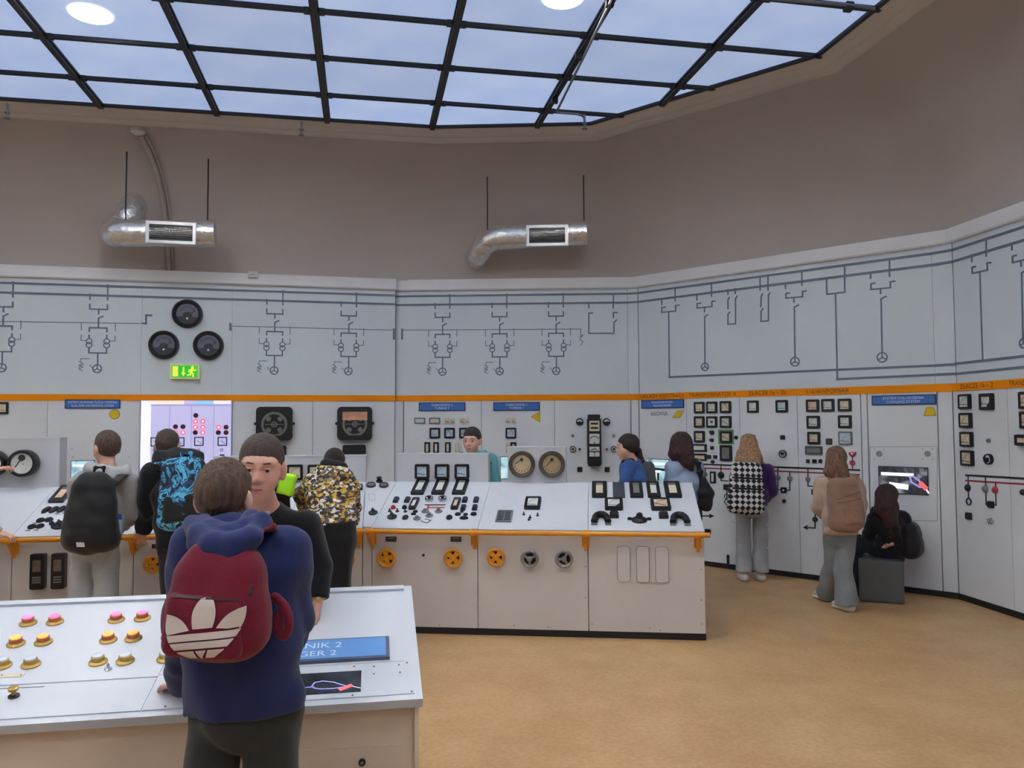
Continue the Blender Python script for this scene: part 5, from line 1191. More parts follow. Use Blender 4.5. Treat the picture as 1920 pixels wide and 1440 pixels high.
lines(f, DT, [[(640, 1292), (656, 1286)]], .016, m_picr, 'hot_tip', 0, .0007); lines(f, DT, [[(656, 1286), (676, 1290)]], .0015, m_picw, 'tong_outline', 0, .0006)
screws(D, DS, [(664, 1250), (701, 1250), (748, 1247), (763, 1243), (701, 1264), (750, 1261), (772, 1297), (661, 1304), (310, 1325)], .0028)
# ------------------------------------------------------------------ implicit-surface modelling for people, clothes and bags
A3 = lambda v: np.array((v[0], v[1], v[2]), dtype=np.float32)
def nrm(v): v = np.asarray(v, dtype=np.float32); return v / (np.linalg.norm(v) + 1e-9)
def seg(p0, p1, r0, r1=None, side=None, flat='', k=None):
    r1 = r0 if r1 is None else r1
    r0 = r0 if isinstance(r0, tuple) else (r0, r0); r1 = r1 if isinstance(r1, tuple) else (r1, r1)
    return dict(t='seg', p0=A3(p0), p1=A3(p1), r0=r0, r1=r1, side=side, flat=flat, k=k)
def ell(c, r, ax=None, k=None, sub=False): return dict(t='ell', c=A3(c), r=r, ax=ax, k=k, sub=sub)
def rbox(c, h, rad, ax, k=None, taper=0.0): return dict(t='rbox', c=A3(c), h=h, rad=rad, ax=ax, k=k, taper=taper)
def chain(pts, rs, side=None, flat_end=False, flat_start=False):
    out = []; n = len(pts)
    for i in range(n - 1):
        fl = ('0' if flat_start and i == 0 else '') + ('1' if flat_end and i == n - 2 else '')
        out.append(seg(pts[i], pts[i + 1], rs[i], rs[i + 1], side, fl))
    return out
def pbox(p):
    if p['t'] == 'seg':
        R = max(max(p['r0']), max(p['r1'])); return np.minimum(p['p0'], p['p1']) - R, np.maximum(p['p0'], p['p1']) + R
    if p['t'] == 'ell': R = max(p['r']); return p['c'] - R, p['c'] + R
    R = float(np.linalg.norm(p['h'])); return p['c'] - R, p['c'] + R
def pdist(p, X, Y, Z):
    if p['t'] == 'seg':
        d = p['p1'] - p['p0']; L = float(np.linalg.norm(d)) + 1e-6; d = d / L
        s = p['side']; s = np.array((1, 0, 0), np.float32) if s is None else A3(s); s = s - d * float(s @ d)
        if np.linalg.norm(s) < 1e-3: s = np.cross(d, np.array((0, 1, 0.01), np.float32))
        s = nrm(s); q = np.cross(d, s)
        x, y, z = X - p['p0'][0], Y - p['p0'][1], Z - p['p0'][2]
        t = x * d[0] + y * d[1] + z * d[2]; a_ = x * s[0] + y * s[1] + z * s[2]; b_ = x * q[0] + y * q[1] + z * q[2]
        tc = np.clip(t, 0, L); f = tc / L; ra = p['r0'][0] + (p['r1'][0] - p['r0'][0]) * f; rb_ = p['r0'][1] + (p['r1'][1] - p['r0'][1]) * f
        mn = np.minimum(ra, rb_); ov = t - tc
        if '0' in p['flat']: ov = np.where(t < 0, 0, ov)
        if '1' in p['flat']: ov = np.where(t > L, 0, ov)
        D = (np.sqrt((a_ / ra) ** 2 + (b_ / rb_) ** 2 + (ov / mn) ** 2) - 1) * mn
        if '0' in p['flat']: D = np.maximum(D, -t)
        if '1' in p['flat']: D = np.maximum(D, t - L)
        return D
    ax = p['ax']; x, y, z = X - p['c'][0], Y - p['c'][1], Z - p['c'][2]
    if ax is not None:
        a0, a1, a2 = [A3(v) for v in ax]
        x, y, z = x * a0[0] + y * a0[1] + z * a0[2], x * a1[0] + y * a1[1] + z * a1[2], x * a2[0] + y * a2[1] + z * a2[2]
    if p['t'] == 'ell':
        r = p['r']; return (np.sqrt((x / r[0]) ** 2 + (y / r[1]) ** 2 + (z / r[2]) ** 2) - 1) * min(r)
    h, rad = p['h'], p['rad']
    tp = 1 - p['taper'] * np.clip(z / h[2], -1, 1)
    qx, qy, qz = np.abs(x) / tp - (h[0] - rad), np.abs(y) / tp - (h[1] - rad), np.abs(z) - (h[2] - rad)
    return np.sqrt(np.maximum(qx, 0) ** 2 + np.maximum(qy, 0) ** 2 + np.maximum(qz, 0) ** 2) + np.minimum(np.maximum(qx, np.maximum(qy, qz)), 0) - rad
def folds(amp, freq, seed=1, stretch=(1, 1, 1)):
    rnd = np.random.RandomState(seed); ks = []
    for i in range(5):
        v = nrm(rnd.randn(3)) * np.array(stretch); ks.append((v * freq * (0.6 + 1.1 * rnd.rand()), rnd.rand() * 6.28))
    def f(X, Y, Z):
        o = 0
        for kv, ph in ks: o = o + np.sin(kv[0] * X + kv[1] * Y + kv[2] * Z + ph + 1.3 * np.sin(0.37 * (kv[1] * X - kv[0] * Y + kv[2] * Z)))
        return amp * o / 5 * 1.6
    return f
def sdf_mesh(prims, vox, k=0.02, cuts=(), noise=None):
    lo = np.min([pbox(p)[0] for p in prims if not p.get('sub')], 0) - 3 * vox - .01; hi = np.max([pbox(p)[1] for p in prims if not p.get('sub')], 0) + 3 * vox + .01
    n = np.ceil((hi - lo) / vox).astype(int) + 1
    gx, gy, gz = [(lo[i] + vox * np.arange(n[i])).astype(np.float32) for i in range(3)]
    D = np.full(n, 0.2, np.float32); mg = 0.05 + 2 * vox
    for p in prims:
        a, b_ = pbox(p); i0 = np.clip(((a - mg - lo) / vox).astype(int), 0, n - 1); i1 = np.clip(((b_ + mg - lo) / vox).astype(int) + 2, 1, n)
        if (i1 <= i0).any(): continue
        sl = tuple(slice(i0[j], i1[j]) for j in range(3))
        d = pdist(p, gx[sl[0]][:, None, None], gy[sl[1]][None, :, None], gz[sl[2]][None, None, :])
        kk = k if p.get('k') is None else p['k']; B = D[sl]
        if p.get('sub'):
            h = np.maximum(kk - np.abs(B + d), 0) / kk if kk > 0 else 0; D[sl] = np.maximum(B, -d) + h * h * kk * .25
        else:
            if kk > 0: h = np.maximum(kk - np.abs(B - d), 0) / kk; D[sl] = np.minimum(B, d) - h * h * kk * .25
            else: D[sl] = np.minimum(B, d)
    X, Y, Z = gx[:, None, None], gy[None, :, None], gz[None, None, :]
    if noise is not None: D = D + noise(X, Y, Z).astype(np.float32)
    for nv, pt in cuts:
        nv = nrm(nv); pt = A3(pt); D = np.maximum(D, (X - pt[0]) * nv[0] + (Y - pt[1]) * nv[1] + (Z - pt[2]) * nv[2])
    D[0] = D[-1] = .1; D[:, 0] = D[:, -1] = .1; D[:, :, 0] = D[:, :, -1] = .1
    return nets(D.astype(np.float32), lo, vox)
def nets(D, lo, vox):
    S = D < 0; n = np.array(D.shape)
    c = S[:-1, :-1, :-1].astype(np.int8)
    tot = sum(S[a:n[0] - 1 + a, b_:n[1] - 1 + b_, e:n[2] - 1 + e].astype(np.int8) for a in (0, 1) for b_ in (0, 1) for e in (0, 1))
    act = (tot > 0) & (tot < 8); idx = np.full(act.shape, -1, np.int64); I = np.argwhere(act); idx[act] = np.arange(len(I))
    acc = np.zeros((len(I), 3)); cnt = np.zeros(len(I))
    cor = [(a, b_, e) for a in (0, 1) for b_ in (0, 1) for e in (0, 1)]
    val = {q: D[I[:, 0] + q[0], I[:, 1] + q[1], I[:, 2] + q[2]] for q in cor}
    for q in cor:
        for ax in range(3):
            if q[ax] == 0:
                q2 = list(q); q2[ax] = 1; q2 = tuple(q2); v0, v1 = val[q], val[q2]; m = (v0 < 0) != (v1 < 0)
                t = np.where(m, v0 / (v0 - v1 + 1e-12), 0); p = np.tile(np.array(q, float), (len(I), 1)); p[:, ax] += t
                acc[m] += p[m]; cnt[m] += 1
    V = (I + acc / cnt[:, None]) * vox + lo
    Fs = []
    for ax in range(3):
        b_, e = (ax + 1) % 3, (ax + 2) % 3
        s0 = [slice(1, n[j] - 1) for j in range(3)]; s0[ax] = slice(0, n[ax] - 1); s1 = list(s0); s1[ax] = slice(1, n[ax])
        A, B = S[tuple(s0)], S[tuple(s1)]; ch = np.argwhere(A != B)
        if not len(ch): continue
        off = np.array([1, 1, 1]); off[ax] = 0; g = ch + off
        inside = A[ch[:, 0], ch[:, 1], ch[:, 2]]
        q = []
        for db, de in ((0, 0), (-1, 0), (-1, -1), (0, -1)):
            h = g.copy(); h[:, b_] += db; h[:, e] += de; q.append(idx[h[:, 0], h[:, 1], h[:, 2]])
        q = np.stack(q, 1); q[~inside] = q[~inside][:, ::-1]; Fs.append(q)
    return V, np.concatenate(Fs)
def join(ms):
    V = []; F = []; o = 0
    for v, f in ms: V.append(v); F.append(f + o); o += len(v)
    return np.concatenate(V), np.concatenate(F)
def sculpt(name, prims, vox, M, parent, k=0.02, cuts=(), noise=None, extra=()):
    V, F = sdf_mesh(prims, vox, k, cuts, noise)
    if extra: V, F = join([(V, F)] + list(extra))
    return link_mesh(name, V, F, M, parent, smooth=True)

# ------------------------------------------------------------------ cloth, skin and hair materials
def cloth(name, rgb, rough=.85, var=.12, bump=.16, scale=9): return mat('cloth_' + name, rgb, rough=rough, var=var, scale=scale, bump=bump, bscale=170, sheen=.15, spec=.25)
def hairm(name, rgb, var=.5): return mat('hair_' + name, rgb, rough=.5, var=var, scale=42, bump=.8, bscale=110, stretch=(2.2, 2.2, .35), spec=.4)
m_skin = mat('skin_fair', (228, 176, 152), rough=.5, var=.06, scale=14, bump=.05, bscale=180, spec=.35)
m_skin2 = mat('skin_rosy', (228, 172, 150), rough=.5, var=.06, scale=14, bump=.05, bscale=180, spec=.35)
m_lip = mat('lip_rose', (186, 104, 98), rough=.45); m_eyew = mat('eye_white', (206, 204, 202), rough=.3); m_iris = mat('iris_dark', (44, 32, 26), rough=.25); m_teeth = mat('teeth', (222, 216, 206), rough=.3)
m_shoe = mat('shoe_white', (214, 212, 206), rough=.6, var=.05); m_shoed = mat('shoe_dark', (40, 40, 44), rough=.6); m_sole = mat('shoe_sole', (222, 220, 214), rough=.7)

def head_axes(f, roll=0.0):
    f = Vector(f).normalized(); r = f.cross(Vector((0, 0, 1))).normalized(); u = r.cross(f).normalized()
    c, s = math.cos(roll), math.sin(roll); return r * c + u * s, f, u * c - r * s
def head_prims(c, ax, s=1.0, ears=True):
    r, f, u = ax; P = lambda x, y, z: Vector(c) + (r * x + f * y + u * z) * s
    E = lambda x, y, z, a, b_, d, **k: ell(P(x, y, z), (a * s, b_ * s, d * s), ax, **k)
    L = [E(0, -.012, .03, .074, .092, .085), E(0, .028, -.03, .060, .064, .078, k=.03 * s), E(0, .058, -.092, .026, .024, .02, k=.03 * s),
         E(.036, .048, -.028, .026, .028, .026, k=.03 * s), E(-.036, .048, -.028, .026, .028, .026, k=.03 * s), E(0, .07, .034, .052, .02, .016, k=.02 * s),
         seg(P(0, .088, .016), P(0, .107, -.020), .008 * s, .0115 * s, k=.014 * s), E(.011, .096, -.026, .008, .009, .007, k=.008 * s), E(-.011, .096, -.026, .008, .009, .007, k=.008 * s),
         E(0, .086, -.052, .024, .010, .008, k=.012 * s), E(0, .084, -.063, .020, .010, .007, k=.01 * s)]
    if ears:
        for sx in (-1, 1): L += [E(sx * .081, -.010, -.004, .011, .021, .031, k=.008 * s), E(sx * .076, -.002, -.027, .010, .012, .014, k=.008 * s)]
    L += [E(.031, .097, .010, .019, .014, .011, k=.012 * s, sub=True), E(-.031, .097, .010, .019, .014, .011, k=.012 * s, sub=True)]
    return L
def face_parts(par, body, c, ax, s, browm, smile=False, far=False):
    r, f, u = ax; P = lambda x, y, z: Vector(c) + (r * x + f * y + u * z) * s
    for sx in (-1, 1):
        FB = Frame(P(sx * .031, .0735, .009), r, u); FB.ew = f
        e = MB().lathe(FB, 0, 0, [(.0125 * s * math.sin(a), .0125 * s * math.cos(a)) for a in [math.pi * (1 - k / 10) for k in range(11)] if True][1:-1], 16).build('eye', m_eyew, par, smooth=True)
        MB().lathe(FB, 0, 0, [(.0068 * s, .0105 * s), (.0055 * s, .0126 * s), (.001, .0132 * s)], 14).build('iris', m_iris, e, smooth=True)
        sculpt('eyelid', [seg(P(sx * .031 - .013, .0835, .0155), P(sx * .031 + .013, .0835, .0155), .0042 * s, .0042 * s, k=0)], .0018 * s, m_skin2, par) if not far else None
        sculpt('eyebrow', [seg(P(sx * .017, .0935, .0335), P(sx * .034, .0885, .0355), .0026 * s, .0028 * s), seg(P(sx * .034, .0885, .0355), P(sx * .048, .0765, .0325), .0028 * s, .0018 * s)], .002 * s if not far else .003, browm, par, k=.004)
    if smile:
        pts = [P(x, y, z) for x, y, z in ((-.029, .078, -.047), (-.015, .091, -.0565), (0, .0955, -.0595), (.015, .091, -.0565), (.029, .078, -.047))]
    else:
        pts = [P(x, y, z) for x, y, z in ((-.021, .084, -.057), (-.010, .0925, -.0565), (0, .0955, -.0565), (.010, .0925, -.0565), (.021, .084, -.057))]
    sculpt('lips', chain(pts, [.002 * s, .0042 * s, .005 * s, .0042 * s, .002 * s]), .0018 * s if not far else .003, m_lip, par, k=.004)
def hair_short(par, c, ax, s, M, vox, thick=.006, topup=.008, seed=1, amp=.0018, nape=.026, front=.078):
    r, f, u = ax; P = lambda x, y, z: Vector(c) + (r * x + f * y + u * z) * s
    ts, tb = thick * .35, thick
    pr = [ell(P(0, -.027, nape), ((.0758 + ts) * s, (.088 + tb) * s, .090 * s), ax), ell(P(0, -.004, .056), ((.064 + ts) * s, (front + tb * .5) * s, (.062 + topup) * s), ax, k=.035)]
    return sculpt('hair', pr, vox, M, par, noise=folds(amp, 330, seed, (1, 1, .35)))
def hand_prims(wrist, d, pn, s=1.0, curl=.5, side=1, spread=.02):
    """palm and five fingers; d = pointing direction, pn = palm normal, side = +1 when the thumb is towards d x pn"""
    d = Vector(d).normalized(); pn = (Vector(pn) - d * Vector(pn).dot(d)).normalized(); sd = d.cross(pn) * side; w0 = Vector(wrist)
    L = [seg(w0 - d * .03 * s, w0 + d * .015 * s, (.024 * s, .019 * s), (.028 * s, .016 * s), side=sd), seg(w0 + d * .01 * s, w0 + d * .072 * s, (.03 * s, .0145 * s), (.038 * s, .0125 * s), side=sd)]
    for i, (off, ln) in enumerate(((.028, .068), (.010, .076), (-.009, .071), (-.027, .056))):
        b0 = w0 + d * (.075 - .004 * abs(i - 1)) * s + sd * off * s; dd = (d + sd * spread * (1.5 - i)).normalized(); c0 = curl * (.55 + .1 * i)
        p = b0; ang = c0 * .5
        for q, fr_ in enumerate((.46, .32, .26)):
            v = dd * math.cos(ang) + pn * math.sin(ang); e = p + v * ln * fr_ * s; L.append(seg(p, e, (.0088 - .0009 * q) * s, (.0082 - .001 * q) * s, k=.005)); p = e; ang += c0
    b0 = w0 + d * .018 * s + sd * .026 * s; v1 = (d * .65 + sd * .75 + pn * .15).normalized(); v2 = (d * .9 + sd * .35 + pn * .3).normalized()
    L += [seg(b0, b0 + v1 * .038 * s, .0125 * s, .0105 * s, k=.01), seg(b0 + v1 * .038 * s, b0 + v1 * .038 * s + v2 * .03 * s, .0105 * s, .0085 * s, k=.005)]
    return L
def hand_mesh(*a, vox=.004, **k): return sdf_mesh(hand_prims(*a, **k), vox, k=.008)

def stand(xc, Y, top, ang, h=None, lean=0.0, base=None, wide=1.0):
    """default joints of an upright figure: pixel column and depth of the body axis, world height of the crown, facing angle (0 = away from the viewer, +y)"""
    b0 = at(xc, 900, Y); x0 = Vector((b0.x, Y, 0)); f = Vector((math.sin(ang), math.cos(ang), 0)); r = Vector((math.cos(ang), -math.sin(ang), 0)); h = h or top
    Pn = lambda a, z, fw=0: x0 + r * a * h * wide + f * fw + Vector((0, 0, z * h))
    J = dict(base=x0, f=f, r=r, h=h, pelvis=Pn(0, .53), waist=Pn(0, .62, lean * .25), chest=Pn(0, .745, lean * .7), neck=Pn(0, .83, lean), head=Pn(0, 1.0, lean * 1.15 + .02) - Vector((0, 0, .117)))
    for n, s_ in (('R', 1), ('L', -1)):
        J['sh' + n] = Pn(.112 * s_, .805, lean * .85); J['el' + n] = Pn(.145 * s_, .625, lean * .6 - .02); J['wr' + n] = Pn(.14 * s_, .49, lean * .4 + .05)
        J['hip' + n] = Pn(.052 * s_, .50); J['kn' + n] = Pn(.058 * s_, .275, .01); J['an' + n] = Pn(.06 * s_, .05, -.02)
    return J
def figure(label, J, vox, top, trousers, hair, skin=None, sleeve=.045, cuff=.036, girth=1.0, hem=None, legr=(.085, .07, .075), hood=None, hoodm=None, hoodk=.03, shoes=None, headf=None, roll=0.0, hs=1.0, face=False, smile=False, topfold=.011, extra_top=(), hands=(), collar=None, name_top='hoodie', legs=True, trfold=.010, neckline=None, ears=True, far=True, legflat=True, shoedir=None, crotch=.05):
    par = thing('person', label, 'person', J['base']); r, f = J['r'], J['f']; skin = skin or m_skin; h = J['h']; g = girth
    ax = head_axes(headf or f, roll); hc = J['head']
    # body: one continuous surface (head, neck, trunk, limbs)
    bd = head_prims(hc, ax, hs, ears)
    nk0 = Vector(hc) - ax[2] * .075 * hs - ax[1] * .012 * hs
    bd += [seg(nk0, J['neck'] - Vector((0, 0, .02)), .047 * hs, .055 * hs, k=.02), seg(J['neck'] - Vector((0, 0, .03)), J['chest'], (.07, .055), (.125, .08), side=r, k=.03), seg(J['chest'], J['waist'], (.125, .08), (.105, .075), side=r, k=.03), seg(J['waist'], J['pelvis'], (.105, .075), (.115, .08), side=r, k=.03)]
    for n in 'RL':
        bd += [seg(J['sh' + n], J['el' + n], .036, .03, k=.02), seg(J['el' + n], J['wr' + n], .03, .022, k=.015), seg(J['neck'] - Vector((0, 0, .03)), J['sh' + n], .045, .04, k=.03)]
        if legs: bd += [seg(J['hip' + n], J['kn' + n], .062, .045, k=.03), seg(J['kn' + n], J['an' + n], .045, .032, k=.02)]
    hands = list(hands) + [dict(n=n, d=J['wr' + n] - J['el' + n], pn=(J['f'] * .3 - r * (1 if n == 'R' else -1)), curl=.45, s=.85, side=1 if n == 'R' else -1, vox=.006) for n in 'RL' if n not in [q['n'] for q in hands]]
    extra = [hand_mesh(J['wr' + hd['n']], hd['d'], hd['pn'], s=hd.get('s', .9), curl=hd.get('curl', .5), side=hd.get('side', 1), vox=hd.get('vox', .005)) for hd in hands]
    body = sculpt('body', bd, vox, skin, par, k=.015, extra=extra)
    if face: face_parts(par, body, hc, ax, hs, hair['m'], smile, far)
    # top garment
    hemp = hem if hem is not None else J['pelvis'] - Vector((0, 0, .03))
    tw = [seg(hemp, J['waist'], (.142 * g, .108 * g), (.14 * g, .105 * g), side=r, flat='0', k=.04), seg(J['waist'], J['chest'], (.14 * g, .105 * g), (.155 * g, .11 * g), side=r, k=.04), seg(J['chest'], J['neck'] - Vector((0, 0, .03)), (.155 * g, .108 * g), (.075, .07), side=r, k=.04)]
    for n in 'RL':
        tw += [seg(J['neck'] - Vector((0, 0, .045)), J['sh' + n], .06 * g, .055 * g, k=.04), seg(J['sh' + n], J['el' + n], sleeve * 1.25, sleeve, k=.012), seg(J['el' + n], J['wr' + n], sleeve, cuff, flat='1', k=.01)]
    if collar: tw.append(seg(J['neck'] - Vector((0, 0, .03)), J['neck'] + Vector((0, 0, collar)) + f * .012, .066, .062, flat='1', k=.015))
    tw += list(extra_top)
    if neckline: tw.append(dict(ell(neckline[0], neckline[1], None, k=.006), sub=True))
    sculpt(name_top, tw, vox, top, par, k=.02, noise=folds(topfold, 38, sum(map(ord, label)) % 97, (1, 1, .8)) if topfold else None)
    if hood:
        sculpt('hood', hood, vox, hoodm or top, par, k=hoodk, noise=folds(topfold, 55, 5))
    if legs:
        tr = [seg(J['pelvis'] + Vector((0, 0, .1)), J['pelvis'] - Vector((0, 0, crotch)), (.118 * g, .09 * g), (.128 * g, .1 * g), side=r, flat='0', k=.04)]
        for n in 'RL': tr += [seg(J['hip' + n], J['kn' + n], legr[0], legr[1], k=.012), seg(J['kn' + n], J['an' + n], legr[1], legr[2], flat='1' if legflat else '', k=.008)]
        sculpt('trousers', tr, vox, trousers, par, k=.02, noise=folds(trfold, 34, 3 + sum(map(ord, label)) % 31, (1, 1, .5)))
        for n in 'RL':
            a = J['an' + n].copy(); fd = shoedir or f
            z0 = a.z - .045 if a.z > .2 else .04
            q = Vector((a.x, a.y, z0))
            sh_ = sculpt('shoe', [seg(q - fd * .05, q + fd * .14, (.036, .032), (.038, .024), side=r), seg(q - fd * .03, q + fd * .02 + Vector((0, 0, .05)), .038, .04, k=.03)], min(vox, .01), shoes or m_shoe, par, cuts=[((0, 0, -1), (0, 0, z0 - .024))])
            sculpt('sole', [seg(q - fd * .05 - Vector((0, 0, .024)), q + fd * .145 - Vector((0, 0, .024)), (.04, .016), (.042, .016), side=r)], min(vox, .01), m_sole, sh_, cuts=[((0, 0, -1), (0, 0, z0 - .04))])
    st = hair.get('style', 'short')
    if st == 'short': hair_short(par, hc, ax, hs, hair['m'], hair.get('vox', vox), **{q: v for q, v in hair.items() if q in ('thick', 'topup', 'amp', 'nape', 'front')})
    else:
        P = lambda x, y, z: Vector(hc) + (ax[0] * x + ax[1] * y + ax[2] * z) * hs
        pr = [ell(P(0, -.018, .032), (.089 * hs, .106 * hs, .099 * hs), ax)]
        cut = [(ax[1] * 1.0 - ax[2] * .38, P(0, .066, .03))]
        V1 = sdf_mesh(pr, vox * .8, .02, cut, folds(.003, 140, 4, (1, 1, .3)))
        pr2 = list(hair['strands'])
        V2 = sdf_mesh(pr2, vox * .8, .025, (), folds(hair.get('amp', .006), 95, 9, (1.2, 1.2, .18)))
        V, F = join([V1, V2]); link_mesh('hair', V, F, hair['m'], par, smooth=True)
    return par

def backpack(label, c, out, up, dims, M, vox, parts=True, group=None, pocket=None, M2=None, straps=(), strapm=None, taper=.12, rad=.07, folds_amp=.005, loop=True, sw=.027):
    """c centre, out = direction away from the wearer's back, dims = (half width, half height, half depth)"""
    out = Vector(out).normalized(); up = (Vector(up) - out * Vector(up).dot(out)).normalized(); rt = up.cross(out).normalized(); ax = (rt, out, up); w_, h_, d_ = dims
    t = thing('backpack', label, 'backpack', Vector(c) - up * h_, group)
    P = lambda x, y, z: Vector(c) + rt * x + out * y + up * z
    main = [rbox(c, (w_, d_, h_), min(rad, d_ * .95), ax, taper=taper), ell(P(0, d_ * .25, -h_ * .25), (w_ * .9, d_ * .95, h_ * .7), ax, k=.05)]
    o = sculpt('main_bag', main, vox, M, t, k=.03, noise=folds(folds_amp, 40, 12))
    if pocket:
        (px_, pz_, pw, ph, pd) = pocket
        sculpt('front_pocket', [rbox(P(px_, d_ * .85, pz_), (pw, pd, ph), min(.04, pd * .95), ax, taper=.05)], vox, M2 or M, t, noise=folds(folds_amp * .6, 50, 14))
    for st in straps:
        sculpt('strap', chain(st, [(sw, .010)] * len(st), side=rt), vox * .8, strapm or M, t, k=.012)
    if loop: sculpt('carry_loop', chain([P(-.035, -d_ * .5, h_ - .01), P(-.03, -d_ * .6, h_ + .03), P(.03, -d_ * .6, h_ + .03), P(.035, -d_ * .5, h_ - .01)], [.008] * 4), .006, strapm or M, t)
    return t, ax, P, o
def drape(os_, poly_rows, P, out, M, name, parent, off=.0015):
    """lay flat shapes (rows of spans in bag coordinates) onto the bag surface by casting rays against it"""
    dep = []; pol = []
    for o in (os_ if isinstance(os_, (list, tuple)) else [os_]):
        n0 = len(dep); dep += [(Vector(v.co) + WLOC[o.name]) for v in o.data.vertices]; pol += [tuple(i + n0 for i in p.vertices) for p in o.data.polygons]
    bv = BVHTree.FromPolygons(dep, pol); mb = MB()
    for z0, z1, spans in poly_rows:
        for xa, xb, ya, yb in spans:       # xa..xb on lower edge, ya..yb on upper edge
            n = max(1, int(abs(xb - xa) / .012) + 1); row = []
            for zz_, a, b_ in ((z0, xa, xb), (z1, ya, yb)):
                for k in range(n + 1):
                    q = P(a + (b_ - a) * k / n, .5, zz_); hit = bv.ray_cast(q, -out)
                    row.append((hit[0] + out * off) if hit[0] is not None else P(a, .1, zz_))
            mb.add(row, [(k, k + 1, n + 1 + k + 1, n + 1 + k) for k in range(n)])
    return mb.build(name, M, parent, smooth=True)
def scan(polys, step=.003):
    """convert closed outlines to rows of spans"""
    zs = [q[1] for pl in polys for q in pl]; z = min(zs); rows = []
    def spans(zv):
        out = []
        for pl in polys:
            xs = []; n = len(pl)
            for i in range(n):
                (x0, y0), (x1, y1) = pl[i], pl[(i + 1) % n]
                if (y0 - zv) * (y1 - zv) < 0: xs.append(x0 + (x1 - x0) * (zv - y0) / (y1 - y0))
            xs.sort(); out += [(pl_i, xs[j], xs[j + 1]) for pl_i in [id(pl)] for j in range(0, len(xs) - 1, 2)]
        return out
    while z < max(zs):
        a, b_ = spans(z + 1e-5), spans(min(z + step, max(zs)) - 1e-5)
        if len(a) == len(b_): rows.append((z, z + step, [(p[1], p[2], q[1], q[2]) for p, q in zip(a, b_)]))
        z += step
    return rows
# ------------------------------------------------------------------ the visitors
V3 = Vector
def hj(J, **k):
    for n, v in k.items(): J[n] = V3(v)
    return J
h_brown = hairm('brown', (88, 68, 54)); h_b1 = hairm('warm_brown', (98, 76, 60)); h_dark = hairm('dark_brown', (46, 36, 32)); h_crop = hairm('cropped', (80, 66, 58), .3); h_blond = hairm('blonde', (168, 132, 96)); h_red = hairm('auburn', (58, 36, 34)); h_light = hairm('light_brown', (122, 92, 72))
c_navy = cloth('navy', (34, 44, 92)); c_black = cloth('black', (22, 22, 25), var=.2); c_charc = cloth('charcoal_denim', (46, 47, 45), var=.15); c_grey = cloth('heather_grey', (172, 171, 172)); c_jeans = cloth('pale_jeans', (172, 176, 178), var=.12); c_gjeans = cloth('grey_jeans', (132, 138, 142), var=.14)
c_maroon = cloth('maroon', (112, 24, 44)); c_teal = cloth('teal', (104, 178, 186)); c_denim = cloth('denim_blue', (58, 92, 150), var=.2); c_sky = cloth('pale_blue_knit', (150, 168, 194)); c_purple = cloth('purple', (62, 34, 92)); c_beige = cloth('beige', (190, 164, 146)); c_tan = cloth('tan_canvas', (148, 116, 98)); c_lime = mat('hi_vis_lime', (170, 240, 40), rough=.6, var=.05, emit=.08); c_dk = cloth('dark_trousers', (28, 30, 38)); c_yel = cloth('pale_yellow', (226, 206, 160))
c_bpk = cloth('black_nylon', (26, 26, 28), rough=.55, var=.15)
c_print = pattern_mat('printed_comic_cloth', 'voronoi', [(0, (40, 38, 36)), (.22, (206, 160, 50)), (.38, (88, 84, 82)), (.56, (226, 222, 214)), (.68, (52, 48, 46)), (.82, (216, 186, 96))], scale=46, distort=.05, stretch=(1, 1, 1.5))
c_blue = pattern_mat('blue_flame_print', 'noise', [(0, (20, 24, 32)), (.40, (34, 60, 90)), (.46, (78, 168, 214)), (.53, (24, 34, 56)), (.57, (96, 190, 230)), (.66, (30, 44, 64))], scale=9, distort=1.6, stretch=(1, 1, .8))
c_chk = pattern_mat('checker_cloth', 'checker', [(0, (24, 22, 28)), (.5, (222, 218, 214))], scale=26, rotz=.75)
UP = V3((0, 0, 1))

# 1 boy in navy hoodie, seen from behind, at the near desk
J = stand(450, 2.13, 1.545, .12)
hj(J, head=at(421, 938, 2.24), neck=at(430, 988, 2.17), chest=at(447, 1080, 2.14), waist=at(455, 1210, 2.13), pelvis=at(458, 1335, 2.13), shR=at(532, 1030, 2.14), shL=at(362, 1030, 2.14), elR=at(551, 1165, 2.18), wrR=at(528, 1255, 2.36), elL=at(350, 1180, 2.16), wrL=at(338, 1282, 2.42), hipR=at(510, 1345, 2.13), hipL=at(402, 1345, 2.13), knR=at(517, 1600, 2.13), knL=at(393, 1600, 2.13), anR=at(518, 1850, 2.13), anL=at(392, 1850, 2.13))
for n in 'RL': J['kn' + n].z = .46; J['an' + n].z = .06
hood1 = chain([at(364, 985, 2.08), at(376, 1008, 2.00), at(403, 1026, 1.955), at(440, 1028, 1.945), at(470, 1008, 1.97), at(487, 978, 2.05)], [.026, .031, .034, .034, .031, .025]) + chain([at(384, 976, 2.11), at(398, 992, 2.04), at(430, 1000, 2.00), at(458, 988, 2.03), at(472, 968, 2.11)], [.020, .025, .027, .025, .02]) + [ell(at(425, 1018, 2.02), (.055, .05, .03), k=.02)]
n1 = figure('person in navy hoodie and dark baggy trousers wearing the maroon backpack', J, .0075, c_navy, c_charc, dict(m=h_b1, vox=.0045, thick=.005, topup=.010, amp=.003, nape=.022), sleeve=.052, cuff=.042, girth=1.09, crotch=-.01, hem=at(458, 1328, 2.13), legr=(.071, .074, .09), hood=hood1, hoodk=.012, headf=(.06, 1, -.22), hs=.91, topfold=.007, collar=None,
            hands=[dict(n='L', d=at(312, 1292, 2.45) - J['wrL'] + V3((-.02, .04, 0)), pn=V3((0, .05, -1)), curl=.25, side=-1, s=.85, vox=.004), dict(n='R', d=V3((-.3, .8, -.1)), pn=V3((0, 0, -1)), curl=.4, s=.85)])
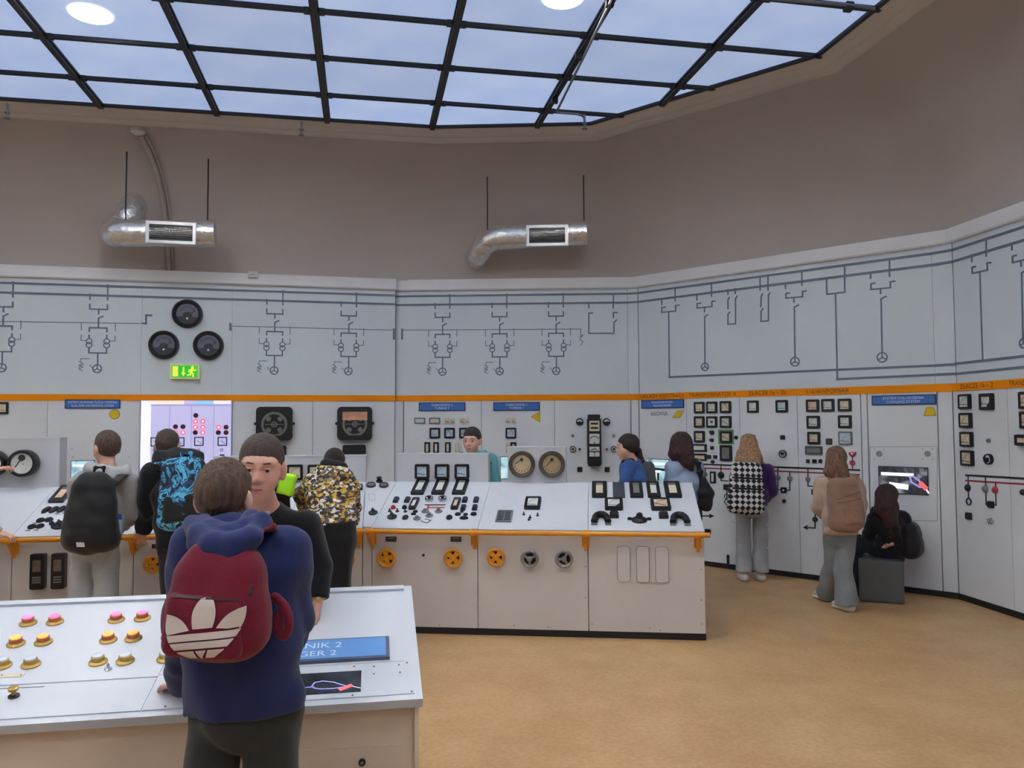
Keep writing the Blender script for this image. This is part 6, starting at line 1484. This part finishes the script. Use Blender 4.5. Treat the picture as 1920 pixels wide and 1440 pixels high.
t, ax, Pb, bag = backpack('maroon backpack with a white three-leaf logo on its pocket', at(413, 1122, 1.955), (-.10, -1, .06), (0.05, 0, 1), (.115, .136, .07), c_maroon, .006, straps=[[at(392, 1000, 1.99), at(368, 1000, 2.07), at(362, 1010, 2.17)], [at(470, 995, 1.99), at(497, 985, 2.06), at(508, 1000, 2.17)]], pocket=(-.004, -.052, .098, .078, .034), taper=.16, rad=.065, folds_amp=.004, loop=False)
outv = ax[1]
pk = [c_ for c_ in t.children if c_.name.startswith('front_pocket')][0]
# trefoil with three stripes on the pocket
def bez(p0, p1, p2, n=14): return [((1 - a) ** 2 * p0[0] + 2 * a * (1 - a) * p1[0] + a * a * p2[0], (1 - a) ** 2 * p0[1] + 2 * a * (1 - a) * p1[1] + a * a * p2[1]) for a in [k / n for k in range(n)]]
cx_, cz_ = .008, -.066
leafc = [(cx_ + x, cz_ + z) for x, z in bez((-.022, .012), (-.034, .05), (-.012, .075)) + bez((-.012, .075), (0, .079), (.012, .075)) + bez((.012, .075), (.034, .05), (.022, .012)) + [(.022, .012)]]
leafl = [(cx_ + x, cz_ + z) for x, z in bez((-.030, .010), (-.05, .044), (-.084, .049)) + bez((-.084, .049), (-.088, .02), (-.077, .004)) + [(-.077, .004)]]
leafr = [(cx_ - (x - cx_), z) for x, z in leafl]
R_ = .084; LS = 1.08
def band(z0, z1, cut=None):
    w = lambda z: math.sqrt(max(R_ ** 2 - (z - .028) ** 2, 1e-6)) * .98
    return [(cx_ - w(z0), cz_ + z0), (cx_ + w(z0), cz_ + z0), (cx_ + w(z1), cz_ + z1), (cx_ - w(z1), cz_ + z1)]
bottoml = [(cx_ + x, cz_ + z) for x, z in [(-.054, -.036), (-.016, -.036), (-.010, -.052), (-.030, -.052)]]
bottomr = [(cx_ + x, cz_ + z) for x, z in [(.054, -.036), (.016, -.036), (.010, -.052), (.030, -.052)]]
bottomm = [(cx_ + x, cz_ + z) for x, z in [(-.012, -.036), (.012, -.036), (0, -.055)]]
m_logo = mat('logo_off_white', (226, 210, 196), rough=.7, var=.03)
for nme, polys in (('logo_leaf', [leafl]), ('logo_leaf', [leafc]), ('logo_leaf', [leafr]), ('logo_stripe', [band(-.012, .003)]), ('logo_stripe', [band(-.030, -.017)]), ('logo_foot', [bottoml]), ('logo_foot', [bottomm]), ('logo_foot', [bottomr])):
    drape([pk, bag], scan(polys), lambda x, y, z: Pb(cx_ + (x - cx_) * LS, y, cz_ + (z - cz_) * LS + .17 * (x - cx_)), outv, m_logo, nme, pk, .003)
c_zip = mat('zip_dark_red', (70, 14, 28), rough=.5)
zp = drape([pk, bag], [(.012, .018, [(-.09, .085, -.09, .085)])], Pb, outv, c_zip, 'pocket_zip', t, .003)
lp = smooth_path([at(514, 1118, 2.0), at(534, 1138, 1.985), at(542, 1168, 1.98), at(533, 1192, 1.98), at(521, 1178, 1.985), at(523, 1150, 1.99)], 4)
sculpt('side_loop', chain(lp, [.010] * len(lp)), .004, c_maroon, t, k=.006)
sculpt('zip_pull', chain([at(473, 1098, 1.86), at(470, 1115, 1.855)], [.004, .006]), .003, c_zip, t)

# 2 boy in black sweater facing the viewer across the near desk
J = stand(480, 3.32, 1.62, math.pi + .1)
hj(J, head=at(489, 879, 2.86), neck=at(499, 955, 2.98), chest=at(505, 1035, 3.08), waist=at(500, 1110, 3.25), pelvis=at(495, 1150, 3.36), shL=at(572, 990, 3.0), shR=at(408, 985, 3.05), elL=at(600, 1062, 3.04), wrL=at(597, 1122, 2.99), elR=at(385, 1075, 3.0), wrR=at(395, 1130, 2.95))
for n, s_ in (('R', -1), ('L', 1)):
    J['hip' + n] = J['pelvis'] + V3((s_ * .08, 0, -.04)); J['kn' + n] = J['hip' + n] + V3((0, .03, -.38)); J['an' + n] = V3((J['kn' + n].x, J['kn' + n].y + .02, .06))
J['base'] = V3((J['pelvis'].x, J['pelvis'].y, 0)); J['r'] = V3((-1, .1, 0)).normalized(); J['f'] = V3((-.1, -1, 0)).normalized()
n2 = figure('person in plain black sweater reaching a hand over the white desk', J, .0075, c_black, c_dk, dict(m=h_crop, vox=.004, thick=.003, topup=.006, amp=.0012, front=.0765), sleeve=.052, cuff=.038, girth=1.04, headf=(.20, -1, -.12), roll=.06, hs=1.0, face=True, smile=True, far=False, name_top='sweater', skin=m_skin2, topfold=.006, collar=.0,
            hands=[dict(n='L', d=V3((-.02, -.35, -.9)), pn=V3((-.9, -.3, .1)), curl=.55, side=1, s=1.0, vox=.0038)])
sculpt('bracelet', chain([at(581, 1118, 2.98), at(597, 1124, 2.955), at(610, 1121, 2.99)], [.005] * 3), .004, m_brass, n2)
sculpt('shirt_collar', chain([at(462, 948, 2.90), at(475, 962, 2.905), at(500, 962, 2.905), at(508, 948, 2.92)], [.006] * 4), .004, m_white, n2)

# 3 boy in grey hoodie with black backpack at the console
J = stand(190, 5.42, 1.575, -.12, lean=.06)
hj(J, head=at(200, 841, 5.5), neck=at(204, 884, 5.47), shL=at(153, 905, 5.45), shR=at(238, 905, 5.45), elR=at(247, 962, 5.5), wrR=at(232, 984, 5.66), elL=at(143, 960, 5.5), wrL=at(150, 990, 5.66), pelvis=at(178, 1010, 5.42))
J['hipR'] = at(200, 1020, 5.42); J['hipL'] = at(157, 1020, 5.42); J['knR'] = at(198, 1130, 5.42); J['knL'] = at(155, 1130, 5.42); J['anR'] = at(198, 1225, 5.42); J['anL'] = at(153, 1225, 5.42)
for n in 'RL': J['an' + n].z = .05
hood3 = [seg(at(172, 882, 5.42), at(205, 893, 5.36), .055, .06), seg(at(205, 893, 5.36), at(235, 884, 5.42), .06, .05)]
n3 = figure('person in light grey hoodie and pale jeans wearing a plain black backpack', J, .011, c_grey, c_jeans, dict(m=h_brown, vox=.009, thick=0.005), sleeve=.062, cuff=.045, girth=1.12, hem=at(180, 1008, 5.42), legr=(.082, .074, .076), hood=hood3, headf=(-.8, .6, -.05), hs=1.0, face=False, collar=.02)
sculpt('glasses', [seg(at(179, 838, 5.47), at(180, 843, 5.47), .012, .012), seg(at(180, 838, 5.455), at(197, 838, 5.425), .003, .003)], .004, mat('glasses_clear', (196, 196, 196), rough=.2), n3)
t, ax, Pb, bag = backpack('plain black rounded backpack with a small white tag', at(173, 960, 5.22), (-.05, -1, .05), UP, (.158, .262, .10), c_bpk, .011, straps=[[at(180, 916, 5.23), at(172, 902, 5.26), at(164, 891, 5.33), at(161, 889, 5.46)], [at(196, 916, 5.23), at(215, 903, 5.26), at(230, 892, 5.33), at(234, 889, 5.46)]], taper=.26, rad=.095, sw=.036)
drape(bag, [(-.215, -.185, [(-.025, .03, -.025, .03)])], Pb, ax[1], m_white, 'tag', t, .004)
b_ = thing('water_bottle', 'small clear and blue water bottle in the black backpack side', 'bottle', at(222, 990, 5.3)); sculpt('bottle_body', [seg(at(221, 1000, 5.3), at(223, 978, 5.3), .028, .024)], .008, mat('bottle_plastic', (176, 200, 226), rough=.2), b_); sculpt('bottle_cap', [seg(at(223, 976, 5.3), at(224, 968, 5.3), .018, .018)], .007, mat('bottle_cap_blue', (48, 104, 196), rough=.4), b_)

# 4 boy in black hoodie with blue printed backpack, hand on the rail
J = stand(335, 5.45, 1.60, -.05, lean=.12)
hj(J, head=at(314, 838, 5.62), neck=at(328, 872, 5.53), chest=at(332, 925, 5.48), waist=at(335, 975, 5.45), pelvis=at(337, 1015, 5.44), shL=at(285, 890, 5.48), shR=at(375, 890, 5.48), elL=at(276, 950, 5.48), wrL=at(268, 996, 5.56), elR=at(388, 950, 5.5), wrR=at(385, 985, 5.7))
for n, dx in (('R', 16), ('L', -16)): J['hip' + n] = at(338 + dx, 1022, 5.44); J['kn' + n] = at(338 + dx, 1120, 5.44); J['an' + n] = at(338 + dx, 1222, 5.42); J['an' + n].z = .05
hood4 = [seg(at(305, 862, 5.46), at(335, 872, 5.38), .07, .08), seg(at(335, 872, 5.38), at(365, 862, 5.44), .08, .07), ell(at(338, 858, 5.44), (.13, .09, .07))]
n4 = figure('person in black hoodie with one hand gripping the orange rail', J, .011, c_black, c_dk, dict(m=h_crop, vox=.009, thick=0.003, topup=.004, amp=.001), sleeve=.064, cuff=.046, girth=1.1, legr=(.088, .075, .075), hood=hood4, headf=(-.2, 1, -.35), hs=1.0, shoes=m_shoed,
            hands=[dict(n='L', d=V3((-.2, .15, -1)), pn=V3((.1, 1, 0)), curl=.9, side=-1, s=.95)])
backpack('black backpack with bright blue flame print', at(346, 925, 5.24), (.05, -1, .1), (-.08, 0, 1), (.15, .24, .1), c_blue, .011, straps=[[at(325, 880, 5.3), at(305, 868, 5.34), at(292, 868, 5.44)], [at(350, 880, 5.3), at(366, 870, 5.34), at(372, 872, 5.45)]], pocket=(.01, -.1, .12, .1, .04), M2=c_bpk, taper=.14, strapm=c_blue)

# 5 visitor in printed jacket leaning over the console
J = stand(622, 5.62, 1.48, -.1, lean=.2)
hj(J, head=at(627, 872, 5.98), neck=at(625, 893, 5.85), chest=at(622, 930, 5.72), waist=at(625, 975, 5.62), pelvis=at(627, 1005, 5.58), shL=at(590, 905, 5.78), shR=at(652, 912, 5.76), elL=at(566, 930, 5.95), wrL=at(572, 955, 6.12), elR=at(660, 950, 5.9), wrR=at(650, 968, 6.1))
for n, dx in (('R', 13), ('L', -14)): J['hip' + n] = at(627 + dx, 1012, 5.56); J['kn' + n] = at(625 + dx, 1100, 5.56); J['an' + n] = at(623 + dx, 1200, 5.55); J['an' + n].z = .05
n5 = figure('person in yellow, white and grey printed jacket bending over the console', J, .011, c_print, c_black, dict(m=h_dark, vox=.009, thick=0.004, topup=.004, amp=.001), sleeve=.066, cuff=.048, girth=1.14, hem=at(628, 990, 5.60), legr=(.095, .08, .08), headf=(-.1, 1, -.75), hs=1.0, shoes=m_shoed, name_top='printed_jacket', hood=[seg(at(603, 885, 5.78), at(630, 893, 5.70), .05, .06), seg(at(630, 893, 5.70), at(650, 892, 5.74), .06, .05)])
sculpt('black_scarf', [seg(at(612, 872, 5.86), at(640, 878, 5.84), .05, .05)], .01, c_black, n5)

# 6 visitor with hi-vis yoke, mostly hidden
J = stand(492, 5.72, 1.50, -.3, lean=.1)
hj(J, head=at(482, 872, 5.85), shR=at(527, 912, 5.72), shL=at(458, 905, 5.74), elR=at(528, 955, 5.76), wrR=at(512, 968, 5.95))
n6 = figure('person in black jacket with a lime hi-vis shoulder, behind the black sweater', J, .012, c_black, c_dk, dict(m=h_dark, vox=.01), sleeve=.056, cuff=.045, girth=1.0, name_top='jacket', shoes=m_shoed)
sculpt('hi_vis_yoke', [rbox(at(537, 908, 5.64), (.06, .035, .075), .02, (V3((.96, 0, -.28)), V3((0, 1, 0)), V3((.28, 0, .96))))], .008, c_lime, n6, noise=folds(.006, 50, 2))
sculpt('shoulder_strap', [seg(at(518, 884, 5.60), at(510, 925, 5.58), (.028, .02), (.028, .02), side=V3((1, 0, 0)))], .008, c_black, n6)

# 7 boy in teal hoodie behind the console
J = stand(888, 7.35, 1.60, math.pi + .15)
hj(J, head=at(885, 827, 7.3), neck=at(889, 855, 7.34), shL=at(918, 864, 7.36), shR=at(857, 864, 7.36), elL=at(926, 900, 7.34))
n7 = figure('person in teal hoodie standing behind the upright meter box', J, .011, c_teal, c_dk, dict(m=h_dark, vox=.008, thick=0.006, topup=.010), headf=(-.28, -1, -.1), hs=1.02, face=True, sleeve=.06, cuff=.045, girth=1.1, hood=[seg(at(867, 853, 7.38), at(885, 862, 7.22), .035, .035), seg(at(885, 862, 7.22), at(908, 852, 7.36), .035, .045)], skin=m_skin)
t, _, _, _ = backpack('dark backpack on the shoulder of the teal hoodie', at(900, 920, 7.55), (0, 1, 0), UP, (.13, .2, .08), c_bpk, .012, straps=[[at(911, 862, 7.42), at(912, 856, 7.36), at(916, 868, 7.26), at(915, 900, 7.24)]])

# 8 girl in denim jacket with ponytail
J = stand(1188, 7.3, 1.58, -1.25)
hj(J, head=at(1176, 839, 7.28), neck=at(1188, 866, 7.3), chest=at(1190, 895, 7.3), shL=at(1178, 878, 7.2), shR=at(1200, 878, 7.42), elL=at(1172, 925, 7.15), elR=at(1200, 930, 7.45))
n8 = figure('person in blue denim jacket with black collar standing behind the console', J, .01, c_denim, c_dk, dict(style='long', m=h_dark, amp=.004, strands=[seg(at(1186, 838, 7.3), at(1195, 846, 7.32), .03, .03), seg(at(1195, 846, 7.32), at(1201, 868, 7.33), .036, .034), seg(at(1201, 868, 7.33), at(1199, 892, 7.32), .034, .012)]), headf=(-1, -.1, -.12), hs=.98, face=True, sleeve=.06, cuff=.045, girth=1.05, name_top='denim_jacket', ears=False)
sculpt('black_collar', [seg(at(1170, 868, 7.2), at(1184, 866, 7.24), .03, .035)], .009, c_black, n8)
backpack('grey-green backpack worn over the denim jacket', at(1212, 905, 7.36), (1, .1, 0), UP, (.13, .2, .07), cloth('grey_green', (78, 82, 78)), .011)

# 9 girl in pale blue sweater with a black tote
J = stand(1284, 7.42, 1.62, -.55, lean=.05)
hj(J, head=at(1275, 836, 7.42), neck=at(1281, 868, 7.42), chest=at(1284, 905, 7.42), shL=at(1262, 880, 7.36), shR=at(1302, 878, 7.44), elR=at(1308, 925, 7.40), wrR=at(1300, 950, 7.5), elL=at(1258, 925, 7.34))
hs9 = chain([at(1278, 822, 7.38), at(1280, 848, 7.34), at(1290, 866, 7.32), at(1297, 880, 7.32)], [(.085, .06), (.095, .06), (.06, .04), (.02, .018)]) + chain([at(1266, 830, 7.36), at(1262, 852, 7.36), at(1264, 864, 7.36)], [.05, .045, .02])
n9 = figure('person in pale blue knitted sweater carrying a black shoulder bag', J, .01, c_sky, c_dk, dict(style='long', m=h_red, strands=hs9, amp=.004), headf=(-.7, .7, -.15), hs=1.02, sleeve=.066, cuff=.05, girth=1.18, hem=at(1288, 945, 7.42), name_top='sweater', shoes=m_shoed, ears=False)
t = thing('tote_bag', 'soft black shoulder bag hanging beside the pale blue sweater', 'bag', at(1326, 965, 7.3))
sculpt('bag_body', [seg(at(1318, 900, 7.34), at(1323, 925, 7.32), (.035, .05), (.075, .06), side=V3((1, 0, 0))), seg(at(1323, 925, 7.32), at(1322, 950, 7.32), (.075, .06), (.065, .05), side=V3((1, 0, 0)))], .01, c_bpk, t, noise=folds(.006, 40, 3))
sculpt('strap', chain([at(1304, 860, 7.40), at(1309, 868, 7.33), at(1312, 885, 7.32), at(1317, 905, 7.33)], [(.022, .008)] * 4, side=V3((1, 0, 0))), .007, c_bpk, t)

# 10 girl with blonde hair and chequered backpack
J = stand(1409, 8.27, 1.505, .05)
hj(J, head=at(1404, 839, 8.28), neck=at(1407, 868, 8.27), shL=at(1383, 885, 8.26), shR=at(1437, 884, 8.26), elR=at(1447, 920, 8.28), wrR=at(1436, 936, 8.42), elL=at(1377, 920, 8.3), wrL=at(1385, 935, 8.44))
for n, x0_, x1_ in (('L', 1394, 1393), ('R', 1425, 1426)): J['hip' + n] = at(x0_, 950, 8.27); J['kn' + n] = at(x1_, 1015, 8.27); J['an' + n] = at(x1_ + (1 if n == 'L' else 0), 1072, 8.24)
hs10 = chain([at(1404, 826, 8.22), at(1404, 850, 8.16), at(1400, 868, 8.12), at(1394, 884, 8.1)], [(.08, .07), (.11, .06), (.11, .05), (.05, .03)]) + chain([at(1412, 840, 8.18), at(1420, 862, 8.14), at(1418, 880, 8.12)], [.05, .05, .02])
n10 = figure('person in purple hoodie and loose pale jeans wearing the chequered backpack', J, .011, c_purple, c_jeans, dict(style='long', m=h_blond, strands=hs10, amp=.007), hs=1.0, sleeve=.064, cuff=.048, girth=1.12, legr=(.08, .074, .084), shoes=m_shoe, ears=False, trfold=.009)
for x, y in ((1376, 979), (1439, 985), (1438, 1027)): sculpt('jeans_tab', [seg(at(x - 3, y - 2, 8.2), at(x + 3, y + 2, 8.2), .008, .008)], .006, m_white, n10)
t, ax, Pb, bag = backpack('black and white chequered backpack', at(1399, 915, 8.02), (-.12, -1, .05), (.05, 0, 1), (.165, .26, .1), c_chk, .011, straps=[[at(1410, 872, 8.08), at(1424, 866, 8.14), at(1432, 868, 8.22)]], pocket=(0, -.11, .14, .11, .045), taper=.12)
for z in (-.015, .09): drape(bag, [(z, z + .02, [(-.15, .15, -.15, .15)])], Pb, ax[1], c_bpk, 'band', t, .006)

# 11 girl with tan backpack, mid-step
J = stand(1575, 6.95, 1.432, -.15)
hj(J, head=at(1567, 863, 6.98), neck=at(1572, 895, 6.96), chest=at(1574, 925, 6.95), shL=at(1545, 905, 6.95), shR=at(1602, 905, 6.95), elL=at(1536, 950, 7.0), wrL=at(1540, 966, 7.12), elR=at(1612, 950, 6.98), wrR=at(1608, 975, 7.1), waist=at(1575, 965, 6.95), pelvis=at(1576, 995, 6.95), hipL=at(1562, 1003, 6.97), hipR=at(1588, 1003, 6.94), knR=at(1581, 1070, 6.93), anR=at(1588, 1132, 6.92), knL=at(1562, 1062, 7.08), anL=at(1550, 1110, 7.32))
J['anR'].z = .055; J['anL'].z = .06
hs11 = chain([at(1567, 850, 6.9), at(1569, 880, 6.86), at(1577, 900, 6.84), at(1585, 910, 6.84)], [(.078, .06), (.085, .05), (.07, .04), (.03, .02)]) + chain([at(1560, 860, 6.92), at(1556, 885, 6.88), at(1558, 900, 6.88)], [.045, .045, .015])
n11 = figure('person in beige jacket and wide grey jeans stepping sideways', J, .01, c_beige, c_gjeans, dict(style='long', m=h_light, strands=hs11, amp=.005), headf=(.05, 1, -.05), hs=.98, sleeve=.058, cuff=.046, girth=1.06, legr=(.078, .078, .1), shoes=m_shoe, name_top='jacket', hem=at(1576, 1000, 6.95), ears=False, trfold=.008, shoedir=V3((-.35, .93, 0)),
             hands=[dict(n='L', d=V3((.2, .8, .3)), pn=V3((1, 0, 0)), curl=.5, s=.85)])
tb_, axt, Pt, bagt = backpack('tan canvas backpack with a folded flap', at(1584, 945, 6.76), (.12, -1, .05), (-.04, 0, 1), (.14, .225, .085), c_tan, .01, straps=[[at(1560, 905, 6.82), at(1556, 893, 6.88), at(1553, 893, 6.96)], [at(1598, 903, 6.82), at(1604, 892, 6.88), at(1606, 895, 6.97)]], pocket=(.01, -.09, .1, .09, .035), taper=.1)

m_seam = mat('tan_seam', (104, 78, 64), rough=.8)
for z, sl in ((.075, .25), (.03, .12)):
    drape([c_ for c_ in tb_.children if c_.name.startswith(('main_bag', 'front_pocket'))], [(z + sl * x, z + sl * x + .006, [(x, x + .02, x, x + .02)]) for x in [-.11 + .02 * k for k in range(11)]], Pt, axt[1], m_seam, 'flap_seam', tb_, .003)
# 12 girl sitting on the grey cube
FC_ = Frame(atz(1612, 1128, 0), atz(1697, 1134, 0) - atz(1612, 1128, 0), (0, 0, 1)); wq = (atz(1697, 1134, 0) - atz(1612, 1128, 0)).length
m_pouf = mat('pouf_grey_vinyl', (88, 92, 93), rough=.45, var=.05, scale=5, bump=.06, bscale=30)
t = thing('cube_seat', 'square grey padded cube seat under the person in black', 'stool', FC_.p(wq / 2, 0, -wq / 2))
sculpt('cushion', [rbox(FC_.p(wq / 2, .19, -wq / 2), (wq / 2, wq / 2, .19), .018, (FC_.eu, -FC_.ew, UP))], .01, m_pouf, t, cuts=[((0, 0, -1), (0, 0, .003))])
ys = FC_.p(wq / 2, 0, -wq / 2).y
J = stand(1664, ys, 1.5, -.75); J['base'] = FC_.p(wq / 2, .38, -wq / 2)
hj(J, head=at(1660, 932, ys - .02), neck=at(1668, 957, ys), chest=at(1668, 985, ys), waist=at(1672, 1012, ys + .02), pelvis=at(1672, 1032, ys + .03), shL=at(1640, 975, ys - .02), shR=at(1692, 972, ys + .0), elL=at(1630, 1000, ys + .02), wrL=at(1645, 955, ys + .1), elR=at(1700, 1005, ys + .05), wrR=at(1672, 1020, ys - .1), hipL=at(1660, 1036, ys - .02), hipR=at(1684, 1036, ys + .04), knL=at(1605, 1022, ys + .06), knR=at(1606, 1022, ys + .2), anL=at(1604, 1100, ys + .05), anR=at(1608, 1095, ys + .22))
for n in 'RL': J['an' + n].z = .06; J['hip' + n].z = .46; J['kn' + n].z = .5
hs12 = chain([at(1662, 920, ys - .08), at(1666, 950, ys - .12), at(1671, 980, ys - .13), at(1672, 1005, ys - .12)], [(.08, .06), (.085, .05), (.06, .035), (.03, .02)]) + chain([at(1650, 925, ys - .08), at(1648, 955, ys - .1), at(1652, 970, ys - .1)], [.045, .04, .015])
n12 = figure('person in black clothes sitting on the grey cube, hand at the face', J, .01, c_black, c_dk, dict(style='long', m=h_red, strands=hs12, amp=.005), headf=(-.45, .9, .05), hs=.98, sleeve=.06, cuff=.045, girth=1.08, legr=(.085, .065, .05), shoes=m_shoed, hem=at(1673, 1042, ys + .03), ears=False, shoedir=V3((-.9, .3, 0)), legflat=False,
             hands=[dict(n='L', d=V3((.1, .1, 1)), pn=V3((1, 0, 0)), curl=.6, s=.85)])
backpack('small black backpack on the back of the person seated on the cube', at(1709, 1012, ys - .05), (.75, -.65, 0), (-.1, 0, 1), (.12, .16, .075), c_bpk, .01, straps=[[at(1700, 985, ys - .05), at(1694, 968, ys - .03), at(1690, 970, ys + .06)]])

# 13 visitor at the edge whose hands show on the rail
J = stand(-78, 5.35, 1.62, .25, lean=.08)
hj(J, wrR=at(-6, 1000, 5.55), elR=at(-36, 975, 5.45), shR=at(-45, 905, 5.4), wrL=at(-14, 884, 5.6), elL=at(-60, 930, 5.6))
n13 = figure('person in pale yellow top with a hand on the orange rail', J, .012, c_yel, c_dk, dict(m=h_brown, vox=.01), sleeve=.055, cuff=.042, shoes=m_shoed, hands=[dict(n='R', d=V3((.9, .45, -.25)), pn=V3((.2, .3, -1)), curl=.9, s=.95), dict(n='L', d=V3((.75, .3, .3)), pn=V3((.5, .3, -1)), curl=.9, s=.95)])
